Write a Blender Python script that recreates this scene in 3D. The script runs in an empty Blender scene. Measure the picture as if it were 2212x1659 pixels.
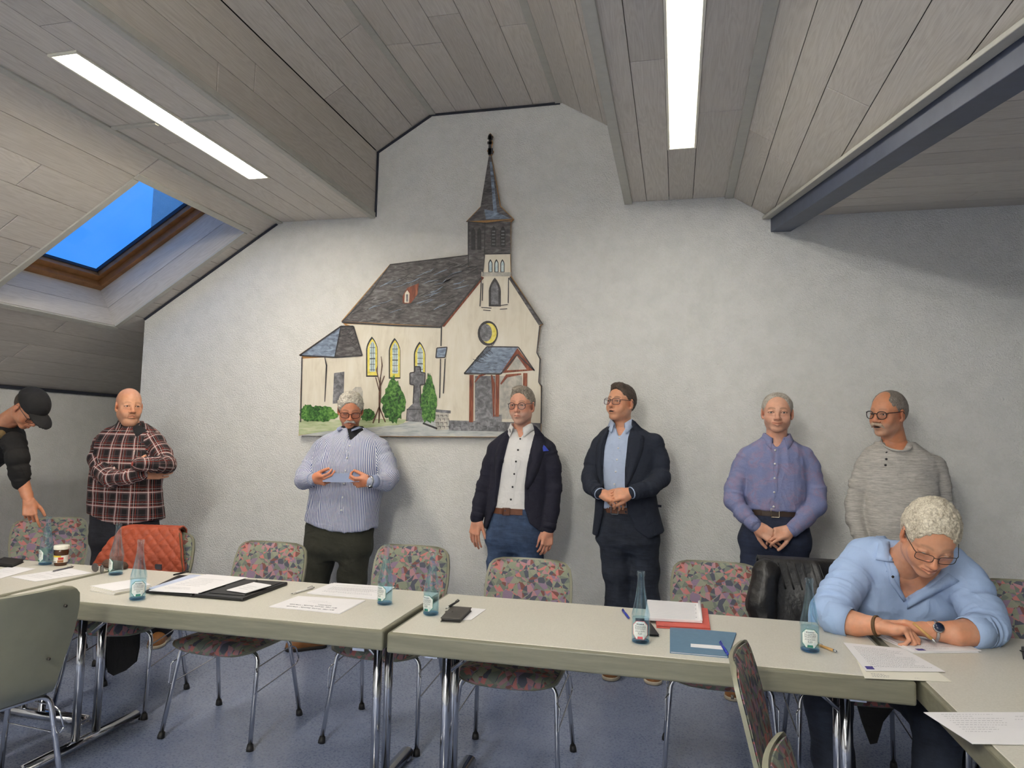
import bpy, bmesh, math, random
import numpy as np
from mathutils import Vector, Matrix

scene = bpy.context.scene
COL = scene.collection
random.seed(7)
rng = np.random.default_rng(11)

# ------------------------------------------------------------------ camera
FPX, IMW, IMH = 1486.0, 2212.0, 1659.0
CAM = np.array([0.0, 0.0, 1.48])
def _axes(yaw, pitch, roll):
    cy, sy, cp, sp, cr, sr = math.cos(yaw), math.sin(yaw), math.cos(pitch), math.sin(pitch), math.cos(roll), math.sin(roll)
    f = np.array([sy*cp, cy*cp, sp]); r = np.array([cy, -sy, 0.0]); u = np.cross(r, f)
    return cr*r + sr*u, -sr*r + cr*u, f
CR, CU, CF = _axes(-0.2354, 0.0787, 0.02265)
cam_data = bpy.data.cameras.new('camera')
cam_data.sensor_width = 36.0
cam_data.lens = FPX/IMW*36.0
cam_data.clip_start = 0.05
cam = bpy.data.objects.new('camera', cam_data)
COL.objects.link(cam)
M = Matrix.Identity(4)
for i in range(3):
    M[i][0], M[i][1], M[i][2], M[i][3] = CR[i], CU[i], -CF[i], CAM[i]
cam.matrix_world = M
scene.camera = cam

# ------------------------------------------------------------------ world: dusk sky
world = bpy.data.worlds.new('dusk_sky'); scene.world = world
world.use_nodes = True
wn = world.node_tree.nodes; wl = world.node_tree.links
wn.clear()
wo = wn.new('ShaderNodeOutputWorld'); wb = wn.new('ShaderNodeBackground')
wr = wn.new('ShaderNodeValToRGB'); wz = wn.new('ShaderNodeTexNoise'); wt = wn.new('ShaderNodeTexCoord')
wz.inputs['Scale'].default_value = 3.0; wz.inputs['Detail'].default_value = 5.0
wr.color_ramp.elements[0].position = 0.35; wr.color_ramp.elements[0].color = (0.030, 0.19, 0.66, 1)
wr.color_ramp.elements[1].position = 0.70; wr.color_ramp.elements[1].color = (0.085, 0.30, 0.78, 1)
wl.new(wt.outputs['Generated'], wz.inputs['Vector']); wl.new(wz.outputs['Fac'], wr.inputs['Fac'])
wl.new(wr.outputs['Color'], wb.inputs['Color']); wl.new(wb.outputs['Background'], wo.inputs['Surface'])
wb.inputs['Strength'].default_value = 0.95

# ------------------------------------------------------------------ exposure
vs = scene.view_settings
scene.display_settings.display_device = 'sRGB'
vs.view_transform = 'Standard'; vs.look = 'None'; vs.gamma = 1.0; vs.exposure = 0.72
vs.use_curve_mapping = False
LAMP_LEFT, LAMP_RIGHT, FILL_REAR = 42.0, 17.0, 16.0   # emission strength of the fluorescent diffusers; the rear pair is added fill
FILL_TUBE_POWER = 82.0       # and of the added fill tubes behind the camera
scene.cycles.max_bounces = 7; scene.cycles.diffuse_bounces = 4; scene.cycles.glossy_bounces = 3
scene.cycles.caustics_reflective = False; scene.cycles.caustics_refractive = False

# ------------------------------------------------------------------ helpers
def A(*v): return np.array(v, float)
def at_y(px, py, Y):
    """point of the place seen at picture position (px,py) standing at depth Y"""
    d = (px-IMW/2)/FPX*CR - (py-IMH/2)/FPX*CU + CF
    return CAM + d*((Y-CAM[1])/d[1])
def at_z(px, py, Z):
    d = (px-IMW/2)/FPX*CR - (py-IMH/2)/FPX*CU + CF
    return CAM + d*((Z-CAM[2])/d[2])

def tag(o, label=None, cat=None, group=None, kind=None):
    if label: o['label'] = label
    if cat: o['category'] = cat
    if group: o['group'] = group
    if kind: o['kind'] = kind
    return o
def empty(name, loc=(0, 0, 0), rz=0.0):
    o = bpy.data.objects.new(name, None); COL.objects.link(o)
    o.location = loc; o.rotation_euler = (0, 0, rz); o.empty_display_size = 0.1
    return o
def link_mesh(name, me, mat, parent=None, smooth=False):
    o = bpy.data.objects.new(name, me); COL.objects.link(o)
    if mat is not None:
        for m_ in (mat if isinstance(mat, (list, tuple)) else [mat]): me.materials.append(m_)
    if parent is not None: o.parent = parent
    if smooth and len(me.polygons):
        me.polygons.foreach_set('use_smooth', [True]*len(me.polygons))
    return o
def mesh_from(name, verts, faces, mat=None, parent=None, smooth=False):
    me = bpy.data.meshes.new(name)
    me.from_pydata([tuple(map(float, v)) for v in verts], [], [tuple(map(int, f)) for f in faces])
    me.update()
    return link_mesh(name, me, mat, parent, smooth)
def bm_done(name, bm, mat=None, parent=None, smooth=False, bevel=0, seg=2):
    me = bpy.data.meshes.new(name)
    bmesh.ops.recalc_face_normals(bm, faces=bm.faces)
    bm.to_mesh(me); bm.free()
    o = link_mesh(name, me, mat, parent, smooth)
    if bevel:
        m = o.modifiers.new('bevel', 'BEVEL'); m.width = bevel; m.segments = seg; m.limit_method = 'ANGLE'; m.angle_limit = 0.6
    return o
def bm_box(bm, c, s, rot=None):
    r = bmesh.ops.create_cube(bm, size=1.0)
    vsx = r['verts']
    for v in vsx:
        p = Vector((v.co.x*s[0], v.co.y*s[1], v.co.z*s[2]))
        if rot is not None: p = rot @ p
        v.co = p + Vector(c)
    return vsx
def box(name, c, s, mat, parent=None, bevel=0, rot=None, seg=2):
    bm = bmesh.new(); bm_box(bm, c, s, rot)
    return bm_done(name, bm, mat, parent, bevel=bevel, seg=seg, smooth=False)
def _frame(t):
    t = Vector(t).normalized()
    a = Vector((0, 0, 1)) if abs(t.z) < 0.9 else Vector((1, 0, 0))
    n = t.cross(a).normalized(); b = t.cross(n).normalized()
    return n, b
def bm_tube(bm, pts, rad, sides=10, caps=True, flat=None):
    """swept tube along pts; rad number or list; flat=(kn,kb) squashes the section"""
    pts = [Vector(p) for p in pts]
    rads = rad if isinstance(rad, (list, tuple)) else [rad]*len(pts)
    rings = []
    t0 = (pts[1]-pts[0]); n, b = _frame(t0)
    for i, p in enumerate(pts):
        if i == 0: t = pts[1]-pts[0]
        elif i == len(pts)-1: t = pts[-1]-pts[-2]
        else: t = (pts[i+1]-pts[i]).normalized() + (pts[i]-pts[i-1]).normalized()
        t = t.normalized()
        n = (n - t*n.dot(t)).normalized(); b = t.cross(n)
        ring = []
        for k in range(sides):
            a = 2*math.pi*k/sides
            kn, kb = flat if flat else (1, 1)
            ring.append(bm.verts.new(p + n*math.cos(a)*rads[i]*kn + b*math.sin(a)*rads[i]*kb))
        rings.append(ring)
    for i in range(len(rings)-1):
        for k in range(sides):
            bm.faces.new((rings[i][k], rings[i][(k+1) % sides], rings[i+1][(k+1) % sides], rings[i+1][k]))
    if caps:
        bm.faces.new(list(reversed(rings[0]))); bm.faces.new(rings[-1])
def tube(name, pts, rad, mat, parent=None, sides=10, flat=None):
    bm = bmesh.new(); bm_tube(bm, pts, rad, sides, flat=flat)
    return bm_done(name, bm, mat, parent, smooth=True)
def arc_path(pts, r, n=5):
    """polyline with rounded corners"""
    pts = [Vector(p) for p in pts]; out = [pts[0]]
    for i in range(1, len(pts)-1):
        a, p, c = pts[i-1], pts[i], pts[i+1]
        d1 = (a-p).normalized(); d2 = (c-p).normalized()
        rr = min(r, (a-p).length*0.49, (c-p).length*0.49)
        s, e = p+d1*rr, p+d2*rr
        for k in range(n+1):
            t = k/n
            out.append(s*(1-t)**2 + p*2*t*(1-t) + e*t*t)
    out.append(pts[-1]); return out
def lathe(name, prof, mat, parent=None, sides=28, loc=(0, 0, 0), smooth=True):
    verts, faces = [], []
    n = len(prof)
    for r, z in prof:
        for k in range(sides):
            a = 2*math.pi*k/sides
            verts.append((loc[0]+r*math.cos(a), loc[1]+r*math.sin(a), loc[2]+z))
    for i in range(n-1):
        for k in range(sides):
            faces.append((i*sides+k, i*sides+(k+1) % sides, (i+1)*sides+(k+1) % sides, (i+1)*sides+k))
    if prof[0][0] > 1e-5: faces.append(list(reversed(range(sides))))
    if prof[-1][0] > 1e-5: faces.append([(n-1)*sides+k for k in range(sides)])
    return mesh_from(name, verts, faces, mat, parent, smooth)
def copy_tree(o, parent=None):
    c = o.copy(); COL.objects.link(c)
    if parent is not None: c.parent = parent
    for ch in list(o.children): copy_tree(ch, c)
    return c

# ------------------------------------------------------------------ materials
MATS = {}
def srgb(r, g, b):
    f = lambda c: (c/255/12.92) if c/255 <= 0.04045 else ((c/255+0.055)/1.055)**2.4
    return (f(r), f(g), f(b), 1.0)
class NT:
    """small node-tree writer"""
    def __init__(self, name):
        self.m = bpy.data.materials.new(name); self.m.use_nodes = True
        self.n = self.m.node_tree.nodes; self.l = self.m.node_tree.links
        self.b = self.n['Principled BSDF']; self.out = self.n['Material Output']
    def new(self, t, **kw):
        nd = self.n.new(t)
        for k, v in kw.items():
            if hasattr(nd, k) and not k[0].isupper(): setattr(nd, k, v)
        return nd
    def link(self, a, b): self.l.new(a, b)
    def coord(self, kind='Object', scale=(1, 1, 1), rot=(0, 0, 0), loc=(0, 0, 0)):
        t = self.n.new('ShaderNodeTexCoord'); mp = self.n.new('ShaderNodeMapping')
        mp.inputs['Scale'].default_value = scale; mp.inputs['Rotation'].default_value = rot; mp.inputs['Location'].default_value = loc
        self.link(t.outputs[kind], mp.inputs['Vector']); return mp.outputs['Vector']
    def noise(self, vec, scale, detail=3, rough=0.5, dist=0.0):
        nz = self.n.new('ShaderNodeTexNoise'); nz.inputs['Scale'].default_value = scale
        nz.inputs['Detail'].default_value = detail; nz.inputs['Roughness'].default_value = rough
        nz.inputs['Distortion'].default_value = dist
        if vec is not None: self.link(vec, nz.inputs['Vector'])
        return nz
    def ramp(self, fac, stops, interp='LINEAR'):
        r = self.n.new('ShaderNodeValToRGB'); r.color_ramp.interpolation = interp
        while len(r.color_ramp.elements) < len(stops): r.color_ramp.elements.new(0.5)
        for e, (p, c) in zip(r.color_ramp.elements, stops): e.position = p; e.color = c if len(c) == 4 else (*c, 1)
        self.link(fac, r.inputs['Fac']); return r.outputs['Color']
    def mix(self, fac, a, b, mode='MIX'):
        x = self.n.new('ShaderNodeMix'); x.data_type = 'RGBA'; x.blend_type = mode
        for sock, v in ((x.inputs[0], fac), (x.inputs[6], a), (x.inputs[7], b)):
            if hasattr(v, 'node'): self.link(v, sock)
            else: sock.default_value = v
        return x.outputs[2]
    def math(self, op, a, b=None, c=None):
        x = self.n.new('ShaderNodeMath'); x.operation = op
        for sock, v in zip(x.inputs, (a, b, c)):
            if v is None: continue
            if hasattr(v, 'node'): self.link(v, sock)
            else: sock.default_value = v
        return x.outputs[0]
    def sep(self, vec):
        s = self.n.new('ShaderNodeSeparateXYZ'); self.link(vec, s.inputs[0]); return s.outputs
    def bump(self, h, strength=0.2, dist=0.01):
        b = self.n.new('ShaderNodeBump'); b.inputs['Strength'].default_value = strength; b.inputs['Distance'].default_value = dist
        self.link(h, b.inputs['Height']); self.link(b.outputs['Normal'], self.b.inputs['Normal']); return b
    def set(self, color=None, rough=None, metal=None, **kw):
        if color is not None:
            if hasattr(color, 'node'): self.link(color, self.b.inputs['Base Color'])
            else: self.b.inputs['Base Color'].default_value = color
        if rough is not None:
            if hasattr(rough, 'node'): self.link(rough, self.b.inputs['Roughness'])
            else: self.b.inputs['Roughness'].default_value = rough
        if metal is not None: self.b.inputs['Metallic'].default_value = metal
        for k, v in kw.items():
            s = self.b.inputs[k.replace('_', ' ')]
            if hasattr(v, 'node'): self.link(v, s)
            else: s.default_value = v
        return self.m
def plain(name, color, rough=0.6, metal=0.0, noise=None, bump=None, var=0.12, coord='Object', **kw):
    """one colour with a fine procedural variation"""
    if name in MATS: return MATS[name]
    t = NT(name)
    c = t.coord(coord)
    nz = t.noise(c, noise or 30, 4, 0.6)
    dark = tuple(x*(1-var) for x in color[:3]) + (1,)
    lite = tuple(min(1, x*(1+var)) for x in color[:3]) + (1,)
    col = t.ramp(nz.outputs['Fac'], [(0.3, dark), (0.7, lite)])
    if bump: t.bump(nz.outputs['Fac'], bump, 0.004)
    t.set(col, rough, metal, **kw)
    MATS[name] = t.m; return t.m

# ================================================================== surface materials
def m_plaster():
    t = NT('white_plaster'); c = t.coord('Object')
    a = t.noise(c, 105, 2, 0.45, 0.7); b = t.noise(c, 48, 2, 0.5, 0.9)
    h = t.math('ADD', t.math('MULTIPLY', t.math('SMOOTH_MIN', a.outputs['Fac'], 0.62, 0.1), 1.0), t.math('MULTIPLY', b.outputs['Fac'], 0.5))
    t.bump(h, 0.8, 0.0105)
    d = t.noise(c, 1.1, 2); sp = t.noise(c, 9, 5, 0.7)
    col = t.mix(0.5, t.ramp(d.outputs['Fac'], [(0.3, srgb(222, 222, 217)), (0.7, srgb(232, 231, 226))]), t.ramp(sp.outputs['Fac'], [(0.35, srgb(218, 218, 213)), (0.6, srgb(234, 233, 229))]))
    return t.set(col, 0.85)
def m_plank():
    t = NT('whitewashed_oak_board')
    uv = t.n.new('ShaderNodeUVMap'); oi = t.n.new('ShaderNodeObjectInfo')
    mp = t.n.new('ShaderNodeMapping'); mp.inputs['Scale'].default_value = (1.0, 9.0, 1.0)
    cx = t.n.new('ShaderNodeCombineXYZ')
    t.link(t.math('MULTIPLY', oi.outputs['Random'], 37.0), cx.inputs[0]); t.link(t.math('MULTIPLY', oi.outputs['Random'], 19.0), cx.inputs[1])
    t.link(cx.outputs[0], mp.inputs['Location'])
    t.link(uv.outputs['UV'], mp.inputs['Vector'])
    wv = t.n.new('ShaderNodeTexNoise'); wv.inputs['Scale'].default_value = 1.1; wv.inputs['Detail'].default_value = 2; wv.inputs['Distortion'].default_value = 0.6
    t.link(mp.outputs[0], wv.inputs['Vector'])
    rings = t.math('SINE', t.math('MULTIPLY', wv.outputs['Fac'], 95.0))
    fine = t.n.new('ShaderNodeTexNoise'); fine.inputs['Scale'].default_value = 5; fine.inputs['Detail'].default_value = 6; fine.inputs['Roughness'].default_value = 0.7
    m2 = t.n.new('ShaderNodeMapping'); m2.inputs['Scale'].default_value = (1.2, 40.0, 1.0); t.link(uv.outputs['UV'], m2.inputs['Vector']); t.link(m2.outputs[0], fine.inputs['Vector'])
    g = t.math('ADD', t.math('MULTIPLY', rings, 0.07), fine.outputs['Fac'])
    col = t.ramp(g, [(0.25, srgb(186, 178, 168)), (0.5, srgb(202, 195, 185)), (0.75, srgb(213, 207, 198))])
    tint = t.math('MULTIPLY_ADD', oi.outputs['Random'], 0.16, 0.92)
    hs = t.n.new('ShaderNodeHueSaturation'); t.link(col, hs.inputs['Color']); t.link(tint, hs.inputs['Value'])
    t.bump(g, 0.25, 0.003)
    return t.set(hs.outputs['Color'], 0.55)
def m_floor():
    t = NT('blue_linoleum'); c = t.coord('Object')
    a = t.noise(c, 7, 6, 0.75, 0.3); b = t.noise(c, 90, 3, 0.6, 0.8); w = t.noise(c, 1.2, 2)
    col = t.ramp(a.outputs['Fac'], [(0.3, srgb(112, 124, 156)), (0.52, srgb(136, 147, 176)), (0.72, srgb(152, 162, 187))])
    sp = t.ramp(b.outputs['Fac'], [(0.30, srgb(78, 88, 112)), (0.42, srgb(134, 145, 174)), (0.60, srgb(136, 147, 176)), (0.72, srgb(178, 185, 202))])
    col = t.mix(0.45, col, sp)
    t.bump(a.outputs['Fac'], 0.05, 0.002)
    return t.set(col, t.math('MULTIPLY_ADD', b.outputs['Fac'], 0.12, 0.22), Coat_Weight=0.1, Coat_Roughness=0.2)
PLASTER, PLANK, FLOOR = m_plaster(), m_plank(), m_floor()
BATTEN = plain('pale_batten', srgb(186, 184, 174), 0.5, noise=20, var=0.06)
SHADOWGAP = plain('dark_joint_strip', srgb(44, 47, 58), 0.7)
BEAMBLUE = plain('slate_blue_paint', srgb(72, 79, 98), 0.45, noise=14, var=0.10, bump=0.05)
BACKING = plain('dark_backing', srgb(38, 34, 30), 0.9)
PINE = plain('brown_pine', srgb(148, 103, 60), 0.45, noise=12, var=0.25)

# ================================================================== room shell
YW = 4.80                     # back wall
XK = -5.245                   # left knee wall
XC = -4.305                   # corner where the back wall stops
TAN = math.tan(math.radians(32.2)); SIN = math.sin(math.radians(32.2)); COS = math.cos(math.radians(32.2))
ZS = 3.158                    # soffit height
YB, YA, XR = -4.2, 7.4, 5.6   # rear wall, alcove end, right wall
def slab(name, x0, x1, y0, y1, z0, z1, mat):
    o = box(name, ((x0+x1)/2, (y0+y1)/2, (z0+z1)/2), (x1-x0, y1-y0, z1-z0), mat)
    return tag(o, kind='structure')
slab('floor', XK-0.2, XR+0.2, YB-0.2, YA+0.2, -0.12, 0.0, FLOOR)
slab('wall_back', XC, XR, YW, YW+0.25, 0.0, 4.25, PLASTER)
slab('wall_alcove_side', XC, XC+0.2, YW+0.25, YA, 0.0, 4.0, PLASTER)
slab('wall_left', XK-0.2, XK, YB, YA+0.2, 0.0, 1.80, PLASTER)
slab('wall_alcove_end', XK, XC+0.2, YA, YA+0.2, 0.0, 3.2, PLASTER)
slab('wall_right', XR, XR+0.2, YB, YW, 0.0, 3.6, PLASTER)
slab('wall_rear', XK, XR, YB-0.2, YB, 0.0, 4.25, PLASTER)
slab('baseboard_back', XC, XR, YW-0.014, YW, 0.0, 0.06, BEAMBLUE)
slab('baseboard_left', XK, XK+0.014, YB, YA, 0.0, 0.06, BEAMBLUE)

# ceiling shell behind the boards (closed to the light), with the opening of the roof window
SK = dict(x0=-4.44, x1=-3.295, y0=3.545, y1=4.63)
def zl(x): return ZS - (-3.11 - x)*TAN
def zr1(x): return ZS - (x-0.361)*TAN
beam_a = np.array([0.613, YW, zr1(0.613)]); beam_d = np.array([0.1634, -1.0, -0.1634*TAN])
def beam_x(y): return beam_a[0] + (YW-y)*beam_d[0]
def beam_z(y): return beam_a[2] + (YW-y)*beam_d[2]
OFF = 0.028
def shell():
    V, F = [], []
    def quad(a, b, c, d):
        i = len(V); V.extend([a, b, c, d]); F.append((i, i+1, i+2, i+3))
    o = OFF
    nx, nz = -SIN*o, COS*o      # outward of the left slope
    def L(x, y): return (x+nx, y, zl(x)+nz)
    xs = [XK-0.12, SK['x0'], SK['x1'], -3.11]
    for xa, xb in zip(xs[:-1], xs[1:]):
        for ya, yb in ((YB-.1, SK['y0']), (SK['y0'], SK['y1']), (SK['y1'], YA+.1)):
            if xa == SK['x0'] and ya == SK['y0']: continue
            quad(L(xa, ya), L(xb, ya), L(xb, yb), L(xa, yb))
    prof = [(-3.11+nx, ZS+nz), (-3.09, ZS+o), (-2.27-o, ZS+o), (-2.27-o, 3.675+.01), (-1.834-.01, 3.94+o), (-0.836+.01, 3.94+o), (-0.36+o, 3.655+.01), (-0.36+o, ZS+o), (0.361, ZS+o)]
    for (xa, za), (xb, zb) in zip(prof[:-1], prof[1:]):
        quad((xa, YB-.1, za), (xb, YB-.1, zb), (xb, YW+.1, zb), (xa, YW+.1, za))
    yb = YB-.1
    quad((0.361, YW+.1, ZS+o), (0.361, yb, ZS+o), (beam_x(yb), yb, beam_z(yb)+o), (beam_x(YW+.1), YW+.1, beam_z(YW+.1)+o))
    quad((beam_x(YW+.1), YW+.1, beam_z(YW+.1)+o), (beam_x(yb), yb, beam_z(yb)+o), (XR+.1, yb, beam_z(yb)+o), (XR+.1, YW+.1, beam_z(YW+.1)+o))
    return mesh_from('ceiling', V, F, BACKING)
ceiling = tag(shell(), kind='structure')

def plank(corners, nrm, length_dir, thick=0.016):
    """one board: four corners (on the visible face), pushed up along nrm"""
    c = [Vector(p) for p in corners]; n = Vector(nrm).normalized(); bv = 0.0035
    cen = sum(c, Vector())/4
    inn = [p + (cen-p).normalized()*bv*1.4 for p in c]
    top = [p + n*thick for p in c]; mid = [p + n*0.003 for p in c]
    verts = inn + mid + top
    faces = [(0, 1, 2, 3), (8, 11, 10, 9)]
    for k in range(4):
        j = (k+1) % 4
        faces += [(k, 4+k, 4+j, j), (4+k, 8+k, 8+j, 4+j)]
    me = bpy.data.meshes.new('board'); me.from_pydata([tuple(v) for v in verts], [], faces); me.update()
    uvl = me.uv_layers.new(name='UVMap')
    ld = Vector(length_dir).normalized(); wd = n.cross(ld).normalized()
    for lp in me.loops:
        v = me.vertices[lp.vertex_index].co
        uvl.data[lp.index].uv = (v.dot(ld), v.dot(wd))
    return link_mesh('ceiling_board', me, PLANK, ceiling)
GAP = 0.0015
def board_rows(P, nrm, v0, v1, width, y_from, y_to, joint=2.4, holes=None, first=None):
    """boards running in Y; P(v,y) gives the point; y_from/y_to may be functions of v"""
    n = max(1, round((v1-v0)/width)); w = (v1-v0)/n
    for i in range(n):
        a, b = v0+i*w+GAP, v0+(i+1)*w-GAP
        f0 = y_from if not callable(y_from) else None
        segs = [(None, None)]
        ya0, ya1 = (y_from(a), y_from(b)) if callable(y_from) else (y_from, y_from)
        yb = y_to
        cuts = []
        y = yb - random.uniform(0.35, 1.0)*joint
        while y > max(ya0, ya1)+0.25:
            cuts.append(y); y -= joint
        ends = [yb] + cuts
        pieces = []
        for k, e in enumerate(ends):
            lo = (ends[k+1]+GAP if k+1 < len(ends) else None)
            pieces.append((lo, e-(GAP if k else 0)))
        for lo, hi in pieces:
            spans = [(lo, hi)]
            if holes and not (b < holes[0] or a > holes[1]):
                spans = []
                l = ya0 if lo is None else lo
                if hi > holes[3]: spans.append((max(l, holes[3]), hi))
                if l < holes[2]: spans.append((None if lo is None else lo, min(hi, holes[2])))
            for s0, s1 in spans:
                l0, l1 = (ya0, ya1) if s0 is None else (s0, s0)
                if s1 - min(l0, l1) < 0.03: continue
                plank([P(a, l0), P(b, l1), P(b, s1), P(a, s1)], nrm, (0, 1, 0))
# left slope: v measured down the slope from its top edge
lenL = (-3.11-XK)/COS
PL = lambda v, y: (-3.11-v*COS, y, ZS-v*SIN)
nL = (-SIN, 0, COS)
hole = ((-3.11-SK['x1'])/COS, (-3.11-SK['x0'])/COS, SK['y0'], SK['y1'])
vC = (-3.11-XC)/COS
board_rows(PL, nL, 0.0, vC, 0.2, YB, YW-0.004, 2.3, hole)
board_rows(PL, nL, vC, lenL, 0.2, YB, YA, 2.3, hole)
board_rows(lambda v, y: (v, y, ZS), (0, 0, 1), -3.105, -2.765, 0.17, YB, YW-0.004, 3.4, (-2.76, -2.61, 2.40, 3.91))
board_rows(lambda v, y: (v, y, ZS), (0, 0, 1), -2.765, -2.605, 0.16, YB, YW-0.004, 2.4, (-2.76, -2.61, 2.40, 3.91))
board_rows(lambda v, y: (v, y, ZS), (0, 0, 1), -2.605, -2.27, 0.168, YB, YW-0.004, 3.4)
board_rows(lambda v, y: (-2.27, y, v), (-1, 0, 0), ZS+0.03, 3.675, 0.165, YB, YW-0.004, 2.6)
d1 = math.hypot(0.436, 0.265)
board_rows(lambda v, y: (-2.27+v*0.436/d1, y, 3.675+v*0.265/d1), (-0.265, 0, 0.436), 0.004, d1-0.004, 0.2, YB, YW-0.004, 2.2)
board_rows(lambda v, y: (v, y, 3.94), (0, 0, 1), -1.83, -0.84, 0.198, YB, YW-0.004, 2.1)
d2 = math.hypot(0.476, 0.285)
board_rows(lambda v, y: (-0.836+v*0.476/d2, y, 3.94-v*0.285/d2), (0.285, 0, 0.476), 0.004, d2-0.004, 0.2, YB, YW-0.004, 2.2)
board_rows(lambda v, y: (-0.36, y, v), (1, 0, 0), ZS+0.03, 3.655, 0.165, YB, YW-0.004, 2.6)
board_rows(lambda v, y: (v, y, ZS), (0, 0, 1), -0.36, -0.055, 0.16, YB, YW-0.004, 2.3)
board_rows(lambda v, y: (v, y, ZS), (0, 0, 1), -0.055, 0.105, 0.16, YB, YW-0.004, 2.4, (-0.05, 0.10, 2.40, 3.93))
board_rows(lambda v, y: (v, y, ZS), (0, 0, 1), 0.105, 0.358, 0.2, YB, YW-0.004, 2.3)
PR = lambda v, y: (0.361+v*COS, y, ZS-v*SIN)
def y_beam(v): return max(YB, YW - (0.361+v*COS-0.613)/beam_d[0]) if 0.361+v*COS > 0.613 else None
# right slope down to the diagonal beam; rows end on the beam line
v = 0.006; vb = (0.613-0.361)/COS; nrow = 0
while True:
    wv = (vb-0.006)/2 if nrow < 2 else 0.2; nrow += 1
    a, b = v+GAP, v+wv-GAP
    xa, xb = 0.361+a*COS, 0.361+b*COS
    if xa > beam_x(YB): break
    yhi = lambda x: YW-0.004 if x <= 0.615 else YW-(x-0.613)/beam_d[0]
    ya, yb_ = max(YB, yhi(xa)), max(YB, yhi(xb))
    cuts = []; y = min(ya, yb_) - random.uniform(0.4, 1.5)
    while y > YB+0.3: cuts.append(y); y -= 2.2
    hi = (ya, yb_)
    for cpt in cuts + [YB]:
        plank([PR(a, cpt), PR(b, cpt), PR(b, hi[1]), PR(a, hi[0])], (SIN, 0, COS), (0, 1, 0))
        hi = (cpt-2*GAP, cpt-2*GAP)
    v += wv
# boards running along X right of the beam
k = 0; y = YW-0.004
while y > 0.2:
    w = 0.212; ya, yb_ = y-0.003, y-w+0.003
    xs = [beam_x(ya)+0.05, beam_x(yb_)+0.05]
    cut = xs[0] + random.uniform(0.8, 2.4)
    Q = lambda x, yy: (x, yy, beam_z(yy))
    plank([Q(xs[0], ya), Q(cut, ya), Q(cut, yb_), Q(xs[1], yb_)], (0, 0, 1), (1, 0, 0))
    plank([Q(cut+2*GAP, ya), Q(XR, ya), Q(XR, yb_), Q(cut+2*GAP, yb_)], (0, 0, 1), (1, 0, 0))
    y -= w
tn = [0]
def trim(pts, w, h, mat, up=(0, 0, 1)):
    """straight moulding between two points, w across and h along up"""
    a, b = Vector(pts[0]), Vector(pts[1]); t = (b-a).normalized(); u = Vector(up).normalized(); s = t.cross(u).normalized()
    bm = bmesh.new(); vv = []
    for p in (a, b):
        for sx, sz in ((-.5, -.5), (.5, -.5), (.5, .5), (-.5, .5)):
            vv.append(bm.verts.new(p + s*sx*w + u*sz*h))
    for f in ((0, 1, 2, 3), (7, 6, 5, 4), (0, 4, 5, 1), (1, 5, 6, 2), (2, 6, 7, 3), (3, 7, 4, 0)): bm.faces.new([vv[i] for i in f])
    tn[0] += 1
    o = bm_done('trim_%d' % tn[0], bm, mat, bevel=0.003)
    return tag(o, kind='structure')
Y0, Y1 = YB, YW-0.002
trim([(-3.09, Y0, ZS-0.003), (-3.09, Y1, ZS-0.003)], 0.05, 0.016, BATTEN)
trim([(-2.285, Y0, ZS-0.003), (-2.285, Y1, ZS-0.003)], 0.038, 0.018, BATTEN)
trim([(-2.268, Y0, ZS+0.015), (-2.268, Y1, ZS+0.015)], 0.016, 0.036, BATTEN)
trim([(-1.822, Y0, 3.938), (-1.822, Y1, 3.938)], 0.05, 0.014, BATTEN)
trim([(-0.848, Y0, 3.938), (-0.848, Y1, 3.938)], 0.05, 0.014, BATTEN)
trim([(-0.335, Y0, ZS-0.004), (-0.335, Y1, ZS-0.004)], 0.055, 0.02, BATTEN)
trim([(0.345, Y0, ZS-0.004), (0.345, Y1, ZS-0.004)], 0.055, 0.018, BATTEN)
trim([(-3.06, 3.085, ZS-0.006), (-2.77, 3.085, ZS-0.006)], 0.03, 0.014, BATTEN)
trim([(-2.60, 3.085, ZS-0.006), (-2.30, 3.085, ZS-0.006)], 0.03, 0.014, BATTEN)
# dark joint strip where the ceiling meets the back wall
yj = YW-0.006
for a, b in (((XC, zl(XC)-0.012), (-3.11, ZS-0.012)), ((-2.262, ZS), (-2.262, 3.67)), ((-2.27, 3.665), (-1.834, 3.928)), ((-1.834, 3.931), (-0.836, 3.931))):
    trim([(a[0], yj, a[1]), (b[0], yj, b[1])], 0.012, 0.016, SHADOWGAP, up=(0, 1, 0) if False else Vector((-(b[1]-a[1]), 0, b[0]-a[0])))
trim([(XK+0.01, Y0, 1.80), (XK+0.01, YA, 1.80)], 0.02, 0.025, SHADOWGAP)
# the diagonal beam with its cover strip
bd = Vector(beam_d).normalized()
ba = Vector(beam_a) - bd*0.02; bb = Vector(beam_a) + Vector(beam_d)*(YW-YB)
side = Vector((1, beam_d[0], 0)).normalized()
bo = trim([ba+side*0.062-Vector((0, 0, 0.042)), bb+side*0.062-Vector((0, 0, 0.042))], 0.125, 0.115, BEAMBLUE)
trim([ba-side*0.028-Vector((0, 0, 0.002)), bb-side*0.028-Vector((0, 0, 0.002))], 0.05, 0.02, BATTEN)

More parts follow.
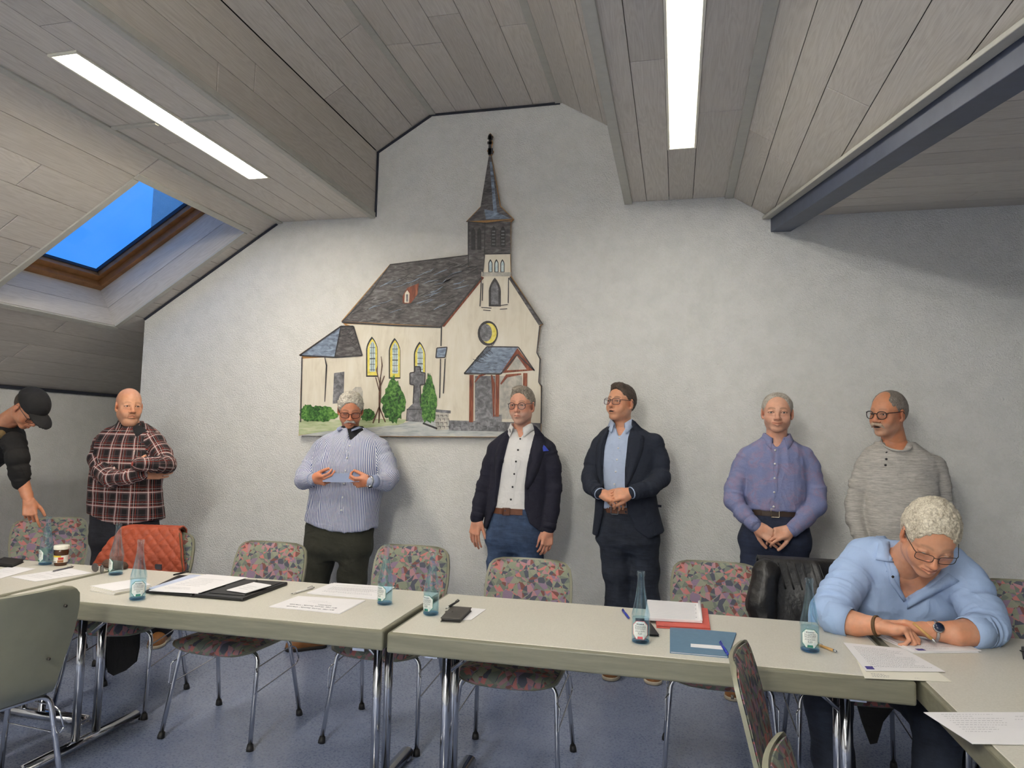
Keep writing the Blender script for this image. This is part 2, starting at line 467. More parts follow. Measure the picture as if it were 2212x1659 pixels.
# ------------------------------------------------------------------ roof window in the left slope
def PS(x, y, dpt=0.0):    # point on the left slope, dpt pushed outwards
    return Vector((x-SIN*dpt, y, zl(x)+COS*dpt))
def skylight():
    root = mesh_from('window_1', [], [], None)
    root = tag(root, kind='structure')
    x0, x1, y0, y1 = SK['x0'], SK['x1'], SK['y0'], SK['y1']; D = 0.30; fl = 0.0
    def qp(name, pts, mat, th, nrm):
        n = Vector(nrm).normalized(); v = [Vector(p) for p in pts]; v += [p+n*th for p in v]
        return mesh_from(name, v, [(3, 2, 1, 0), (4, 5, 6, 7), (0, 1, 5, 4), (1, 2, 6, 5), (2, 3, 7, 6), (3, 0, 4, 7)], mat, root)
    def boards_lin(A, B, C, E, n, nrm):
        d_ = (Vector(B)-Vector(A)).normalized()*.014; A, B, C, E = Vector(A)-d_, Vector(B)+d_, Vector(C)+d_, Vector(E)-d_       # lining boards between edge A-B (room side) and E-C (window side)
        for i in range(n):
            a, b = i/n+0.004, (i+1)/n-0.004
            o = plank([Vector(A).lerp(E, a), Vector(B).lerp(C, a), Vector(B).lerp(C, b), Vector(A).lerp(E, b)], nrm, Vector(B)-Vector(A), 0.012)
            o.name = 'lining_board'; o.parent = root
    up = 0.045
    boards_lin(PS(x0, y0), PS(x0, y1), PS(x0+up, y1-up, D), PS(x0+up, y0+up, D), 2, (-1, 0, -.4))
    boards_lin(PS(x0, y1), PS(x1, y1), PS(x1, y1-up, D), PS(x0+up, y1-up, D), 2, (0, 1, 0))
    boards_lin(PS(x1, y1), PS(x1, y0), PS(x1, y0+up, D), PS(x1, y1-up, D), 2, (1, 0, .5))
    boards_lin(PS(x1, y0), PS(x0, y0), PS(x0+up, y0+up, D), PS(x1, y0+up, D), 2, (0, -1, 0))
    # flat casing round the opening
    w = 0.045
    for a, b in (((x0-w/2, y0-w), (x0-w/2, y1+w)), ((x1+w/2, y0-w), (x1+w/2, y1+w)), ((x0, y0-w/2), (x1, y0-w/2)), ((x0, y1+w/2), (x1, y1+w/2))):
        o = trim([PS(*a, -0.004), PS(*b, -0.004)], w, 0.014, BATTEN, up=(-SIN, 0, COS)); o.name = 'casing'; o.parent = root
        del o['kind']
    # pine frame, dark gasket, glass
    def ring(name, xa, xb, ya, yb, wd, d0, d1, mat):
        bm = bmesh.new()
        for (pa, pb, qa, qb) in ((xa, xa+wd, ya, yb), (xb-wd, xb, ya, yb), (xa+wd, xb-wd, ya, ya+wd), (xa+wd, xb-wd, yb-wd, yb)):
            vv = [bm.verts.new(PS(x, y, d)) for d in (d0, d1) for x, y in ((pa, qa), (pb, qa), (pb, qb), (pa, qb))]
            for f in ((0, 1, 2, 3), (7, 6, 5, 4), (0, 4, 5, 1), (1, 5, 6, 2), (2, 6, 7, 3), (3, 7, 4, 0)): bm.faces.new([vv[i] for i in f])
        return bm_done(name, bm, mat, root, bevel=0.004)
    ring('frame', x0+up-.02, x1+.02, y0+up-.02, y1-up+.02, 0.06, D, D+0.05, PINE)
    ring('sash', x0+up+.03, x1-.02, y0+up+.03, y1-up-.03, 0.055, D+0.05, D+0.10, PINE)
    ring('gasket', x0+up+.075, x1-.065, y0+up+.075, y1-up-.075, 0.02, D+0.085, D+0.115, SHADOWGAP)
    g = NT('window_glass'); tr = g.n.new('ShaderNodeBsdfTransparent'); gl = g.n.new('ShaderNodeBsdfGlossy'); mx = g.n.new('ShaderNodeMixShader')
    gl.inputs['Roughness'].default_value = 0.05
    dz = g.noise(g.coord('Object'), 6, 5, 0.7); g.link(g.ramp(dz.outputs['Fac'], [(0.3, (0.012,)*3), (0.8, (0.03,)*3)]), mx.inputs[0])
    g.link(tr.outputs[0], mx.inputs[1]); g.link(gl.outputs[0], mx.inputs[2]); g.link(mx.outputs[0], g.out.inputs['Surface'])
    qp('pane', [PS(x0+up+.08, y0+up+.08, D+.1), PS(x1-.07, y0+up+.08, D+.1), PS(x1-.07, y1-up-.08, D+.1), PS(x0+up+.08, y1-up-.08, D+.1)], g.m, 0.006, (-SIN, 0, COS))
    # outer flashing that closes the roof round the window
    ring('outer_flashing', x0-0.15, x1+0.15, y0-0.15, y1+0.15, 0.26, D+0.101, D+0.125, SHADOWGAP)
skylight()

# ------------------------------------------------------------------ fluorescent luminaires recessed in the soffits
LAMPWHITE = plain('lamp_enamel', srgb(236, 232, 214), 0.4, var=0.03)
def m_glow(name, p, tint):
    t = NT(name); nz = t.noise(t.coord('Object'), 3, 1)
    t.set((0.9, 0.9, 0.88, 1), 0.5, Emission_Color=t.ramp(nz.outputs['Fac'], [(0.2, tuple(c*.98 for c in tint)), (0.8, tint)]), Emission_Strength=p)
    return t.m
GLOW_L, GLOW_R, GLOW_FILL = m_glow('lamp_diffuser_warm', LAMP_LEFT, (1.0, 0.91, 0.77)), m_glow('lamp_diffuser_neutral', LAMP_RIGHT, (1.0, 0.96, 0.88)), m_glow('fill_diffuser_rear', FILL_REAR, (1.0, 0.95, 0.86))
def luminaire(x0, x1, y0, y1, label, glow, group='fluorescent ceiling lights'):
    r = tag(empty('ceiling_light', ((x0+x1)/2, (y0+y1)/2, ZS)), label, 'ceiling light', group)
    W_, L_ = x1-x0, y1-y0
    bm = bmesh.new(); e = 0.012
    for cx, cy, sx, sy in ((-W_/2+e/2, 0, e, L_), (W_/2-e/2, 0, e, L_), (0, -L_/2+e/2, W_-2*e, e), (0, L_/2-e/2, W_-2*e, e)):
        bm_box(bm, (cx, cy, -0.002), (sx, sy, 0.012))
    bm_done('frame', bm, LAMPWHITE, r)
    bm = bmesh.new()
    for cx, cy, sx, sy, cz, sz in ((-W_/2+e+.002, 0, .004, L_-2*e, .0115, .022), (W_/2-e-.002, 0, .004, L_-2*e, .0115, .022), (0, -L_/2+e+.002, W_-2*e, .004, .0115, .022), (0, L_/2-e-.002, W_-2*e, .004, .0115, .022), (0, 0, W_-2*e, L_-2*e, .0245, .004)):
        bm_box(bm, (cx, cy, cz), (sx, sy, sz))
    bm_done('housing', bm, LAMPWHITE, r)
    box('diffuser', (0, 0.02, 0.012), (W_-2*e-.012, L_-2*e-.06, 0.006), glow, r)
    return r
luminaire(-2.765, -2.605, 2.40, 3.91, 'long fluorescent ceiling light recessed in the left soffit above the roof window', GLOW_L)
luminaire(-0.055, 0.105, 2.40, 3.93, 'long fluorescent ceiling light recessed in the right soffit beside the blue beam', GLOW_R)
FILL_TUBE_GLOW = m_glow('fill_tube_diffuser', FILL_TUBE_POWER, (0.98, 0.98, 0.94))
def added_fill_tube(y, label):  # invented lamp out of view, added to brighten the ridge and back wall
    r = tag(empty('added_fill_light', (-1.33, y, 3.25)), label, 'pendant light', 'pendant tube lights in the ridge')
    box('diffuser', (0, 0, 0), (0.14, 1.5, 0.10), FILL_TUBE_GLOW, r, bevel=0.02)
    for s_ in (-.78, .78): box('end_cap', (0, s_, 0), (0.15, 0.06, 0.11), LAMPWHITE, r, bevel=0.01)
    for s_ in (-.5, .5): tube('suspension_rod', [(0, s_, 0.05), (0, s_, 0.69)], 0.004, LAMPWHITE, r, 6)
added_fill_tube(-1.1, 'white tube light hung in the ridge nearest the photographer')
added_fill_tube(-3.1, 'white tube light hung in the ridge by the rear wall')
for yy in (-0.9,):  # unseen copies of the soffit lights, added as fill from behind the camera
    luminaire(-2.765, -2.605, yy-0.75, yy+0.75, 'fluorescent light in the left soffit behind the photographer', GLOW_FILL)
    luminaire(-0.055, 0.105, yy-0.75, yy+0.75, 'fluorescent light in the right soffit behind the photographer', GLOW_FILL)

# ================================================================== furniture materials
def m_tabletop():
    t = NT('grey_laminate'); c = t.coord('Object')
    a = t.noise(c, 160, 2, 0.5); w = t.noise(c, 2.2, 4, 0.6)
    col = t.mix(0.5, t.ramp(a.outputs['Fac'], [(0.35, srgb(196, 192, 180)), (0.65, srgb(214, 210, 199))]), t.ramp(w.outputs['Fac'], [(0.3, srgb(200, 196, 183)), (0.7, srgb(210, 207, 196))]))
    return t.set(col, 0.42)
def m_edge():
    t = NT('olive_grey_edge_paint'); c = t.coord('Object', (1, 6, 12))
    a = t.noise(c, 5, 5, 0.65); s = t.noise(t.coord('Object', (2, 30, 90)), 4, 2, 0.5)
    col = t.mix(t.ramp(s.outputs['Fac'], [(0.70, (0, 0, 0)), (0.78, (0.6,)*3)]), t.ramp(a.outputs['Fac'], [(0.3, srgb(112, 110, 93)), (0.7, srgb(129, 127, 109))]), srgb(160, 156, 136))
    t.bump(a.outputs['Fac'], 0.06, 0.003)
    return t.set(col, 0.38)
TOPM, EDGEM = m_tabletop(), m_edge()
CHROME = plain('chrome', (0.62, 0.63, 0.66, 1), 0.12, 1.0, noise=8, var=0.04)
RUBBER = plain('black_rubber', srgb(26, 25, 26), 0.55)
SHELLM = plain('olive_grey_plywood', srgb(132, 131, 112), 0.4, noise=9, var=0.07, bump=0.03)
BOLT = plain('dark_bolt', srgb(52, 46, 38), 0.45)
def m_fabric():
    t = NT('shard_print_upholstery'); uv = t.n.new('ShaderNodeUVMap').outputs['UV']
    def shard(scale, rot, stretch, loc):
        m0 = t.n.new('ShaderNodeMapping'); m0.inputs['Rotation'].default_value = (0, 0, rot); m0.inputs['Location'].default_value = (loc, loc*.7, 0); t.link(uv, m0.inputs['Vector'])
        mp = t.n.new('ShaderNodeMapping'); mp.inputs['Scale'].default_value = (stretch, 1, 1); t.link(m0.outputs[0], mp.inputs['Vector'])
        v = t.n.new('ShaderNodeTexVoronoi'); v.inputs['Scale'].default_value = scale; v.inputs['Randomness'].default_value = 1.0
        t.link(mp.outputs[0], v.inputs['Vector']); return v
    a = shard(13, 0.55, 2.4, 0.0); b = shard(12, -0.75, 2.4, 3.1); c = shard(14, 1.65, 2.2, 7.7)
    s = t.math('FRACT', t.math('ADD', t.math('MULTIPLY', t.sep(a.outputs['Color'])[0], 1.7), t.math('ADD', t.sep(b.outputs['Color'])[1], t.math('MULTIPLY', t.sep(c.outputs['Color'])[2], 1.3))))
    col = t.ramp(s, [(0.0, srgb(132, 138, 120)), (0.20, srgb(112, 119, 110)), (0.36, srgb(188, 118, 114)), (0.47, srgb(80, 84, 96)), (0.59, srgb(134, 114, 136)), (0.70, srgb(122, 80, 74)), (0.79, srgb(140, 144, 126)), (0.92, srgb(168, 126, 132))], 'CONSTANT')
    wv = t.n.new('ShaderNodeTexNoise'); wv.inputs['Scale'].default_value = 380; t.link(uv, wv.inputs['Vector'])
    hs = t.n.new('ShaderNodeHueSaturation'); t.link(col, hs.inputs['Color']); t.link(t.math('MULTIPLY_ADD', wv.outputs['Fac'], 0.5, 0.74), hs.inputs['Value'])
    t.bump(wv.outputs['Fac'], 0.3, 0.002)
    return t.set(hs.outputs['Color'], 0.9)
FABRIC = m_fabric()

# ================================================================== tables
TZ = 0.74
def make_table(name, x0, x1, y0, y1, frames, label, along='X', group='grey folding tables set in a U'):
    r = tag(empty(name, ((x0+x1)/2, (y0+y1)/2, 0)), label, 'table', group)
    W_, D_ = x1-x0-0.006, y1-y0-0.006
    bm = bmesh.new(); bm_box(bm, (0, 0, TZ-0.0375), (W_, D_, 0.075)); bm_done('edge_band', bm, EDGEM, r, bevel=0.009, seg=3)
    bm = bmesh.new(); bm_box(bm, (0, 0, TZ-0.001), (W_-0.03, D_-0.03, 0.006)); bm_done('tabletop', bm, TOPM, r, bevel=0.002)
    box('underside_panel', (0, 0, TZ-0.078), (W_-0.10, D_-0.10, 0.008), BACKING, r)
    for f in frames:
        # two chrome columns on a floor bar, a brace up to the top
        if along == 'X': P = lambda a, b, z: (f[0]-r.location.x+b, f[1]-r.location.y+a, z)
        else: P = lambda a, b, z: (f[0]-r.location.x+a, f[1]-r.location.y+b, z)
        half = f[2] if len(f) > 2 else 0.30
        for s in (-0.058, 0.058):
            tube('column', [P(s, 0, 0.05), P(s, 0, TZ-0.08)], 0.0185, CHROME, r, 14)
        bm = bmesh.new(); bm_tube(bm, [P(-half, 0, 0.032), P(half, 0, 0.032)], 0.030, 12, flat=(1.0, 0.72)); ft = bm_done('foot', bm, CHROME, r, smooth=True)
        for s in (-1, 1): box('foot_cap', P(s*(half-0.02), 0, 0.012), (0.05, 0.05, 0.024), CHROME if s else RUBBER, ft, bevel=0.006)
        bm = bmesh.new(); bm_box(bm, P(0, 0, TZ-0.088), (0.05, 0.5, 0.02) if along == 'X' else (0.5, 0.05, 0.02)); bm_done('mounting_plate', bm, CHROME, r)
        sg = 1 if (f[3] if len(f) > 3 else 1) > 0 else -1
        tube('brace', [P(0, 0.0, TZ-0.22), P(0, sg*0.16, TZ-0.09)], 0.008, CHROME, r, 8)
    return r
T1 = make_table('folding_table', -2.875, -1.075, 2.49, 3.185, [(-2.68, 2.79, .31, 1), (-1.20, 2.79, .31, -1)], 'grey folding table with the black portfolio and envelopes on it')
T2 = make_table('folding_table', -1.06, 0.745, 2.475, 3.18, [(-0.90, 2.79, .31, 1), (0.585, 2.79, .31, -1)], 'grey folding table with the blue folder and red folder on it')
T0 = make_table('folding_table', -3.58, -2.885, 1.38, 3.185, [(-3.19, 2.97, .33, -1), (-3.19, 1.58, .33, 1)], 'grey folding table with the chocolate spread jar at far left', along='Y')
T3 = make_table('folding_table', 0.755, 1.455, 1.38, 3.175, [(1.1, 2.95, .31, -1), (1.1, 1.58, .31, 1)], 'grey folding table at right under the writing man\'s arms', along='Y')

# ================================================================== chairs
def smoothstep(a, b, x):
    t = min(1, max(0, (x-a)/(b-a))); return t*t*(3-2*t)
def chair_profile(n=26):
    """side view of the moulded shell, from the seat front (y -0.22) to the top of the back (y 0.31, z 0.88); returns (y,z,halfwidth)"""
    ctl = [(-0.235, 0.415, .19), (-0.222, 0.438, .218), (-0.18, 0.447, .230), (-0.08, 0.443, .232), (0.05, 0.437, .228), (0.12, 0.438, .212), (0.165, 0.452, .196), (0.195, 0.485, .190), (0.214, 0.54, .196), (0.232, 0.62, .214), (0.25, 0.70, .224), (0.270, 0.78, .221), (0.292, 0.855, .208), (0.300, 0.878, .196)]
    out = []
    c = np.array(ctl); t = np.linspace(0, len(ctl)-1, n)
    for k in range(3): pass
    ii = np.arange(len(ctl))
    return [(np.interp(x, ii, c[:, 0]), np.interp(x, ii, c[:, 1]), np.interp(x, ii, c[:, 2])) for x in t]
def sheet(name, prof, off, thick, mat, parent, inset=0.0, cols=11, cr=0.05, curve=0.02, dome=0.0, uvs=False, sub=False):
    """curved shell swept along prof with rounded end corners; off moves along the surface normal"""
    n = len(prof); P = []
    prof = [np.array(p) for p in prof]
    arc = [0]
    for i in range(1, n): arc.append(arc[-1]+np.hypot(prof[i][0]-prof[i-1][0], prof[i][1]-prof[i-1][1]))
    Ltot = arc[-1]
    verts_f, verts_b, uvs_ = [], [], []
    for i, p in enumerate(prof):
        a, b = prof[max(0, i-1)], prof[min(n-1, i+1)]
        t = np.array([b[0]-a[0], b[1]-a[1]]); t /= np.linalg.norm(t)
        nr = np.array([-t[1], t[0]])           # upward for the seat, forward for the back
        e = min(arc[i], Ltot-arc[i])
        hw = p[2]-inset
        if e < cr: hw -= cr - math.sqrt(max(0, cr*cr-(cr-e)**2))
        back = smoothstep(0.2, 0.3, p[0]) if p[1] > 0.5 else 0
        for j in range(cols):
            s = -1+2*j/(cols-1)
            x = s*hw
            bow = curve*(s*s)*(0.25+0.75*smoothstep(0.45, 0.62, p[1]))
            dm = dome*(1-s**4)*min(1, e/0.04)
            y = p[0] + nr[0]*(off+dm) - bow*(1 if p[1] > 0.46 else 0)
            z = p[1] + nr[1]*(off+dm) + (0.006*(s*s) if p[1] < 0.46 else 0)
            verts_f.append((x, y, z)); verts_b.append((x, y-nr[0]*(thick+dm), z-nr[1]*(thick+dm)))
            uvs_.append((x, arc[i]))
    V = verts_f+verts_b; N = n*cols; F = []
    for i in range(n-1):
        for j in range(cols-1):
            q = (i*cols+j, i*cols+j+1, (i+1)*cols+j+1, (i+1)*cols+j)
            F.append(q); F.append(tuple(N+k for k in reversed(q)))
    rim = [(0*cols+j) for j in range(cols)] + [i*cols+cols-1 for i in range(1, n)] + [(n-1)*cols+j for j in range(cols-2, -1, -1)] + [i*cols for i in range(n-2, 0, -1)]
    for a, b in zip(rim, rim[1:]+rim[:1]): F.append((b, a, N+a, N+b))
    o = mesh_from(name, V, F, mat, parent, smooth=True)
    me = o.data; ul = me.uv_layers.new(name='UVMap'); al = uvs_+uvs_
    for lp in me.loops: ul.data[lp.index].uv = al[lp.vertex_index]
    m = o.modifiers.new('edge', 'EDGE_SPLIT'); m.split_angle = math.radians(50)
    return o
def make_chair():
    r = empty('stacking_chair')
    pr = chair_profile(34)
    sheet('shell', pr, 0.0, 0.012, SHELLM, r, cr=0.055)
    seatp = [p for p in pr if p[0] < 0.15 and p[1] < 0.46]
    backp = [p for p in pr if p[1] > 0.52]
    sheet('seat_pad', seatp, 0.004, 0.006, FABRIC, r, inset=0.014, cr=0.06, dome=0.022)
    sheet('back_pad', backp[:-1], 0.003, 0.006, FABRIC, r, inset=0.013, cr=0.045, dome=0.012)
    for sy, ft, tp in ((-1, -0.222, -0.145), (1, 0.215, 0.125)):
        path = arc_path([(-0.243, ft, 0.012), (-0.214, tp, 0.424), (0.214, tp, 0.424), (0.243, ft, 0.012)], 0.055, 6)
        k = len(path)//2
        bm = bmesh.new(); bm_tube(bm, path, 0.0105, 12); fr = bm_done('leg_frame', bm, CHROME, r, smooth=True)
        for s in (-1, 1):
            p0 = Vector((s*0.243, ft, 0.0)); d = (Vector((s*0.214, tp, 0.424))-p0).normalized()
            tube('rubber_foot', [p0, p0+d*0.012, p0+d*0.03], [0.017, 0.0165, 0.0135], RUBBER, fr, 12)
    for s in (-1, 1):
        x1, x2 = s*0.226, s*0.232
        tube('link_bracket', arc_path([(s*0.238, 0.19, 0.30), (s*0.232, 0.168, 0.36), (s*0.226, 0.13, 0.378), (s*0.222, -0.17, 0.355), (s*0.238, -0.185, 0.345), (s*0.236, -0.196, 0.25), (s*0.232, -0.19, 0.245), (s*0.234, 0.178, 0.275), (s*0.238, 0.19, 0.30)], 0.012, 3), 0.0034, CHROME, r, 6)
    for x, z in ((-0.15, 0.80), (0.15, 0.80), (-0.13, 0.60), (0.13, 0.60)):
        y = np.interp(z, [0.54, 0.62, 0.70, 0.78, 0.855], [0.214, 0.232, 0.25, 0.270, 0.292])
        o = tube('bolt', [(x, y+0.010, z), (x, y+0.0175, z)], 0.006, BOLT, r, 8)
    return r
CG = 'patterned stacking chairs round the tables'
chair0 = make_chair()
chairs = {}
def put_chair(key, x, y, deg, label):
    c = chair0 if not chairs else copy_tree(chair0)
    c.location = (x, y, 0); c.rotation_euler = (0, 0, math.radians(deg))
    tag(c, label, 'chair', CG); chairs[key] = c
put_chair('C', -2.17, 3.185, 0, 'patterned chair in front of the striped shirt man, left of his trousers')
put_chair('D', -1.41, 3.355, 0, 'patterned chair between the striped shirt man and the white shirt man')
put_chair('E', -0.715, 3.175, 0, 'patterned chair in front of the man with the blue pocket square')
put_chair('F', 0.195, 3.43, 0, 'patterned chair behind the red folder, next to the leather jacket')
put_chair('B', -2.93, 3.29, 11.5, 'patterned chair with the rust orange quilted vest over its back')
put_chair('A', -3.86, 3.66, 52, 'shaded patterned chair under the capped man\'s hand at far left')
put_chair('G', 0.74, 3.42, 0, 'chair the writing man sits on, with a black leather jacket on it')
put_chair('H', 1.56, 3.43, -4, 'patterned chair at far right behind the writing man\'s elbow')
put_chair('I', -2.592, 2.150, -102.7, 'chair in the left foreground seen from behind, plain olive back')
put_chair('J', 0.46, 2.10, 80.6, 'chair seen edge on in the right foreground, farther of two')
put_chair('K', 0.47, 1.40, 80.6, 'chair seen edge on in the right foreground, nearest the camera')

# ================================================================== implicit-surface modelling kit (for people and soft goods)
def vnoise(p, freq, seed=0):
    """smooth value noise in [0,1] on an (n,3) array"""
    q = p*np.asarray(freq)
    i = np.floor(q).astype(np.int64); f = q-i; f = f*f*(3-2*f)
    def h(a, b, c):
        n = (a*73856093 ^ b*19349663 ^ c*83492791 ^ (seed*2654435761 & 0xffffffff)) & 0xffffff
        n = (n*1103515245+12345) & 0x7fffffff
        n = ((n >> 8) ^ n)*2246822519 & 0xffffff
        return n/16777215.0
    r = 0
    for dx in (0, 1):
        for dy in (0, 1):
            for dz in (0, 1):
                w = (f[:, 0] if dx else 1-f[:, 0])*(f[:, 1] if dy else 1-f[:, 1])*(f[:, 2] if dz else 1-f[:, 2])
                r = r + w*h(i[:, 0]+dx, i[:, 1]+dy, i[:, 2]+dz)
    return r

class Field:
    def __init__(s, lo, hi, h):
        s.h = h; s.lo = np.asarray(lo, float)
        s.n = np.maximum(4, np.ceil((np.asarray(hi)-s.lo)/h).astype(int)+1)
        s.f = np.full(tuple(s.n), 0.5, np.float32)
        s.ax = [(s.lo[k]+np.arange(s.n[k])*h).astype(np.float32) for k in range(3)]
    def sub(s, lo, hi):
        sl = []
        for k in range(3):
            a = int(np.floor((lo[k]-s.lo[k])/s.h)); b = int(np.ceil((hi[k]-s.lo[k])/s.h))+1
            a, b = max(0, a), min(s.n[k], b)
            if b <= a: return None
            sl.append(slice(a, b))
        return tuple(sl)
    def apply(s, prim, k=0.0, op='u'):
        fn, lo, hi = prim; pad = max(k, 2.5*s.h)+0.004
        sl = s.sub(np.asarray(lo)-pad, np.asarray(hi)+pad)
        if sl is None: return s
        X = s.ax[0][sl[0]][:, None, None]; Y = s.ax[1][sl[1]][None, :, None]; Z = s.ax[2][sl[2]][None, None, :]
        d = fn(X, Y, Z); c = s.f[sl]
        if op == 'u':
            if k > 0:
                hh = np.clip(0.5+0.5*(c-d)/k, 0, 1); r = c+(d-c)*hh-k*hh*(1-hh)
            else: r = np.minimum(c, d)
        elif op == 's':
            d = -d
            if k > 0:
                hh = np.clip(0.5-0.5*(c-d)/k, 0, 1); r = c+(d-c)*hh+k*hh*(1-hh)
            else: r = np.maximum(c, d)
        elif op == 'i':
            r = np.maximum(c, d)
        s.f[sl] = r
        return s
    def cut(s, fn):
        """intersect the whole field with fn<0"""
        d = fn(s.ax[0][:, None, None], s.ax[1][None, :, None], s.ax[2][None, None, :])
        s.f = np.maximum(s.f, d.astype(np.float32)); return s
    def mesh(s):
        f = s.f; f[0], f[-1], f[:, 0], f[:, -1], f[:, :, 0], f[:, :, -1] = [np.maximum(a, 1e-4) for a in (f[0], f[-1], f[:, 0], f[:, -1], f[:, :, 0], f[:, :, -1])]
        neg = f < 0
        cnt = np.zeros(tuple(s.n-1), np.int8)
        for dx in (0, 1):
            for dy in (0, 1):
                for dz in (0, 1):
                    cnt += neg[dx:s.n[0]-1+dx, dy:s.n[1]-1+dy, dz:s.n[2]-1+dz]
        act = (cnt > 0) & (cnt < 8)
        idx = np.argwhere(act); m = len(idx)
        ids = np.full(act.shape, -1, np.int32); ids[act] = np.arange(m)
        cor = [(0, 0, 0), (1, 0, 0), (0, 1, 0), (1, 1, 0), (0, 0, 1), (1, 0, 1), (0, 1, 1), (1, 1, 1)]
        val = np.stack([f[idx[:, 0]+a, idx[:, 1]+b, idx[:, 2]+c] for a, b, c in cor], 1).astype(np.float64)
        acc = np.zeros((m, 3)); num = np.zeros(m)
        for a in range(8):
            for b in range(a+1, 8):
                if sum(abs(x-y) for x, y in zip(cor[a], cor[b])) != 1: continue
                va, vb = val[:, a], val[:, b]; cr = (va < 0) != (vb < 0)
                t = np.where(cr, va/np.where(va == vb, 1, va-vb), 0)
                p = np.array(cor[a])+t[:, None]*(np.array(cor[b])-np.array(cor[a]))
                acc += np.where(cr[:, None], p, 0); num += cr
        V = s.lo+(idx+acc/num[:, None])*s.h
        Q = []
        n = s.n
        for axis in range(3):
            a0 = [slice(0, n[0]), slice(0, n[1]), slice(0, n[2])]; a1 = list(a0)
            a0[axis] = slice(0, n[axis]-1); a1[axis] = slice(1, n[axis])
            ch = neg[tuple(a0)] != neg[tuple(a1)]
            e = np.argwhere(ch)
            o1, o2 = [(axis+1) % 3, (axis+2) % 3]
            ok = (e[:, o1] > 0) & (e[:, o2] > 0) & (e[:, o1] < n[o1]-1) & (e[:, o2] < n[o2]-1)
            e = e[ok]
            def g(d1, d2):
                q = e.copy(); q[:, o1] -= d1; q[:, o2] -= d2
                return ids[q[:, 0], q[:, 1], q[:, 2]]
            quad = np.stack([g(1, 1), g(0, 1), g(0, 0), g(1, 0)], 1)
            inn = neg[e[:, 0], e[:, 1], e[:, 2]]
            quad[~inn] = quad[~inn][:, ::-1]
            Q.append(quad)
        return V, np.concatenate(Q)
# ---- primitives: each is (function, lower corner, upper corner)
def cone(a, b, ra, rb=None):
    a, b = A(*a), A(*b); rb = ra if rb is None else rb
    ab = b-a; L2 = float(ab@ab)+1e-12
    def fn(X, Y, Z):
        px, py, pz = X-a[0], Y-a[1], Z-a[2]
        t = np.clip((px*ab[0]+py*ab[1]+pz*ab[2])/L2, 0, 1)
        return np.sqrt((px-t*ab[0])**2+(py-t*ab[1])**2+(pz-t*ab[2])**2)-(ra+(rb-ra)*t)
    R = max(ra, rb)
    return fn, np.minimum(a, b)-R, np.maximum(a, b)+R
def ell(c, r, R=None):
    c, r = A(*c), A(*r); mn = float(r.min())
    def fn(X, Y, Z):
        x, y, z = X-c[0], Y-c[1], Z-c[2]
        if R is not None:
            x, y, z = R[0, 0]*x+R[1, 0]*y+R[2, 0]*z, R[0, 1]*x+R[1, 1]*y+R[2, 1]*z, R[0, 2]*x+R[1, 2]*y+R[2, 2]*z
        k0 = np.sqrt((x/r[0])**2+(y/r[1])**2+(z/r[2])**2); k1 = np.sqrt((x/r[0]**2)**2+(y/r[1]**2)**2+(z/r[2]**2)**2)
        return np.where(k1 > 1e-6, k0*(k0-1)/np.maximum(k1, 1e-6), -mn)
    m = float(r.max()) if R is not None else r
    return fn, c-m, c+m
def stack(rings, yaw=0.0, p=2.0, grow=0.0):
    """upright loft of ellipse rings (x, y, z, rx, ry); returns a primitive"""
    rg = np.array(sorted(rings, key=lambda q: q[2]), float)
    zs = rg[:, 2]; cy, sy = math.cos(yaw), math.sin(yaw)
    # smooth the control rings
    zz = np.linspace(zs[0], zs[-1], max(24, int((zs[-1]-zs[0])/0.012)))
    cols = [np.interp(zz, zs, rg[:, k]) for k in (0, 1, 3, 4)]
    ker = np.array([1, 2, 3, 2, 1])/9.0
    cols = [np.convolve(np.pad(c, 2, 'edge'), ker, 'valid') for c in cols]
    def fn(X, Y, Z):
        z = Z
        cx, cyy, rx, ry = [np.interp(z, zz, c).astype(np.float32) for c in cols]
        rx, ry = rx+grow, ry+grow
        dx, dy = X-cx, Y-cyy
        u = cy*dx+sy*dy; v = -sy*dx+cy*dy
        k = (np.abs(u/rx)**p+np.abs(v/ry)**p)**(1.0/p)
        d = (k-1)*np.minimum(rx, ry)
        over = np.maximum(zs[0]-z, z-zs[-1])
        return np.where(over > 0, np.sqrt(np.maximum(d, 0)**2+over**2)+np.minimum(d, 0)*0, np.maximum(d, over))
    M_ = np.maximum(rg[:, 3], rg[:, 4]).max()+grow
    return fn, A(rg[:, 0].min()-M_, rg[:, 1].min()-M_, zs[0]), A(rg[:, 0].max()+M_, rg[:, 1].max()+M_, zs[-1])
def rbox(c, h, R=None, r=0.0):
    c, h = A(*c), A(*h)
    def fn(X, Y, Z):
        x, y, z = X-c[0], Y-c[1], Z-c[2]
        if R is not None:
            x, y, z = R[0, 0]*x+R[1, 0]*y+R[2, 0]*z, R[0, 1]*x+R[1, 1]*y+R[2, 1]*z, R[0, 2]*x+R[1, 2]*y+R[2, 2]*z
        qx, qy, qz = np.abs(x)-h[0]+r, np.abs(y)-h[1]+r, np.abs(z)-h[2]+r
        return np.sqrt(np.maximum(qx, 0)**2+np.maximum(qy, 0)**2+np.maximum(qz, 0)**2)+np.minimum(np.maximum(qx, np.maximum(qy, qz)), 0)-r
    m = np.full(3, float(np.linalg.norm(h)))
    return fn, c-m, c+m
def grow_prim(pr, g):
    fn, lo, hi = pr
    return (lambda X, Y, Z: fn(X, Y, Z)-g), lo-g, hi+g
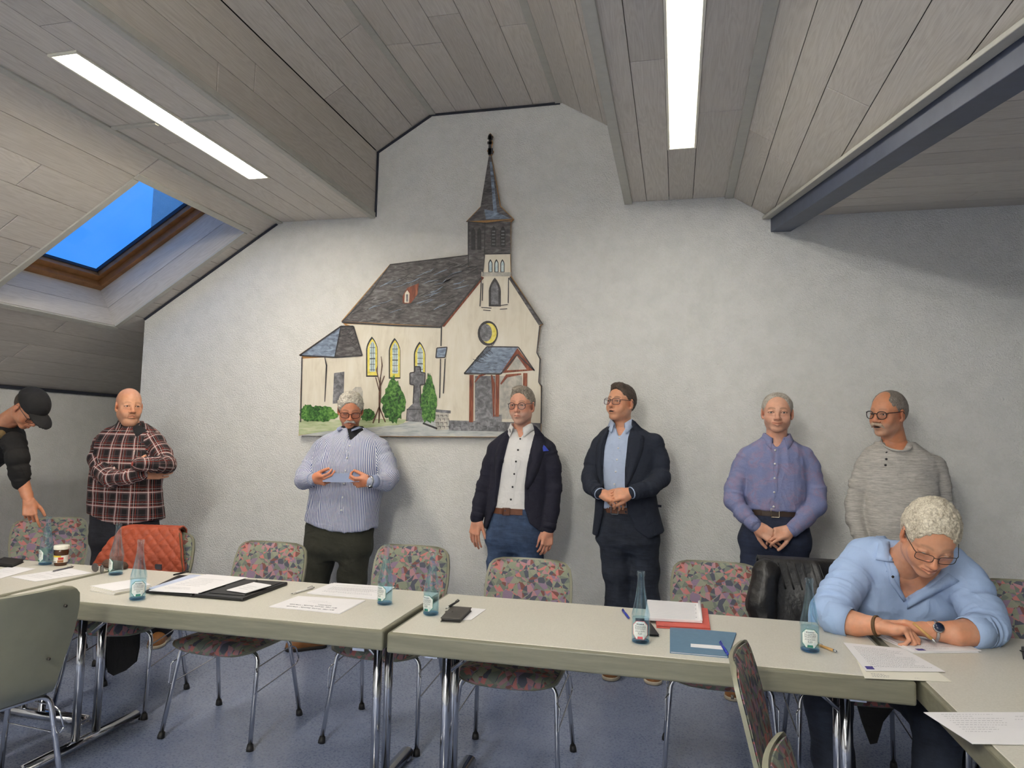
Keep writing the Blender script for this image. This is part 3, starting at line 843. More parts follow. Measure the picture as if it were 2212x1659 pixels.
def move_prim(pr, Rm_, t):
    """rigidly placed copy: local -> world by Rm_ @ p + t"""
    fn, lo, hi = pr
    c = Rm_@((lo+hi)/2)+t; e = np.abs(Rm_)@((hi-lo)/2)
    def g(X, Y, Z):
        x, y, z = X-t[0], Y-t[1], Z-t[2]
        return fn(Rm_[0, 0]*x+Rm_[1, 0]*y+Rm_[2, 0]*z, Rm_[0, 1]*x+Rm_[1, 1]*y+Rm_[2, 1]*z, Rm_[0, 2]*x+Rm_[1, 2]*y+Rm_[2, 2]*z)
    return g, c-e, c+e
def rotm(yaw=0, pitch=0, roll=0):
    """yaw about z (positive = turns to the picture's right), pitch about x (positive = looks down), roll about y"""
    cy, sy = math.cos(yaw), math.sin(yaw); cp, sp = math.cos(pitch), math.sin(pitch); cr, sr = math.cos(roll), math.sin(roll)
    Rz = np.array([[cy, -sy, 0], [sy, cy, 0], [0, 0, 1]]); Rx = np.array([[1, 0, 0], [0, cp, -sp], [0, sp, cp]]); Ry = np.array([[cr, 0, sr], [0, 1, 0], [-sr, 0, cr]])
    return Rz@Rx@Ry
def vnormals(V, Q):
    a, b, c, d = V[Q[:, 0]], V[Q[:, 1]], V[Q[:, 2]], V[Q[:, 3]]
    fn = np.cross(c-a, d-b); N = np.zeros_like(V)
    for k in range(4):
        for ax in range(3): N[:, ax] += np.bincount(Q[:, k], fn[:, ax], len(V))
    return N/np.maximum(np.linalg.norm(N, axis=1), 1e-12)[:, None]
def relax(V, Q, it=1, w=0.5):
    n = len(V); e = np.concatenate([Q[:, [0, 1]], Q[:, [1, 2]], Q[:, [2, 3]], Q[:, [3, 0]]]); e = np.concatenate([e, e[:, ::-1]])
    deg = np.bincount(e[:, 0], minlength=n).clip(1)
    for _ in range(it):
        S = np.stack([np.bincount(e[:, 0], V[e[:, 1], k], n) for k in range(3)], 1)/deg[:, None]
        V = V+(S-V)*w
    return V
def fast_mesh(name, V, Q, mat, parent=None, smooth=True, cols=None, uv=None, fmat=None):
    me = bpy.data.meshes.new(name); nq = len(Q)
    me.vertices.add(len(V)); me.vertices.foreach_set('co', np.ascontiguousarray(V, np.float32).ravel())
    me.loops.add(nq*4); me.loops.foreach_set('vertex_index', np.ascontiguousarray(Q, np.int32).ravel())
    me.polygons.add(nq); me.polygons.foreach_set('loop_start', np.arange(nq, dtype=np.int32)*4); me.polygons.foreach_set('loop_total', np.full(nq, 4, np.int32))
    me.polygons.foreach_set('use_smooth', np.full(nq, smooth))
    if fmat is not None: me.polygons.foreach_set('material_index', fmat.astype(np.int32))
    if cols is not None:
        at = me.color_attributes.new('Col', 'FLOAT_COLOR', 'POINT')
        at.data.foreach_set('color', np.concatenate([cols, np.ones((len(V), 1))], 1).astype(np.float32).ravel())
    if uv is not None:
        ul = me.uv_layers.new(name='UVMap'); ul.data.foreach_set('uv', np.ascontiguousarray(uv, np.float32).ravel())
    me.update(calc_edges=True); me.validate()
    return link_mesh(name, me, mat, parent)
def clean(V, Q):
    """drop quads on the grid rim (-1 ids)"""
    ok = (Q >= 0).all(1); return V, Q[ok]

# ================================================================== people: skin, heads, hands, clothes
def m_skin():
    t = NT('skin'); at = t.n.new('ShaderNodeVertexColor'); at.layer_name = 'Col'
    c = t.coord('Object'); nz = t.noise(c, 55, 4, 0.6); big = t.noise(c, 16, 3, 0.6)
    hs = t.n.new('ShaderNodeHueSaturation'); t.link(at.outputs['Color'], hs.inputs['Color'])
    t.link(t.math('MULTIPLY_ADD', nz.outputs['Fac'], 0.30, 0.85), hs.inputs['Value'])
    t.link(t.math('MULTIPLY_ADD', big.outputs['Fac'], 0.3, 0.85), hs.inputs['Saturation'])
    fine = t.noise(c, 420, 3, 0.6); t.bump(fine.outputs['Fac'], 0.12, 0.0012)
    return t.set(hs.outputs['Color'], 0.45, Subsurface_Weight=0.0, Specular_IOR_Level=0.4)
SKIN = m_skin()
def m_hair(name, dark, lite, scale=(60, 60, 22)):
    if name in MATS: return MATS[name]
    t = NT(name); c = t.coord('Object', scale); a = t.noise(c, 3.2, 5, 0.7, 0.8); b = t.noise(t.coord('Object'), 30, 3)
    col = t.ramp(t.math('ADD', t.math('MULTIPLY', a.outputs['Fac'], 0.75), t.math('MULTIPLY', b.outputs['Fac'], 0.25)), [(0.35, dark), (0.62, lite)])
    t.bump(a.outputs['Fac'], 0.7, 0.006)
    MATS[name] = t.set(col, 0.55); return t.m
def m_cloth(name, color, rough=0.85, var=0.1, weave=700, bump=0.15, sheen=0.0):
    if name in MATS: return MATS[name]
    t = NT(name); c = t.coord('Object'); w = t.noise(c, weave, 2, 0.5); b = t.noise(c, 12, 4, 0.6)
    d = tuple(x*(1-var) for x in color[:3])+(1,); l = tuple(min(1, x*(1+var)) for x in color[:3])+(1,)
    col = t.mix(0.5, t.ramp(w.outputs['Fac'], [(0.35, d), (0.65, l)]), t.ramp(b.outputs['Fac'], [(0.3, d), (0.7, l)]))
    fold_bump(t, w.outputs['Fac'])
    MATS[name] = t.set(col, rough); return t.m
def fold_bump(t, weave=None, k=1.0):
    """creases: two ridged noises, one drawn out along the drop of the cloth"""
    a = t.noise(t.coord('Object', (1, 1, .5)), 7, 2, .5, 1.2); b = t.noise(t.coord('Object', (.8, .8, 1.3)), 13, 2, .5, .8)
    r = lambda n: t.math('ABSOLUTE', t.math('SUBTRACT', n.outputs['Fac'], .5))
    hgt = t.math('ADD', r(a), t.math('MULTIPLY', r(b), .45))
    if weave is not None: hgt = t.math('ADD', hgt, t.math('MULTIPLY', weave, .035))
    t.bump(t.math('MULTIPLY', hgt, -1.0), .40*k, .04)
def m_denim(name, dark, lite):
    if name in MATS: return MATS[name]
    t = NT(name); c = t.coord('Object'); w = t.noise(t.coord('Object', (1, 1, 3)), 380, 2, 0.5); b = t.noise(t.coord('Object', (1, 1, 0.5)), 9, 4, 0.65); f = t.noise(t.coord('Object', (1, 1, 5)), 14, 3, 0.6)
    k = t.math('ADD', t.math('MULTIPLY', b.outputs['Fac'], 0.6), t.math('ADD', t.math('MULTIPLY', f.outputs['Fac'], 0.3), t.math('MULTIPLY', w.outputs['Fac'], 0.25)))
    col = t.ramp(k, [(0.42, dark), (0.75, lite)])
    t.bump(f.outputs['Fac'], 0.35, 0.008)
    MATS[name] = t.set(col, 0.85); return t.m
def m_stripes(name, period, base, stripe, duty=0.5, extra=None):
    """UV stripes along the garment length"""
    t = NT(name); uv = t.n.new('ShaderNodeUVMap').outputs['UV']; s = t.sep(uv)
    ph = t.math('FRACT', t.math('DIVIDE', s[0], period))
    k = t.ramp(ph, [(0.0, base), (duty, stripe)], 'CONSTANT')
    b = t.noise(t.coord('Object'), 10, 4); hs = t.n.new('ShaderNodeHueSaturation'); t.link(k, hs.inputs['Color']); t.link(t.math('MULTIPLY_ADD', b.outputs['Fac'], 0.2, 0.9), hs.inputs['Value'])
    fold_bump(t); MATS[name] = t.set(hs.outputs['Color'], 0.8); return t.m
def m_plaid(name):
    t = NT(name); uv = t.n.new('ShaderNodeUVMap').outputs['UV']; s = t.sep(uv)
    K = (0, 0, 0, 1); W_ = srgb(214, 190, 184); G = srgb(78, 62, 64); R_ = srgb(172, 62, 38); D = srgb(22, 17, 20)
    stops = [(0.0, D), (0.30, G), (0.40, W_), (0.47, G), (0.52, R_), (0.545, D), (0.66, W_), (0.685, D), (0.78, R_), (0.805, D), (0.88, G), (0.95, D)]
    def bands(x, per, off):
        return t.ramp(t.math('FRACT', t.math('ADD', t.math('DIVIDE', x, per), off)), stops, 'CONSTANT')
    a, b = bands(s[0], 0.088, 0.1), bands(s[1], 0.096, 0.35)
    tw = t.noise(t.coord('Object'), 900, 1)
    mixd = t.mix(t.ramp(tw.outputs['Fac'], [(0.44, (0,)*3), (0.56, (1,)*3)]), a, b)
    lite = t.mix(1.0, a, b, 'LIGHTEN')
    col = t.mix(0.42, mixd, lite); fold_bump(t)
    MATS[name] = t.set(col, 0.85); return t.m
EYE = None
def m_eye():
    t = NT('eye'); c = t.coord('Object')       # the iris sits at local -y
    s = t.sep(c); rad = t.math('SQRT', t.math('ADD', t.math('POWER', s[0], 2.0), t.math('POWER', s[2], 2.0)))
    front = t.math('LESS_THAN', s[1], 0.0)
    col = t.ramp(t.math('MULTIPLY', rad, 100.0), [(0.0, (0.01, 0.01, 0.012)), (0.22, (0.01, 0.01, 0.012)), (0.26, srgb(84, 70, 58)), (0.52, srgb(60, 52, 48)), (0.58, srgb(205, 196, 188))])
    return t.set(t.mix(front, srgb(205, 196, 188), col), 0.15)
EYE = m_eye()
LENS = NT('spectacle_lens')
_tr = LENS.n.new('ShaderNodeBsdfTransparent'); _gl = LENS.n.new('ShaderNodeBsdfGlossy'); _mx = LENS.n.new('ShaderNodeMixShader'); _gl.inputs['Roughness'].default_value = 0.03
_nz = LENS.noise(LENS.coord('Object'), 5, 1); LENS.link(LENS.ramp(_nz.outputs['Fac'], [(0, (0.04,)*3), (1, (0.07,)*3)]), _mx.inputs[0])
_tr.inputs['Color'].default_value = (0.93, 0.93, 0.95, 1)
LENS.link(_tr.outputs[0], _mx.inputs[1]); LENS.link(_gl.outputs[0], _mx.inputs[2]); LENS.link(_mx.outputs[0], LENS.out.inputs['Surface'])
LENS = LENS.m

def sm(a, b, x): t = np.clip((x-a)/(b-a), 0, 1); return t*t*(3-2*t)
EX = .0332
def head_mesh(S, neck_local, neck_r, h=0.0027):
    """continuous head + neck surface in head coordinates (eye level z=0, face towards -y)"""
    F = Field((-.105, -.135, min(-.17, neck_local[2]-.03)), (.105, .135, .135), h)
    # widen the box so that the neck end always fits
    nl = A(*neck_local)
    lo = np.minimum(F.lo, nl-0.08); hi = np.maximum(A(.105, .135, .135), nl+0.08); F = Field(lo, hi, h)
    jw, fat = S.get('jaw', 1.0), S.get('fat', 0.0)
    u = lambda pr, k=0.0, op='u': F.apply(pr, k, op)
    u(ell((0, .014, .038), (.0755, .094, .080)))
    u(ell((0, .045, .008), (.064, .060, .066)), .03)
    u(ell((0, -.030, -.010), (.063, .056, .084)), .03)
    u(ell((0, -.022, -.062), (.055*jw+fat, .056, .052+fat)), .03)
    for s in (-1, 1):
        u(ell((s*.045*jw, .002, -.058), (.017+fat, .028, .026)), .03)
        u(ell((s*.041, -.054, -.030), (.022+fat, .020, .025)), .02)
    u(ell((0, -.064, -.100), (.027, .021, .018)), .022)
    if fat > 0.004: u(ell((0, -.035, -.115), (.045, .045, .024)), .03)
    u(cone((0, .026, -.06), neck_local, .053+fat, neck_r), .022)
    for s in (-1, 1):
        u(cone((s*.043, -.062, .020), (s*.012, -.079, .016), .009, .0095), .014)
        u(ell((s*.032, -.097, -.003), (.020, .0165, .0128)), .009, 's')
        op = S.get('eye', 1.0)
        u(ell((s*EX, -.0735, -.001), (.0165, .0135, .0128)), .004)
        u(cone((s*(EX+.015), -.0735, .000), (s*(EX-.003), -.0845, .0068), .0026, .0030), .004)     # upper lid fold
        u(cone((s*(EX-.003), -.0845, .0068), (s*(EX-.015), -.079, .001), .0030, .0024), .004)
        if op > 0: u(ell((s*EX, -.0890, -.0012), (.0142, .010, .0054*op)), .0012, 's')
        u(cone((s*(EX+.014), -.0735, -.013), (s*(EX-.012), -.081, -.0165), .0030, .003), .007)     # bag
    u(cone((0, -.078, .012), (0, -.104, -.030), .0088, .0108), .012)
    u(ell((0, -.106, -.034), (.0128*S.get('nose', 1), .0118, .0105)), .006)
    for s in (-1, 1):
        u(ell((s*.0125*S.get('nose', 1), -.094, -.0385), (.0085, .011, .008)), .005)
        u(cone((s*.006, -.104, -.0465), (s*.006, -.098, -.038), .0032), .002, 's')
    u(ell((0, -.075, -.063), (.029, .018, .022)), .014)
    cu = S.get('smile', 0.0); wd = 1.0+max(0, cu)*22
    mw = .0235*wd
    for s in (-1, 1):
        u(cone((s*mw, -.0825, -.0655+cu), (s*.004, -.0955, -.0600), .0034, .0052), .005)
        u(cone((s*mw*.8, -.084, -.0695+cu*.8), (0, -.0940, -.0735), .0046, .0066), .005)
        u(cone((s*.021, -.0925, -.043), (s*(.033+cu), -.081, -.066+cu), .0017, .0012), .007, 's')
        u(ell((s*(.040+cu*.5), -.060, -.048+cu), (.015, .015, .018)), .016)
        u(cone((s*mw*1.04, -.0865, -.0655+cu), (0, -.1015, -.0664), .0016, .0021), .0015, 's')
    if S.get('open', 0): u(ell((0, -.097, -.0685), (.0165, .013, .0055*S['open'])), .002, 's')
    for s in (-1, 1):
        Re = rotm(0.28*s, 0, 0)@np.array([[1, 0, 0], [0, math.cos(.15), -math.sin(.15)], [0, math.sin(.15), math.cos(.15)]])
        u(ell((s*.0785, .012, -.008), (.0075, .0185, .0315), Re), .007)
        u(ell((s*.0868, .008, -.003), (.0055, .0105, .0185), Re), .004, 's')
        u(ell((s*.075, .002, -.034), (.006, .009, .010)), .006)
    V, Q = clean(*F.mesh()); V = relax(V, Q, 1, 0.35)
    # colour regions
    base = A(*S.get('skin', srgb(205, 150, 120)))[:3]
    C = np.tile(base, (len(V), 1)); x, y, z = np.abs(V[:, 0]), V[:, 1], V[:, 2]
    def blend(mask, col, k): C[:] = C + (A(*col)[:3]-C)*np.clip(mask*k, 0, 1)[:, None]
    red = base*A(1.02, 0.72, 0.66)
    blend(np.exp(-((x/.018)**2+((y+.104)/.02)**2+((z+.034)/.016)**2)), red, .55)
    blend(np.exp(-(((x-.042)/.02)**2+((y+.065)/.03)**2+((z+.03)/.022)**2)), red, .4)
    blend(np.exp(-(((x-.08)/.012)**2+((z+.008)/.04)**2))*(y > -.02), red, .5)
    lip = np.exp(-((np.maximum(x-mw*.55, 0)/.010)**2+((z+.0665-cu*(x/mw)**2)/.0068)**2))*(y < -.078)
    blend(lip, base*A(.92, .58, .56), .62)
    blend(np.exp(-((z+.0662-cu*(x/mw)**2)/.0019)**2)*(x < mw*1.05)*(y < -.076), base*A(.30, .14, .13), .9)
    if S.get('open', 0): blend(((x/.017)**2+((z+.0685)/(.006*S['open']))**2 < 1.15)*(y < -.07)*1.0, (.03, .012, .012), 1)
    bz = .0215+.004*np.sin(np.clip((x-.012)/.036, 0, 1)*3.14)
    br = np.exp(-((z-bz)/.0048)**2)*sm(.008, .014, x)*(1-sm(.044, .052, x))*(y < -.045)
    blend(br, S.get('brow', srgb(96, 74, 58)), S.get('browk', .7))
    ee = np.sqrt(((x-EX)/.0150)**2+((z+.0012)/(.0066*max(.35, S.get('eye', 1))))**2)
    blend(np.exp(-((ee-1.0)/.22)**2)*(y < -.066)*np.where(z > -.002, 1, .45), (.035, .02, .016), .85)
    if 'stubble' in S:
        st = sm(-.035, -.06, z)*(y < .0)*(1-lip)*np.exp(-np.maximum(x-.05, 0)/.02)*sm(-.16, -.11, z)
        blend(st, S['stubble'], S.get('stubk', .35))
    if 'shade_scalp' in S:
        blend(sm(.05, .075, z+0.35*np.maximum(y, 0)), S['shade_scalp'], .35)
    blend(np.exp(-(((x-.031)/.02)**2+((z+.016)/.008)**2))*(y < -.06), base*A(.72, .55, .5), .35)
    blend(sm(.0, 1, np.clip(vnoise(V, 45, 5)*1.6-.55, 0, 1)), red, .18)
    return V, Q, C
def hair_mesh(S, h=0.0030):
    st = S['hair']; t = st.get('t', .008); F = Field((-.12, -.14, -.13), (.12, .145, .16), h)
    top = st.get('top', t)
    F.apply(ell((0, .015, .038), (.0755+t, .094+t, .080+top)))
    F.apply(ell((0, .045, .006), (.064+t, .060+t, .068)), .03)
    if st.get('quiff'): F.apply(ell((0, -.045, .100), (.050, .034, st['quiff'])), .03)
    zf = st.get('front', .074); 
    F.apply(ell((0, -.088, zf-.085), (st.get('fw', .064), .066, .085)), .012, 's')
    if 'peak' in st:
        for s in (-1, 1): F.apply(ell((s*.042, -.060, zf-.012), (.026, .05, st['peak'])), .01, 's')
    if 'bald' in st: F.apply(ell(st.get('baldc', (0, -.02, .125)), st['bald']), .012, 's')
    F.apply(ell((0, -.125, -.02), (.2, .085, .09)), .006, 's')
    for s in (-1, 1): F.apply(ell((s*.085, .010, -.010), (.022, .0215, .036)), .006, 's')
    sb = st.get('side', -.022)
    F.cut(lambda X, Y, Z: np.interp(Y, [-.06, -.02, .0, .03, .06, .10], [sb, sb-.004, .010, -.030, -.085, -.090]).astype(np.float32)-Z+0*X)
    V, Q = clean(*F.mesh()); V = relax(V, Q, 1, .4); N = vnormals(V, Q)
    am, fr = st.get('tuft', .003), st.get('freq', (130, 60, 90))
    d = (vnoise(V, fr, 3)-.5)*2*am + (vnoise(V, A(*fr)*2.3, 4)-.5)*am
    V = V+N*d[:, None]
    return V, Q
def beard_mesh(kind, h=0.0022):
    F = Field((-.06, -.135, -.13), (.06, -.03, .0), h)
    if kind == 'moustache':
        for s in (-1, 1):
            F.apply(cone((s*.002, -.1015, -.0505), (s*.020, -.0955, -.0545), .0068, .0078), .006)
            F.apply(cone((s*.020, -.0955, -.0545), (s*.036, -.081, -.0700), .0078, .004), .006)
    V, Q = clean(*F.mesh()); N = vnormals(V, Q)
    return V+N*((vnoise(V, (500, 200, 160), 2)-.5)*.004)[:, None], Q
def glasses_parts(style, col, T, parent, r=0.0017):
    M_ = plain('spectacle_frame_'+col[0], col[1], 0.3, var=0.05)
    root = None; g = bmesh.new()
    hw, hh, ex = {'round': (.0235, .0205, 2.2), 'panto': (.0245, .0195, 2.6), 'rect': (.0265, .0150, 4.0), 'square': (.0265, .0195, 3.6)}[style]
    lens = []
    for s in (-1, 1):
        pts = []
        for k in range(25):
            a = 2*math.pi*k/24; c, sn = math.cos(a), math.sin(a)
            x = s*.0345+hw*np.sign(c)*abs(c)**(2/ex); zz = -.006+hh*np.sign(sn)*abs(sn)**(2/ex)
            if style == 'panto' and sn < 0: x = s*.0345+hw*np.sign(c)*abs(c)**(2/ex)*(1-.18*(-sn))
            pts.append(A(x, -.1045+abs(x)*abs(x)*3.2, zz))
        lens.append(pts[:-1])
        bm_tube(g, [T(p) for p in pts], r, 6)
        bm_tube(g, [T(A(s*(.0335+hw), -.0925, .004)), T(A(s*.066, -.086, .007)), T(A(s*.079, -.03, .010)), T(A(s*.083, .004, .014)), T(A(s*.082, .020, .000))], r*1.05, 6)
    bm_tube(g, [T(A(-.0335+hw-.001, -.1042, .001)), T(A(0, -.1095, .004)), T(A(.0335-hw+.001, -.1042, .001))], r*1.1, 6)
    o = bm_done('glasses', g, M_, parent, smooth=True)
    for pts in lens:
        c = sum(pts)/len(pts); vs_ = [T(p) for p in pts]+[T(c)]
        mesh_from('lens', vs_, [(i, (i+1) % 24, 24) for i in range(24)], LENS, o)
    return o
def frame3(d, n):
    d = A(*d); d = d/np.linalg.norm(d); n = A(*n); n = n-d*(n@d); n = n/np.linalg.norm(n)
    return d, n, np.cross(d, n)
def hand_mesh(wrist, d, palm, thumb_side, curl=(25, 30, 20), spread=6, thumb=(35, 25, 20), sc=1.0, curls=None, fore=None, h=0.0024, arm_r=.030):
    """hand from the wrist along d; palm = direction the palm faces; thumb_side=+1/-1 picks the side (d x palm)"""
    d, n, s = frame3(d, palm); s = s*thumb_side; w = A(*wrist)
    prims = []
    P = lambda a, b, c: w+(d*a+s*b+n*c)*sc
    names = [('i', .030, .094, (.044, .026, .021), .0092), ('m', .010, .098, (.048, .030, .022), .0095), ('r', -.011, .094, (.044, .028, .021), .0090), ('p', -.030, .085, (.034, .021, .019), .0080)]
    for k, (nm, off, L, seg, r) in enumerate(names):
        prims.append((cone(P(0, off*.62, 0), P(L*.98, off, 0.0-.004*abs(k-1)), .0155*sc, .0122*sc), .012))
    prims.append((ell(P(.045, .0, .006), A(.040, .040, .017)*sc, np.stack([d, s, n], 1)), .012))
    prims.append((ell(P(.035, .026, .012), A(.034, .017, .017)*sc, np.stack([d, s, n], 1)), .012))
    # fingers
    for k, (nm, off, L, seg, r) in enumerate(names):
        c3 = (curls[k] if curls else curl); a = 0; sp = math.radians(spread)*(1.0-k*.66)
        p = P(L, off, -.002-.002*abs(k-1)); dd = d*math.cos(sp)+s*math.sin(sp)
        rr = r*sc
        for j, ln in enumerate(seg):
            a += math.radians(c3[j]); v = dd*math.cos(a)+n*math.sin(a); q = p+v*ln*sc
            prims.append((cone(p, q, rr, rr*.90), .0022 if j == 0 else .003)); p = q; rr *= .90
    # thumb: leaves the side of the palm near its base
    t0 = P(.018, .030, .010); ta = math.radians(thumb[0]); up = math.radians(thumb[2])
    v = d*math.cos(ta)+s*math.sin(ta)*math.cos(up)+n*math.sin(ta)*math.sin(up)+n*.25; v /= np.linalg.norm(v)
    p = t0; rr = .0135*sc
    bend = math.radians(thumb[1])
    for j, ln in enumerate((.042, .034, .028)):
        q = p+v*ln*sc; prims.append((cone(p, q, rr, rr*.88), .006 if j == 0 else .003)); p = q; rr *= .88
        v = v*math.cos(bend)+(d*.75-s*.4+n*.2)*math.sin(bend); v /= np.linalg.norm(v)
    f0 = w-d*.05 if fore is None else A(*fore)
    prims.append((cone(f0, P(.02, 0, 0), arm_r, .0245*sc), .02))
    lo = np.min([p[0][1] for p in prims], 0)-.01; hi = np.max([p[0][2] for p in prims], 0)+.01
    F = Field(lo, hi, h)
    for pr, k in prims: F.apply(pr, k)
    V, Q = clean(*F.mesh()); V = relax(V, Q, 1, .3)
    return V, Q
def hand_cols(V, skin, seed=1):
    base = A(*skin)[:3]; k = vnoise(V, 60, seed)
    return base*(0.92+0.16*k)[:, None]*np.stack([np.ones(len(V)), 1-.10*k, 1-.12*k], 1)
def merge(parts):
    V, Q, C, o = [], [], [], 0
    for v, q, c in parts: V.append(v); Q.append(q+o); C.append(c); o += len(v)
    return np.concatenate(V), np.concatenate(Q), np.concatenate(C)
def wrinkle(V, Q, amp, freq=(9, 9, 9), seed=0, chains=None, arm_amp=None):
    """cloth folds: ridged noise pushed along the normals, slanted on the sleeves"""
    N = vnormals(V, Q); W = vnoise(V, 5.5, seed+9)*4
    def rid(P_, f, sd): return 1-np.abs(2*vnoise(P_+W[:, None]*.012, f, sd)-1)
    d = amp*(rid(V, freq, seed)-.5)+amp*.5*(rid(V, A(*freq)*2.1, seed+1)-.5)
    if chains is not None and arm_amp:
        best = np.full(len(V), 9.0); al = np.zeros(len(V))
        for ch in chains:
            s0 = 0
            for (a, ra), (b, rb) in zip(ch[:-1], ch[1:]):
                ab = b-a; L = np.linalg.norm(ab); t = np.clip(((V-a)@ab)/(L*L), 0, 1)
                D = np.linalg.norm(V-a-t[:, None]*ab, axis=1)-(ra+(rb-ra)*t)
                m = D < best; best = np.where(m, D, best); al = np.where(m, s0+t*L, al); s0 += L
        on = np.exp(-np.clip(best, 0, 1)/.012)
        q = np.stack([al*34, V[:, 2]*6+V[:, 0]*6, V[:, 1]*7], 1)
        r = 1-np.abs(2*vnoise(q+W[:, None]*.25, 1.0, seed+5)-1)
        d = d*(1-on)+on*arm_amp*(r-.55)
    return V+N*d[:, None]
def cloth_uv(V, Q, chains, torso_c):
    """per-corner UV: around / along each sleeve, width / height on the body"""
    C = V[Q].mean(1); best = np.full(len(Q), 0.015); which = np.full(len(Q), -1); k = 0; segs = []
    for ch in chains or []:
        s0 = 0
        for (a, ra), (b, rb) in zip(ch[:-1], ch[1:]):
            ab = b-a; L = np.linalg.norm(ab); t = np.clip(((C-a)@ab)/(L*L), 0, 1)
            D = np.abs(np.linalg.norm(C-a-t[:, None]*ab, axis=1)-(ra+(rb-ra)*t))
            m = D < best; best = np.where(m, D, best); which = np.where(m, k, which); segs.append((a, ab/L, s0, ra)); s0 += L; k += 1
    P = V[Q]                                   # (q,4,3)
    uv = np.stack([np.arctan2(P[..., 0]-torso_c[0], torso_c[1]+.06-P[..., 1])*.20, P[..., 2]], -1)
    for i, (a, t, s0, ra) in enumerate(segs):
        m = which == i
        if not m.any(): continue
        R = P[m]-a; al = R@t
        n = np.cross(t, A(0, 1, 0)); n /= np.linalg.norm(n); bb = np.cross(t, n)     # seam at the far side
        if bb[1] > 0: bb = -bb
        ang = np.arctan2(R@n, R@bb)
        uv[m] = np.stack([ang*max(ra, .05), -al-s0], -1)
    return uv
def cone_chain(F, ch, k=0.015, g=0.0):
    for (a, ra), (b, rb) in zip(ch[:-1], ch[1:]): F.apply(cone(a, b, ra+g, rb+g), k)
def front_y(F, x, z):
    """first surface met from the front at (x,z) of a field"""
    i = int(round((x-F.lo[0])/F.h)); k = int(round((z-F.lo[2])/F.h))
    col = F.f[min(max(i, 0), F.n[0]-1), :, min(max(k, 0), F.n[2]-1)]
    j = np.argmax(col < 0)
    if col[j] >= 0: return None
    if j > 0: j = j-1+col[j-1]/(col[j-1]-col[j])
    return F.lo[1]+j*F.h
def patch_on(F, outline, off, thick, name, mat, parent, base, n=6):
    """flat patch (pocket, handkerchief, placket) lying on the front of a field; outline in (x,z)"""
    o = np.array(outline); c = o.mean(0); pts = [c]; 
    V = []; 
    for p in [c]+list(o):
        y = front_y(F, p[0], p[1]); y = y if y is not None else front_y(F, c[0], c[1])
        V.append(A(p[0], (y if y is not None else 0)-off, p[1])-base)
    m = len(o); B = [v+A(0, thick, 0) for v in V]
    F_ = [(0, 1+i, 1+(i+1) % m) for i in range(m)]+[(m+1, m+2+(i+1) % m, m+2+i) for i in range(m)]+[(1+i, m+2+i, m+2+(i+1) % m, 1+(i+1) % m) for i in range(m)]
    return mesh_from(name, V+B, F_, mat, parent)
def strip_on(F, pts, width, off, name, mat, parent, base, thick=.003):
    """ribbon following the front of a field through (x,z) points"""
    V, Fc = [], []
    P_ = [A(*p) for p in pts]; dense = []
    for a, b in zip(P_[:-1], P_[1:]):
        m = max(1, int(np.linalg.norm(b-a)/.012))
        dense += [a+(b-a)*i/m for i in range(m)]
    dense.append(P_[-1]); last = 0
    for i, p in enumerate(dense):
        t = dense[min(i+1, len(dense)-1)]-dense[max(0, i-1)]; t /= np.linalg.norm(t); nn = A(-t[1], t[0])
        for s in (-.5, .5):
            q = p+nn*s*width; y = front_y(F, q[0], q[1])
            last = y if y is not None else last
            V.append(A(q[0], last-off, q[1])-base)
    m = len(V); V += [v+A(0, thick+off*.8, 0) for v in V]
    for i in range(0, m-2, 2):
        Fc += [(i, i+1, i+3, i+2), (m+i+2, m+i+3, m+i+1, m+i), (i, i+2, m+i+2, m+i), (i+1, m+i+1, m+i+3, i+3)]
    Fc += [(0, m, m+1, 1), (m-2, m-1, 2*m-1, 2*m-2)]
    o = mesh_from(name, V, Fc, mat, parent, smooth=False); ul = o.data.uv_layers.new(name='UVMap')
    for lp in o.data.loops: v_ = o.data.vertices[lp.vertex_index].co; ul.data[lp.index].uv = (v_.x, v_.z)
    return o
def buttons_on(F, pts, mat, parent, base, r=.0055, name='button'):
    for x, z in pts:
        y = front_y(F, x, z)
        if y is None: continue
        tube(name, [A(x, y-.007, z)-base, A(x, y+.001, z)-base], r, mat, parent, 10)
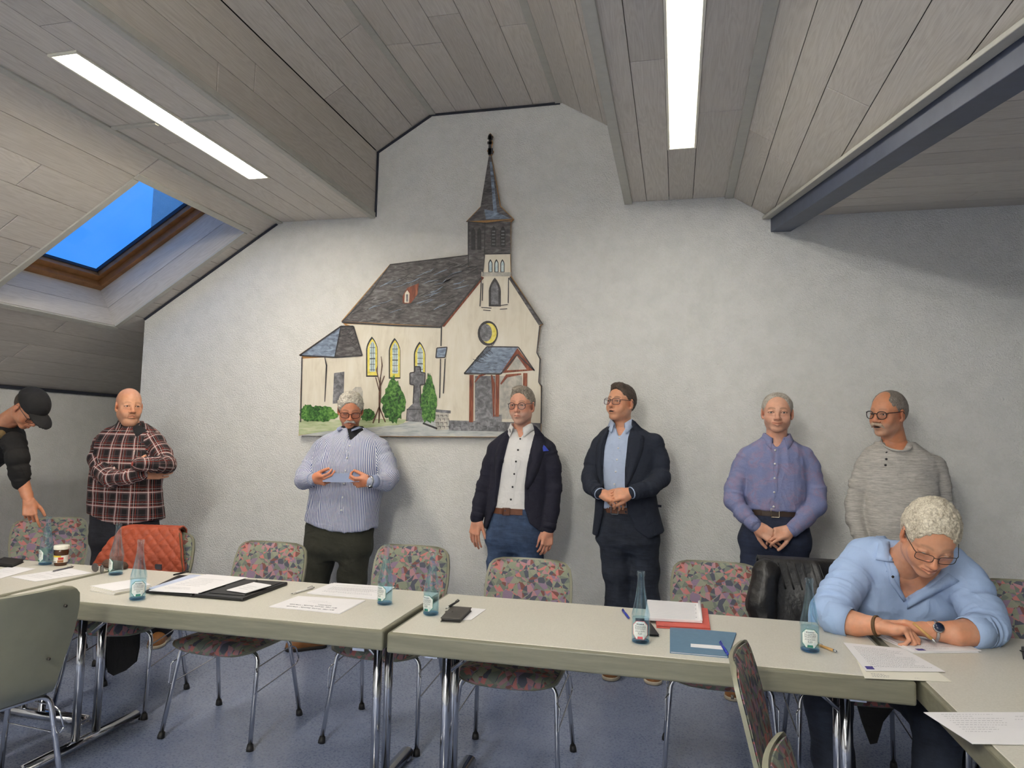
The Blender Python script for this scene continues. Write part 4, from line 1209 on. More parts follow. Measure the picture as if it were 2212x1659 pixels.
def collar(center, rx, ry, yaw, mat, parent, base, stand=.034, leaf=.045, point=.028, gap=24, tilt=.25, spread=.5, name='collar', pitch=0.0, thick=.0025):
    """turned-down shirt collar: stand round the neck, folded leaf with points at the front"""
    V, n, prof = [], 33, 6
    R = rotm(yaw, pitch)
    for i in range(n):
        a = math.radians(-180+gap+(360-2*gap)*i/(n-1))            # 0 = back, +-180 = front
        e = abs(a)/math.pi                                           # 1 at the front
        fr = sm(.55, 1.0, np.array(e))*1.0
        sx, cy = math.sin(a), math.cos(a)
        lf = leaf+point*fr**1.5; st = stand*(1-.45*fr)
        zt = st*1.0+.006*(1-e)
        drop = -.020*fr
        for k, (out, zz) in enumerate(((0.0, -0.006), (.002, zt*.6), (.004, zt), (.010, zt+.001), (.012+tilt*.03*1, zt-lf*.55), (.013+tilt*.06, zt-lf))):
            px = (rx+out*(1+.2*fr))*sx; py = (ry+out*(1.0+spread*0*fr))*cy
            if k >= 4: px *= 1+.10*fr*spread*(k-3); py -= .010*fr*(k-3)
            V.append(A(*center)+R@A(px, py, zz+drop)-base)
    Fc = []
    for i in range(n-1):
        for k in range(prof-1):
            Fc.append((i*prof+k, i*prof+k+1, (i+1)*prof+k+1, (i+1)*prof+k))
    o = mesh_from(name, V, Fc, mat, parent, smooth=True); ul = o.data.uv_layers.new(name='UVMap')
    for lp in o.data.loops: v_ = o.data.vertices[lp.vertex_index].co; ul.data[lp.index].uv = (v_.x, v_.z)
    m = o.modifiers.new('thick', 'SOLIDIFY'); m.thickness = thick; m.offset = 0
    return o
def shoe(heel, toe, up_mat, sole_mat, parent, base, w=.047, hgt=.075):
    heel, toe = A(heel[0], heel[1], 0), A(toe[0], toe[1], 0); d = toe-heel; L = np.linalg.norm(d); d /= L
    F = Field(np.minimum(heel, toe)-.08, np.maximum(heel, toe)+A(.08, .08, .14), .006)
    z = A(0, 0, 1)
    F.apply(cone(heel+d*.035+z*.045, heel+d*.05+z*.085, .040, .043))
    F.apply(cone(heel+d*.04+z*.036, toe-d*.06+z*.030, .041, w), .02)
    F.apply(cone(toe-d*.08+z*.034, toe-d*.045+z*.028, w, .038), .02)
    F.apply(cone(heel+d*.08+z*.07, toe-d*.10+z*.05, .034, .034), .03)
    F.cut(lambda X, Y, Z: .016-Z+0*X+0*Y)
    V, Q = clean(*F.mesh()); o = fast_mesh('shoe', V-base, Q, up_mat, parent)
    F = Field(np.minimum(heel, toe)-.08, np.maximum(heel, toe)+A(.08, .08, .06), .005)
    F.apply(cone(heel+d*.04+z*.012, toe-d*.065+z*.012, .045, w+.005)); F.apply(cone(toe-d*.08+z*.012, toe-d*.045+z*.014, w+.005, .043), .02)
    F.cut(lambda X, Y, Z: np.maximum(Z-.024, .0005-Z)+0*X+0*Y)
    V, Q = clean(*F.mesh()); fast_mesh('sole', V-base, Q, sole_mat, o)
    return o
def put_head(S, cpx, cpy, Y, yaw, pitch, roll, neck_w, neck_r, person, base, sc=1.0):
    """builds head parts; returns the skin part (world coordinates)"""
    c = at_y(cpx, cpy, Y); R = rotm(math.radians(yaw)+math.atan2(-c[0], c[1]), math.radians(pitch), math.radians(roll))*1.0
    T = lambda p: c+(R@(np.asarray(p, float)*A(S.get('wx', 1), 1, S.get('hz', 1))).T*sc).T if np.ndim(p) > 1 else c+R@(np.asarray(p, float)*A(S.get('wx', 1), 1, S.get('hz', 1)))*sc
    nl = R.T@(A(*neck_w)-c)/sc
    V, Q, C = head_mesh(S, nl, neck_r)
    part = (T(V), Q, C)
    Tb = lambda p: tuple(T(p)-base)
    if S.get('eye', 1.0) > 0:
        look = S.get('look', (0, 0))
        for s in (-1, 1):
            e = lathe('eye', [(0.0118*sc*math.sin(a), -0.0118*sc*math.cos(a)) for a in np.linspace(0.001, math.pi-.001, 11)], EYE, person, 16)
            # lathe axis z -> rotate so the pole (local -z) becomes the gaze (-y)
            me = e.data; co = np.zeros(len(me.vertices)*3); me.vertices.foreach_get('co', co); co = co.reshape(-1, 3)
            me.vertices.foreach_set('co', np.stack([co[:, 0], co[:, 2], -co[:, 1]], 1).ravel())
            e.location = Tb(A(s*EX, -.0732, -.0012)); Rg = R@rotm(math.radians(look[0]), math.radians(look[1]))
            e.rotation_euler = Matrix([list(r) for r in Rg]).to_euler()
    if 'hair' in S:
        V, Q = hair_mesh(S); fast_mesh('hair', T(V)-base, Q, S['hairmat'], person)
    if 'moustache' in S:
        V, Q = beard_mesh('moustache'); fast_mesh('moustache', T(V)-base, Q, S['moustache'], person)
    if 'glasses' in S:
        glasses_parts(S['glasses'][0], S['glasses'][1], Tb, person, S.get('gr', .0017))
    return part, T
def rings_px(rows, Y, depth_scale=1.0):
    """(py, px_left, px_right, half depth, y offset) rows -> upright loft rings at depth Y"""
    out = []
    for r in rows:
        a, b = at_y(r[1], r[0], Y), at_y(r[2], r[0], Y)
        out.append(((a[0]+b[0])/2, Y+(r[4] if len(r) > 4 else 0), (a[2]+b[2])/2, abs(b[0]-a[0])/2, r[3]))
    return out
def chain_px(pts):
    """(px, py, Y, radius) list -> sleeve chain"""
    return [(at_y(p[0], p[1], p[2]), p[3]) for p in pts]

def poly_sd(poly, X, Z):
    """signed distance to a polygon in the x-z plane"""
    P = np.array(poly, float); n = len(P); d = None; inside = None
    for i in range(n):
        a, b = P[i], P[(i+1) % n]; e = b-a
        wx, wz = X-a[0], Z-a[1]; t = np.clip((wx*e[0]+wz*e[1])/(e@e+1e-12), 0, 1)
        dd = (wx-e[0]*t)**2+(wz-e[1]*t)**2
        c = ((a[1] <= Z) & (b[1] > Z) | (b[1] <= Z) & (a[1] > Z)) & (X < (b[0]-a[0])*(Z-a[1])/((b[1]-a[1]) if abs(b[1]-a[1]) > 1e-9 else 1e-9)+a[0])
        d = dd if d is None else np.minimum(d, dd); inside = c if inside is None else inside ^ c
    return np.where(inside, -1, 1)*np.sqrt(d)
def prism(poly, ymax, ymin=-99):
    P = np.array(poly)
    def fn(X, Y, Z): return np.maximum(np.maximum(poly_sd(poly, X, Z), Y-ymax), ymin-Y)
    return fn, A(P[:, 0].min(), max(ymin, ymax-.6), P[:, 1].min()), A(P[:, 0].max(), ymax, P[:, 1].max())
def px_poly(pts, Y): return [tuple(at_y(x, y, Y)[[0, 2]]) for x, y in pts]
def fbox(prims_lo, prims_hi, pad=.03): return np.min(prims_lo, 0)-pad, np.max(prims_hi, 0)+pad
def garment_field(rings, chains, h=.0065, yaw=0, p=2.3, grow=0, k=.018, agrow=0, pad=.05, arms_k=.02, hem=None):
    st = stack(rings, yaw, p, grow); los, his = [st[1]], [st[2]]
    for ch in chains:
        for a, r in ch: los.append(a-r-agrow); his.append(a+r+agrow)
    lo, hi = fbox(los, his, pad)
    F = Field(lo, hi, h); F.apply(st)
    if hem is not None: F.cut(hem)
    for ch in chains:
        G = Field(lo, hi, h); cone_chain(G, ch, arms_k, agrow)
        c, d = F.f, G.f; hh = np.clip(.5+.5*(c-d)/k, 0, 1); F.f = c+(d-c)*hh-k*hh*(1-hh)
    return F
def make_cloth(name, F, mat, person, base, chains=None, amp=.004, arm_amp=.007, freq=(8, 8, 6), seed=0, uv=False, soft=1):
    V, Q = clean(*F.mesh())
    if soft: V = relax(V, Q, soft, .5)
    V = wrinkle(V, Q, amp, freq, seed, chains, arm_amp)
    u = cloth_uv(V, Q, chains, base) if uv else None
    return fast_mesh(name, V-base, Q, mat, person, uv=u)
def leg_field(hip_rings, legs, h=.008, yaw=0):
    q = min(hip_rings, key=lambda r: r[2]); hip_rings = list(hip_rings)+[(q[0], q[1], q[2]-.05, q[3]*.62, q[4]*.7)]
    st = stack(hip_rings, yaw, 2.2); los, his = [st[1]], [st[2]]
    for ch in legs:
        for a, r in ch: los.append(a-r); his.append(a+r)
    lo, hi = fbox(los, his, .04); F = Field(lo, hi, h); F.apply(st)
    for ch in legs:
        G = Field(lo, hi, h); cone_chain(G, ch, .04)
        c, d = F.f, G.f; k = .045; hh = np.clip(.5+.5*(c-d)/k, 0, 1); F.f = c+(d-c)*hh-k*hh*(1-hh)
    return F
def belt(F, zc, hgt, mat, person, base, x0, x1, buckle=None, bmat=None):
    V, Fc = [], []; n = 28
    for i in range(n+1):
        x = x0+(x1-x0)*i/n
        y = front_y(F, x, zc); y = y if y is not None else (V[-1][1]+base[1]+.004 if V else base[1])
        for z in (zc-hgt/2, zc+hgt/2): V.append(A(x, y-.006, z)-base)
    m = len(V); V += [v+A(0, .012, 0) for v in V]
    for i in range(0, m-2, 2): Fc += [(i, i+2, i+3, i+1), (m+i+1, m+i+3, m+i+2, m+i), (i+1, i+3, m+i+3, m+i+1), (i, m+i, m+i+2, i+2)]
    o = mesh_from('belt', V, Fc, mat, person)
    if buckle is not None:
        y = front_y(F, buckle, zc); w, hh = .022, hgt/2+.004
        b = A(buckle, y-.012, zc)-base
        tube('buckle', [b+A(-w, 0, -hh), b+A(w, 0, -hh), b+A(w, 0, hh), b+A(-w, 0, hh), b+A(-w, 0, -hh)], .0028, bmat, o, 6)
    return o
def person_root(label, base):
    return tag(empty('person', tuple(base)), label, 'person', 'men in the meeting room')
def body_skin(parts, rings, chains, legs, skin, yaw=0, h=.011, grow=-.022, neck=None):
    """the body under the clothes, joined with head and hands into one mesh"""
    rings = [(r[0], r[1], r[2], r[3]*.9, r[4]*.9) for r in rings]
    F = garment_field(rings, chains, h, yaw, 2.2, grow, .03, -.030)
    if neck is not None: F.apply(cone(neck[0], neck[1], neck[2], neck[3]), .03)
    V, Q = clean(*F.mesh()); parts.append((V, Q, hand_cols(V, skin)))
    if legs:
        lo = np.min([a-r for ch in legs for a, r in ch], 0); hi = np.max([a+r for ch in legs for a, r in ch], 0)
        F = Field(lo-.02, hi+.02, .012)
        for ch in legs: cone_chain(F, ch, .02, -.022)
        V, Q = clean(*F.mesh()); parts.append((V, Q, hand_cols(V, skin)))
    return parts
def finish_body(parts, person, base):
    V, Q, C = merge(parts); return fast_mesh('body', V-base, Q, SKIN, person, cols=C)
def cuff(a, b, ra, rb, mat, person, base, name='cuff'):
    bm = bmesh.new(); a, b = A(*a), A(*b)
    bm_tube(bm, [Vector(a-base), Vector(a+(b-a)*.5-base), Vector(b-base)], [ra, (ra+rb)/2+.001, rb], 18, caps=False)
    o = bm_done(name, bm, mat, person, smooth=True); m = o.modifiers.new('t', 'SOLIDIFY'); m.thickness = .003; m.offset = -1
    return o

def add_hand(parts, ch, d, pal, ts, skin, sc=1.0, off=.012, **kw):
    """hand at the end of a sleeve chain; its forearm runs back inside the sleeve"""
    d = A(*d); d /= np.linalg.norm(d); w0 = ch[-1][0]+d*off
    a = ch[-1][0]-ch[-2][0]; a /= np.linalg.norm(a)
    V, Q = hand_mesh(w0, d, pal, ts, sc=sc, fore=ch[-1][0]-a*.05, arm_r=.026, **kw)
    parts.append((V, Q, hand_cols(V, skin))); return w0
def chain_end(ch):
    d = ch[-1][0]-ch[-2][0]; return ch[-1][0], d/np.linalg.norm(d)
def wristwatch(pt, axis, r, strap, face, person, base, up=(0, 0, 1), disc=.017):
    n = A(*axis)/np.linalg.norm(axis); u = A(*up); u = u-n*(u@n); u /= np.linalg.norm(u); v = np.cross(n, u)
    pts = [Vector(pt-base+(u*math.cos(a)+v*math.sin(a))*r) for a in np.linspace(0, 2*math.pi, 21)]
    bm = bmesh.new(); bm_tube(bm, pts, .0065, 6, caps=False, flat=(1, .5)); o = bm_done('wristwatch', bm, strap, person, smooth=True)
    if face is not None:
        c = Vector(pt-base+u*(r+.001)); tube('watch_case', [c, c+Vector(u*.008)], disc, strap, o, 20); tube('watch_dial', [c+Vector(u*.008), c+Vector(u*.0088)], disc*.84, face, o, 20)
    return o
def lapels(F, lpts, rpts, mat, person, base, off=.005):
    for q in (lpts, rpts): patch_fan(F, q, off, 'lapel', mat, person, base)
def patch_fan(F, pts, off, name, mat, person, base, th=.004):
    """strip between an inner and an outer edge (equal-length point lists in x,z) lying on the front of a field"""
    inn, out = pts; V = []; last = None; n = 0
    for a, b in zip(inn, out):
        for k in range(4):
            p = A(*a)+(A(*b)-A(*a))*k/3; y = front_y(F, p[0], p[1]); 
            if y is None: y = last if last is not None else base[1]-.1
            last = y; V.append(A(p[0], y-off-(.004 if 0 < k < 3 else 0), p[1])-base)
        n += 1
    Fc = [(i*4+k, i*4+k+1, (i+1)*4+k+1, (i+1)*4+k) for i in range(n-1) for k in range(3)]
    o = mesh_from(name, V, Fc, mat, person, smooth=True); m = o.modifiers.new('t', 'SOLIDIFY'); m.thickness = th; m.offset = 0
    return o
def dense(pts, n=8):
    P_ = np.array(pts, float); s = np.concatenate([[0], np.cumsum(np.linalg.norm(np.diff(P_, axis=0), axis=1))]); t = np.linspace(0, s[-1], n)
    return [(np.interp(x, s, P_[:, 0]), np.interp(x, s, P_[:, 1])) for x in t]
def xz(pts, Y): return [tuple(at_y(x, y, Y)[[0, 2]]) for x, y in pts]
def hem_of(pts, Y):
    q = xz(pts, Y); X_, Z_ = [a for a, _ in q], [b for _, b in q]
    return lambda X, Y_, Z: np.interp(X, X_, Z_).astype(np.float32)-Z+0*Y_

# ================================================================== the people
SHOETAN = plain('tan_leather', srgb(140, 92, 48), 0.5, noise=14, var=0.2); SOLEW = plain('pale_sole', srgb(196, 184, 162), 0.7); SOLED = plain('dark_sole', srgb(40, 36, 34), 0.7)
BROWNBELT = plain('brown_belt_leather', srgb(104, 62, 40), 0.5, noise=20, var=0.2); DARKBELT = plain('dark_belt_leather', srgb(58, 42, 32), 0.5, noise=20, var=0.2)
BRASS = plain('pale_brass', (0.62, 0.55, 0.42, 1), 0.25, 1.0); STEEL = plain('brushed_steel', (0.55, 0.56, 0.58, 1), 0.25, 1.0)
BTNW = plain('pearl_button', srgb(225, 225, 225), 0.3); BTND = plain('dark_button', srgb(34, 32, 36), 0.35)
BLACKF = ('black', srgb(22, 18, 20)); PLUMF = ('plum', srgb(44, 34, 48)); REDF = ('dark_red', srgb(58, 20, 18))

# ---- smiling man in the blue shirt
def smiling_man():
    Y = 4.40; b0 = at_y(1672, 1240, Y); base = A(b0[0], Y, 0)
    P = person_root('smiling man with hands clasped, blue chambray shirt, no glasses', base)
    skin = srgb(214, 164, 138)
    S = dict(skin=skin, smile=.0065, jaw=.98, fat=.0015, brow=srgb(120, 92, 70), browk=.6, hz=1.0, wx=1.08, look=(0, 2), eye=.9, nose=1.1,
             hair=dict(t=.006, top=.004, front=.100, fw=.067, tuft=.0016, freq=(90, 50, 60), side=-.03), hairmat=m_hair('ash_grey_hair', srgb(132, 114, 94), srgb(206, 202, 192)))
    neck = at_y(1677, 968, Y+.02)
    part, T = put_head(S, 1679, 891, Y-.01, 1, 2, 1, neck, .056, P, base, 1.0)
    parts = [part]
    rows = [(945, 1652, 1703, .060, .02), (953, 1638, 1717, .085, .02), (963, 1618, 1735, .100, .02), (978, 1604, 1747, .112, .02), (995, 1600, 1750, .120, .015), (1030, 1604, 1747, .128, .01), (1075, 1608, 1742, .132, .0), (1098, 1612, 1736, .132, .0), (1112, 1616, 1730, .126, 0), (1125, 1618, 1728, .12, 0)]
    rings = rings_px(rows, Y)
    aL = chain_px([(1616, 986, Y+.01, .062), (1603, 1012, Y+.01, .060), (1588, 1055, Y-.01, .057), (1584, 1082, Y-.04, .053), (1606, 1110, Y-.10, .046), (1630, 1134, Y-.15, .037)])
    aR = chain_px([(1735, 986, Y+.01, .062), (1748, 1012, Y+.01, .060), (1762, 1060, Y-.01, .057), (1763, 1092, Y-.04, .053), (1738, 1120, Y-.10, .046), (1712, 1144, Y-.15, .037)])
    MT = NT('blue_chambray'); uv = MT.n.new('ShaderNodeUVMap').outputs['UV']
    cell = MT.noise(MT.coord('Object'), 14, 4, 0.6, .5); wv = MT.noise(MT.coord('Object'), 600, 2)
    base_c = MT.ramp(cell.outputs['Fac'], [(0.38, srgb(112, 122, 166)), (0.5, srgb(122, 126, 164)), (0.58, srgb(142, 124, 152)), (0.68, srgb(120, 134, 176))])
    sh = MT.set(MT.mix(0.35, base_c, MT.ramp(wv.outputs['Fac'], [(.35, srgb(92, 98, 140)), (.65, srgb(158, 160, 190))])), 0.85); MATS['blue_chambray'] = sh; fold_bump(MT)
    zc = at_y(1677, 1104, Y)[2]
    F = garment_field(rings, [aL, aR], .0065, hem=lambda X, Y_, Z: zc+.012-Z+0*X+0*Y_)
    F.apply(prism(px_poly([(1654, 935), (1704, 935), (1682, 966), (1676, 966)], Y-.1), Y+.0), .004, 's')
    make_cloth("shirt", F, sh, P, base, [aL, aR], .010, .011, (16, 10, 7), 3)
    for ch in (aL, aR):
        d = ch[-1][0]-ch[-2][0]; d /= np.linalg.norm(d); cuff(ch[-1][0]-d*.045, ch[-1][0]+d*.018, .043, .040, sh, P, base)
    nb = at_y(1678, 950, Y+.01); collar(nb, .066, .070, 0, sh, P, base, gap=26, leaf=.040, point=.036)
    cx = lambda py: at_y(1676-(py-970)*.045, py, Y-.12)[[0, 2]]
    strip_on(F, [cx(968), cx(1096)], .030, .003, 'placket', sh, P, base)
    buttons_on(F, [cx(p) for p in (973, 1002, 1033, 1063, 1094)], BTNW, P, base, .006)
    strip_on(F, [at_y(1697, 1004, Y-.1)[[0, 2]], at_y(1737, 1008, Y-.1)[[0, 2]], at_y(1738, 1030, Y-.1)[[0, 2]], at_y(1718, 1043, Y-.1)[[0, 2]], at_y(1698, 1032, Y-.1)[[0, 2]], at_y(1697, 1004, Y-.1)[[0, 2]]], .005, .0015, 'pocket_seam', sh, P, base)
    hipr = rings_px([(1096, 1612, 1736, .118), (1125, 1605, 1742, .122), (1160, 1600, 1746, .125), (1180, 1600, 1746, .12)], Y)
    fl, fr = A(.42, 4.42, .07), A(.78, 4.46, .07)
    lg = [[(at_y(1637, 1165, Y), .098), (at_y(1634, 1240, Y), .088), (A(.40, Y, .5), .072), (A(.39, 4.45, .10), .066)], [(at_y(1710, 1165, Y), .098), (at_y(1709, 1240, Y), .088), (A(.72, Y, .5), .072), (A(.76, 4.48, .10), .066)]]
    dn = m_denim('dark_navy_denim', srgb(24, 30, 48), srgb(44, 54, 80))
    G = leg_field(hipr, lg); G.cut(lambda X, Y_, Z: Z-zc-.022+0*X+0*Y_); make_cloth('trousers', G, dn, P, base, None, .008, None, (7, 7, 9), 5)
    belt(G, zc, .040, DARKBELT, P, base, at_y(1618, 1100, Y)[0]+.015, at_y(1730, 1100, Y)[0]-.015, at_y(1668, 1100, Y)[0], BRASS)
    shoe((.40, 4.53), (.31, 4.27), SHOETAN, SOLEW, P, base); shoe((.77, 4.53), (.82, 4.26), SHOETAN, SOLEW, P, base)
    # clasped hands
    add_hand(parts, aL, (.80, -.22, -.52), (.45, .80, -.35), -1, skin, .98, curls=[(20, 30, 20), (25, 35, 20), (30, 35, 25), (35, 35, 25)], spread=5, thumb=(34, 14, 10))
    add_hand(parts, aR, (-.88, -.28, -.30), (-.20, .80, -.55), 1, skin, .98, curls=[(35, 45, 25), (35, 45, 25), (40, 45, 25), (40, 45, 25)], spread=5, thumb=(34, 14, 10))
    body_skin(parts, rings, [aL, aR], lg, skin, neck=(at_y(1679, 925, Y), neck, .055, .062))
    finish_body(parts, P, base)
smiling_man()

# ---- man in the striped shirt reading from a sheet
def striped_man():
    Y = 4.45; base = A(at_y(745, 1250, Y)[0], Y, 0); skin = srgb(206, 140, 108)
    P = person_root('man in blue striped shirt reading a sheet, white moustache and glasses', base)
    S = dict(skin=skin, jaw=1.0, fat=.002, eye=.35, brow=srgb(70, 56, 50), browk=.5, wx=1.05, nose=1.15, look=(0, 25), glasses=('square', REDF), gr=.0021, moustache=m_hair('white_moustache', srgb(170, 160, 148), srgb(232, 226, 216), (40, 40, 120)),
             hair=dict(t=.009, top=.013, front=.078, fw=.064, tuft=.004, freq=(110, 60, 90), side=-.04), hairmat=m_hair('silver_wavy_hair', srgb(112, 104, 94), srgb(228, 222, 208), (34, 34, 26)))
    neck = at_y(758, 955, Y+.05)
    part, T = put_head(S, 757, 885, Y-.01, 0, 22, 0, neck, .060, P, base); parts = [part]
    rows = [(924, 735, 783, .060, .02), (934, 716, 800, .085, .02), (946, 694, 820, .105, .02), (962, 680, 834, .122, .015), (1000, 678, 832, .135), (1050, 674, 824, .142), (1100, 668, 815, .148), (1130, 664, 812, .15), (1165, 662, 812, .15)]
    rings = rings_px(rows, Y)
    aL = chain_px([(695, 970, Y+.02, .066), (676, 1000, Y, .066), (660, 1026, Y-.05, .062), (656, 1038, Y-.10, .056), (674, 1035, Y-.20, .042)])
    aR = chain_px([(820, 968, Y+.02, .066), (834, 998, Y, .066), (842, 1030, Y-.04, .060), (834, 1042, Y-.10, .055), (806, 1040, Y-.21, .042)])
    st = m_stripes('blue_white_pinstripe', .0092, srgb(66, 84, 138), srgb(222, 224, 232), .46)
    F = garment_field(rings, [aL, aR], .0065, hem=hem_of([(655, 1126), (700, 1141), (750, 1150), (790, 1146), (815, 1132)], Y-.1))
    F.apply(prism(px_poly([(738, 915), (782, 915), (757, 952), (750, 952)], Y-.1), Y), .004, 's')
    make_cloth('shirt', F, st, P, base, [aL, aR], .010, .011, (13, 9, 5), 21, uv=True)
    tee = stack(rings_px([(920, 738, 780, .058, .02), (940, 712, 802, .085, .02), (975, 700, 815, .10, .01)], Y), 0, 2.2, -.004); G = Field(tee[1]-.03, tee[2]+.03, .008); G.apply(tee); V, Q = clean(*G.mesh()); fast_mesh('undershirt', V-base, Q, m_cloth('black_jersey', srgb(24, 24, 28)), P)
    for ch in (aL, aR):
        e, d = chain_end(ch); cuff(e-d*.03, e+d*.024, .044, .041, m_cloth('pale_blue_cuff', srgb(150, 160, 190)), P, base)
    nb = at_y(758, 930, Y+.01); collar(nb, .064, .066, 0, m_cloth('pale_blue_cuff', srgb(150, 160, 190)), P, base, stand=.026, leaf=.010, point=.0, gap=30, name='band_collar')
    cx = lambda py: at_y(751-(py-955)*.085, py, Y-.14)[[0, 2]]
    buttons_on(F, [cx(p) for p in (963, 989, 1017, 1045, 1074, 1102)], BTNW, P, base, .006)
    strip_on(F, [cx(955), cx(1145)], .030, .0025, 'placket', st, P, base)
    hipr = rings_px([(1120, 668, 806, .13), (1150, 663, 803, .135), (1190, 664, 800, .13)], Y)
    lg = [[(at_y(698, 1180, Y), .112), (at_y(690, 1215, Y), .092), (at_y(682, 1255, Y), .078), (A(-2.46, Y, .5), .074), (A(-2.43, 4.47, .09), .068)], [(at_y(766, 1180, Y), .108), (at_y(765, 1220, Y), .088), (at_y(766, 1255, Y), .076), (A(-2.19, Y, .5), .074), (A(-2.16, 4.60, .09), .068)]]
    ol = m_cloth('olive_cord', srgb(52, 52, 42), .9, .18, 420)
    G = leg_field(hipr, lg); make_cloth('trousers', G, ol, P, base, None, .010, None, (7, 7, 8), 25)
    shoe((-2.37, 4.50), (-2.59, 4.33), SHOETAN, SOLED, P, base); shoe((-2.15, 4.68), (-2.17, 4.41), SHOETAN, SOLED, P, base)
    w1 = add_hand(parts, aL, (.95, -.28, .02), (.05, .75, .5), 1, skin, 1.0, curls=[(45, 45, 25)]*4, spread=4, thumb=(22, 8, 45), off=.02)
    w2 = add_hand(parts, aR, (-.96, -.22, -.04), (-.05, .75, .5), -1, skin, 1.0, curls=[(38, 45, 25)]*4, spread=4, thumb=(22, 8, 45), off=.02)
    e, d = chain_end(aR); wristwatch(e+d*.034, d, .034, STEEL, plain('watch_dark_dial', srgb(50, 54, 60), .2), P, base, up=(0, -.6, -.5))
    body_skin(parts, rings, [aL, aR], lg, skin, neck=(at_y(757, 920, Y+.03), neck, .055, .062)); finish_body(parts, P, base)
    # the sheet he reads from
    V, Fc = [], []; yp = Y-.225
    for i in range(13):
        px = 697+(776-697)*i/12; sag = 4*math.sin(math.pi*i/12)
        a, b = at_y(px, 1019+sag, yp+.02), at_y(px, 1041+sag*.2, yp-.03)
        V += [a, b]
    m = len(V); V += [v+A(0, .0012, .0012) for v in V]
    for i in range(0, m-2, 2): Fc += [(i, i+1, i+3, i+2), (m+i+2, m+i+3, m+i+1, m+i)]
    c = np.mean(V, 0)
    o = mesh_from('sheet_of_paper', [v-c for v in V], Fc, plain('blue_grey_paper', srgb(126, 138, 168), .7, var=.04)); o.location = tuple(c)
    tag(o, 'blue-grey sheet held in both hands of the striped shirt man', 'paper')
striped_man()

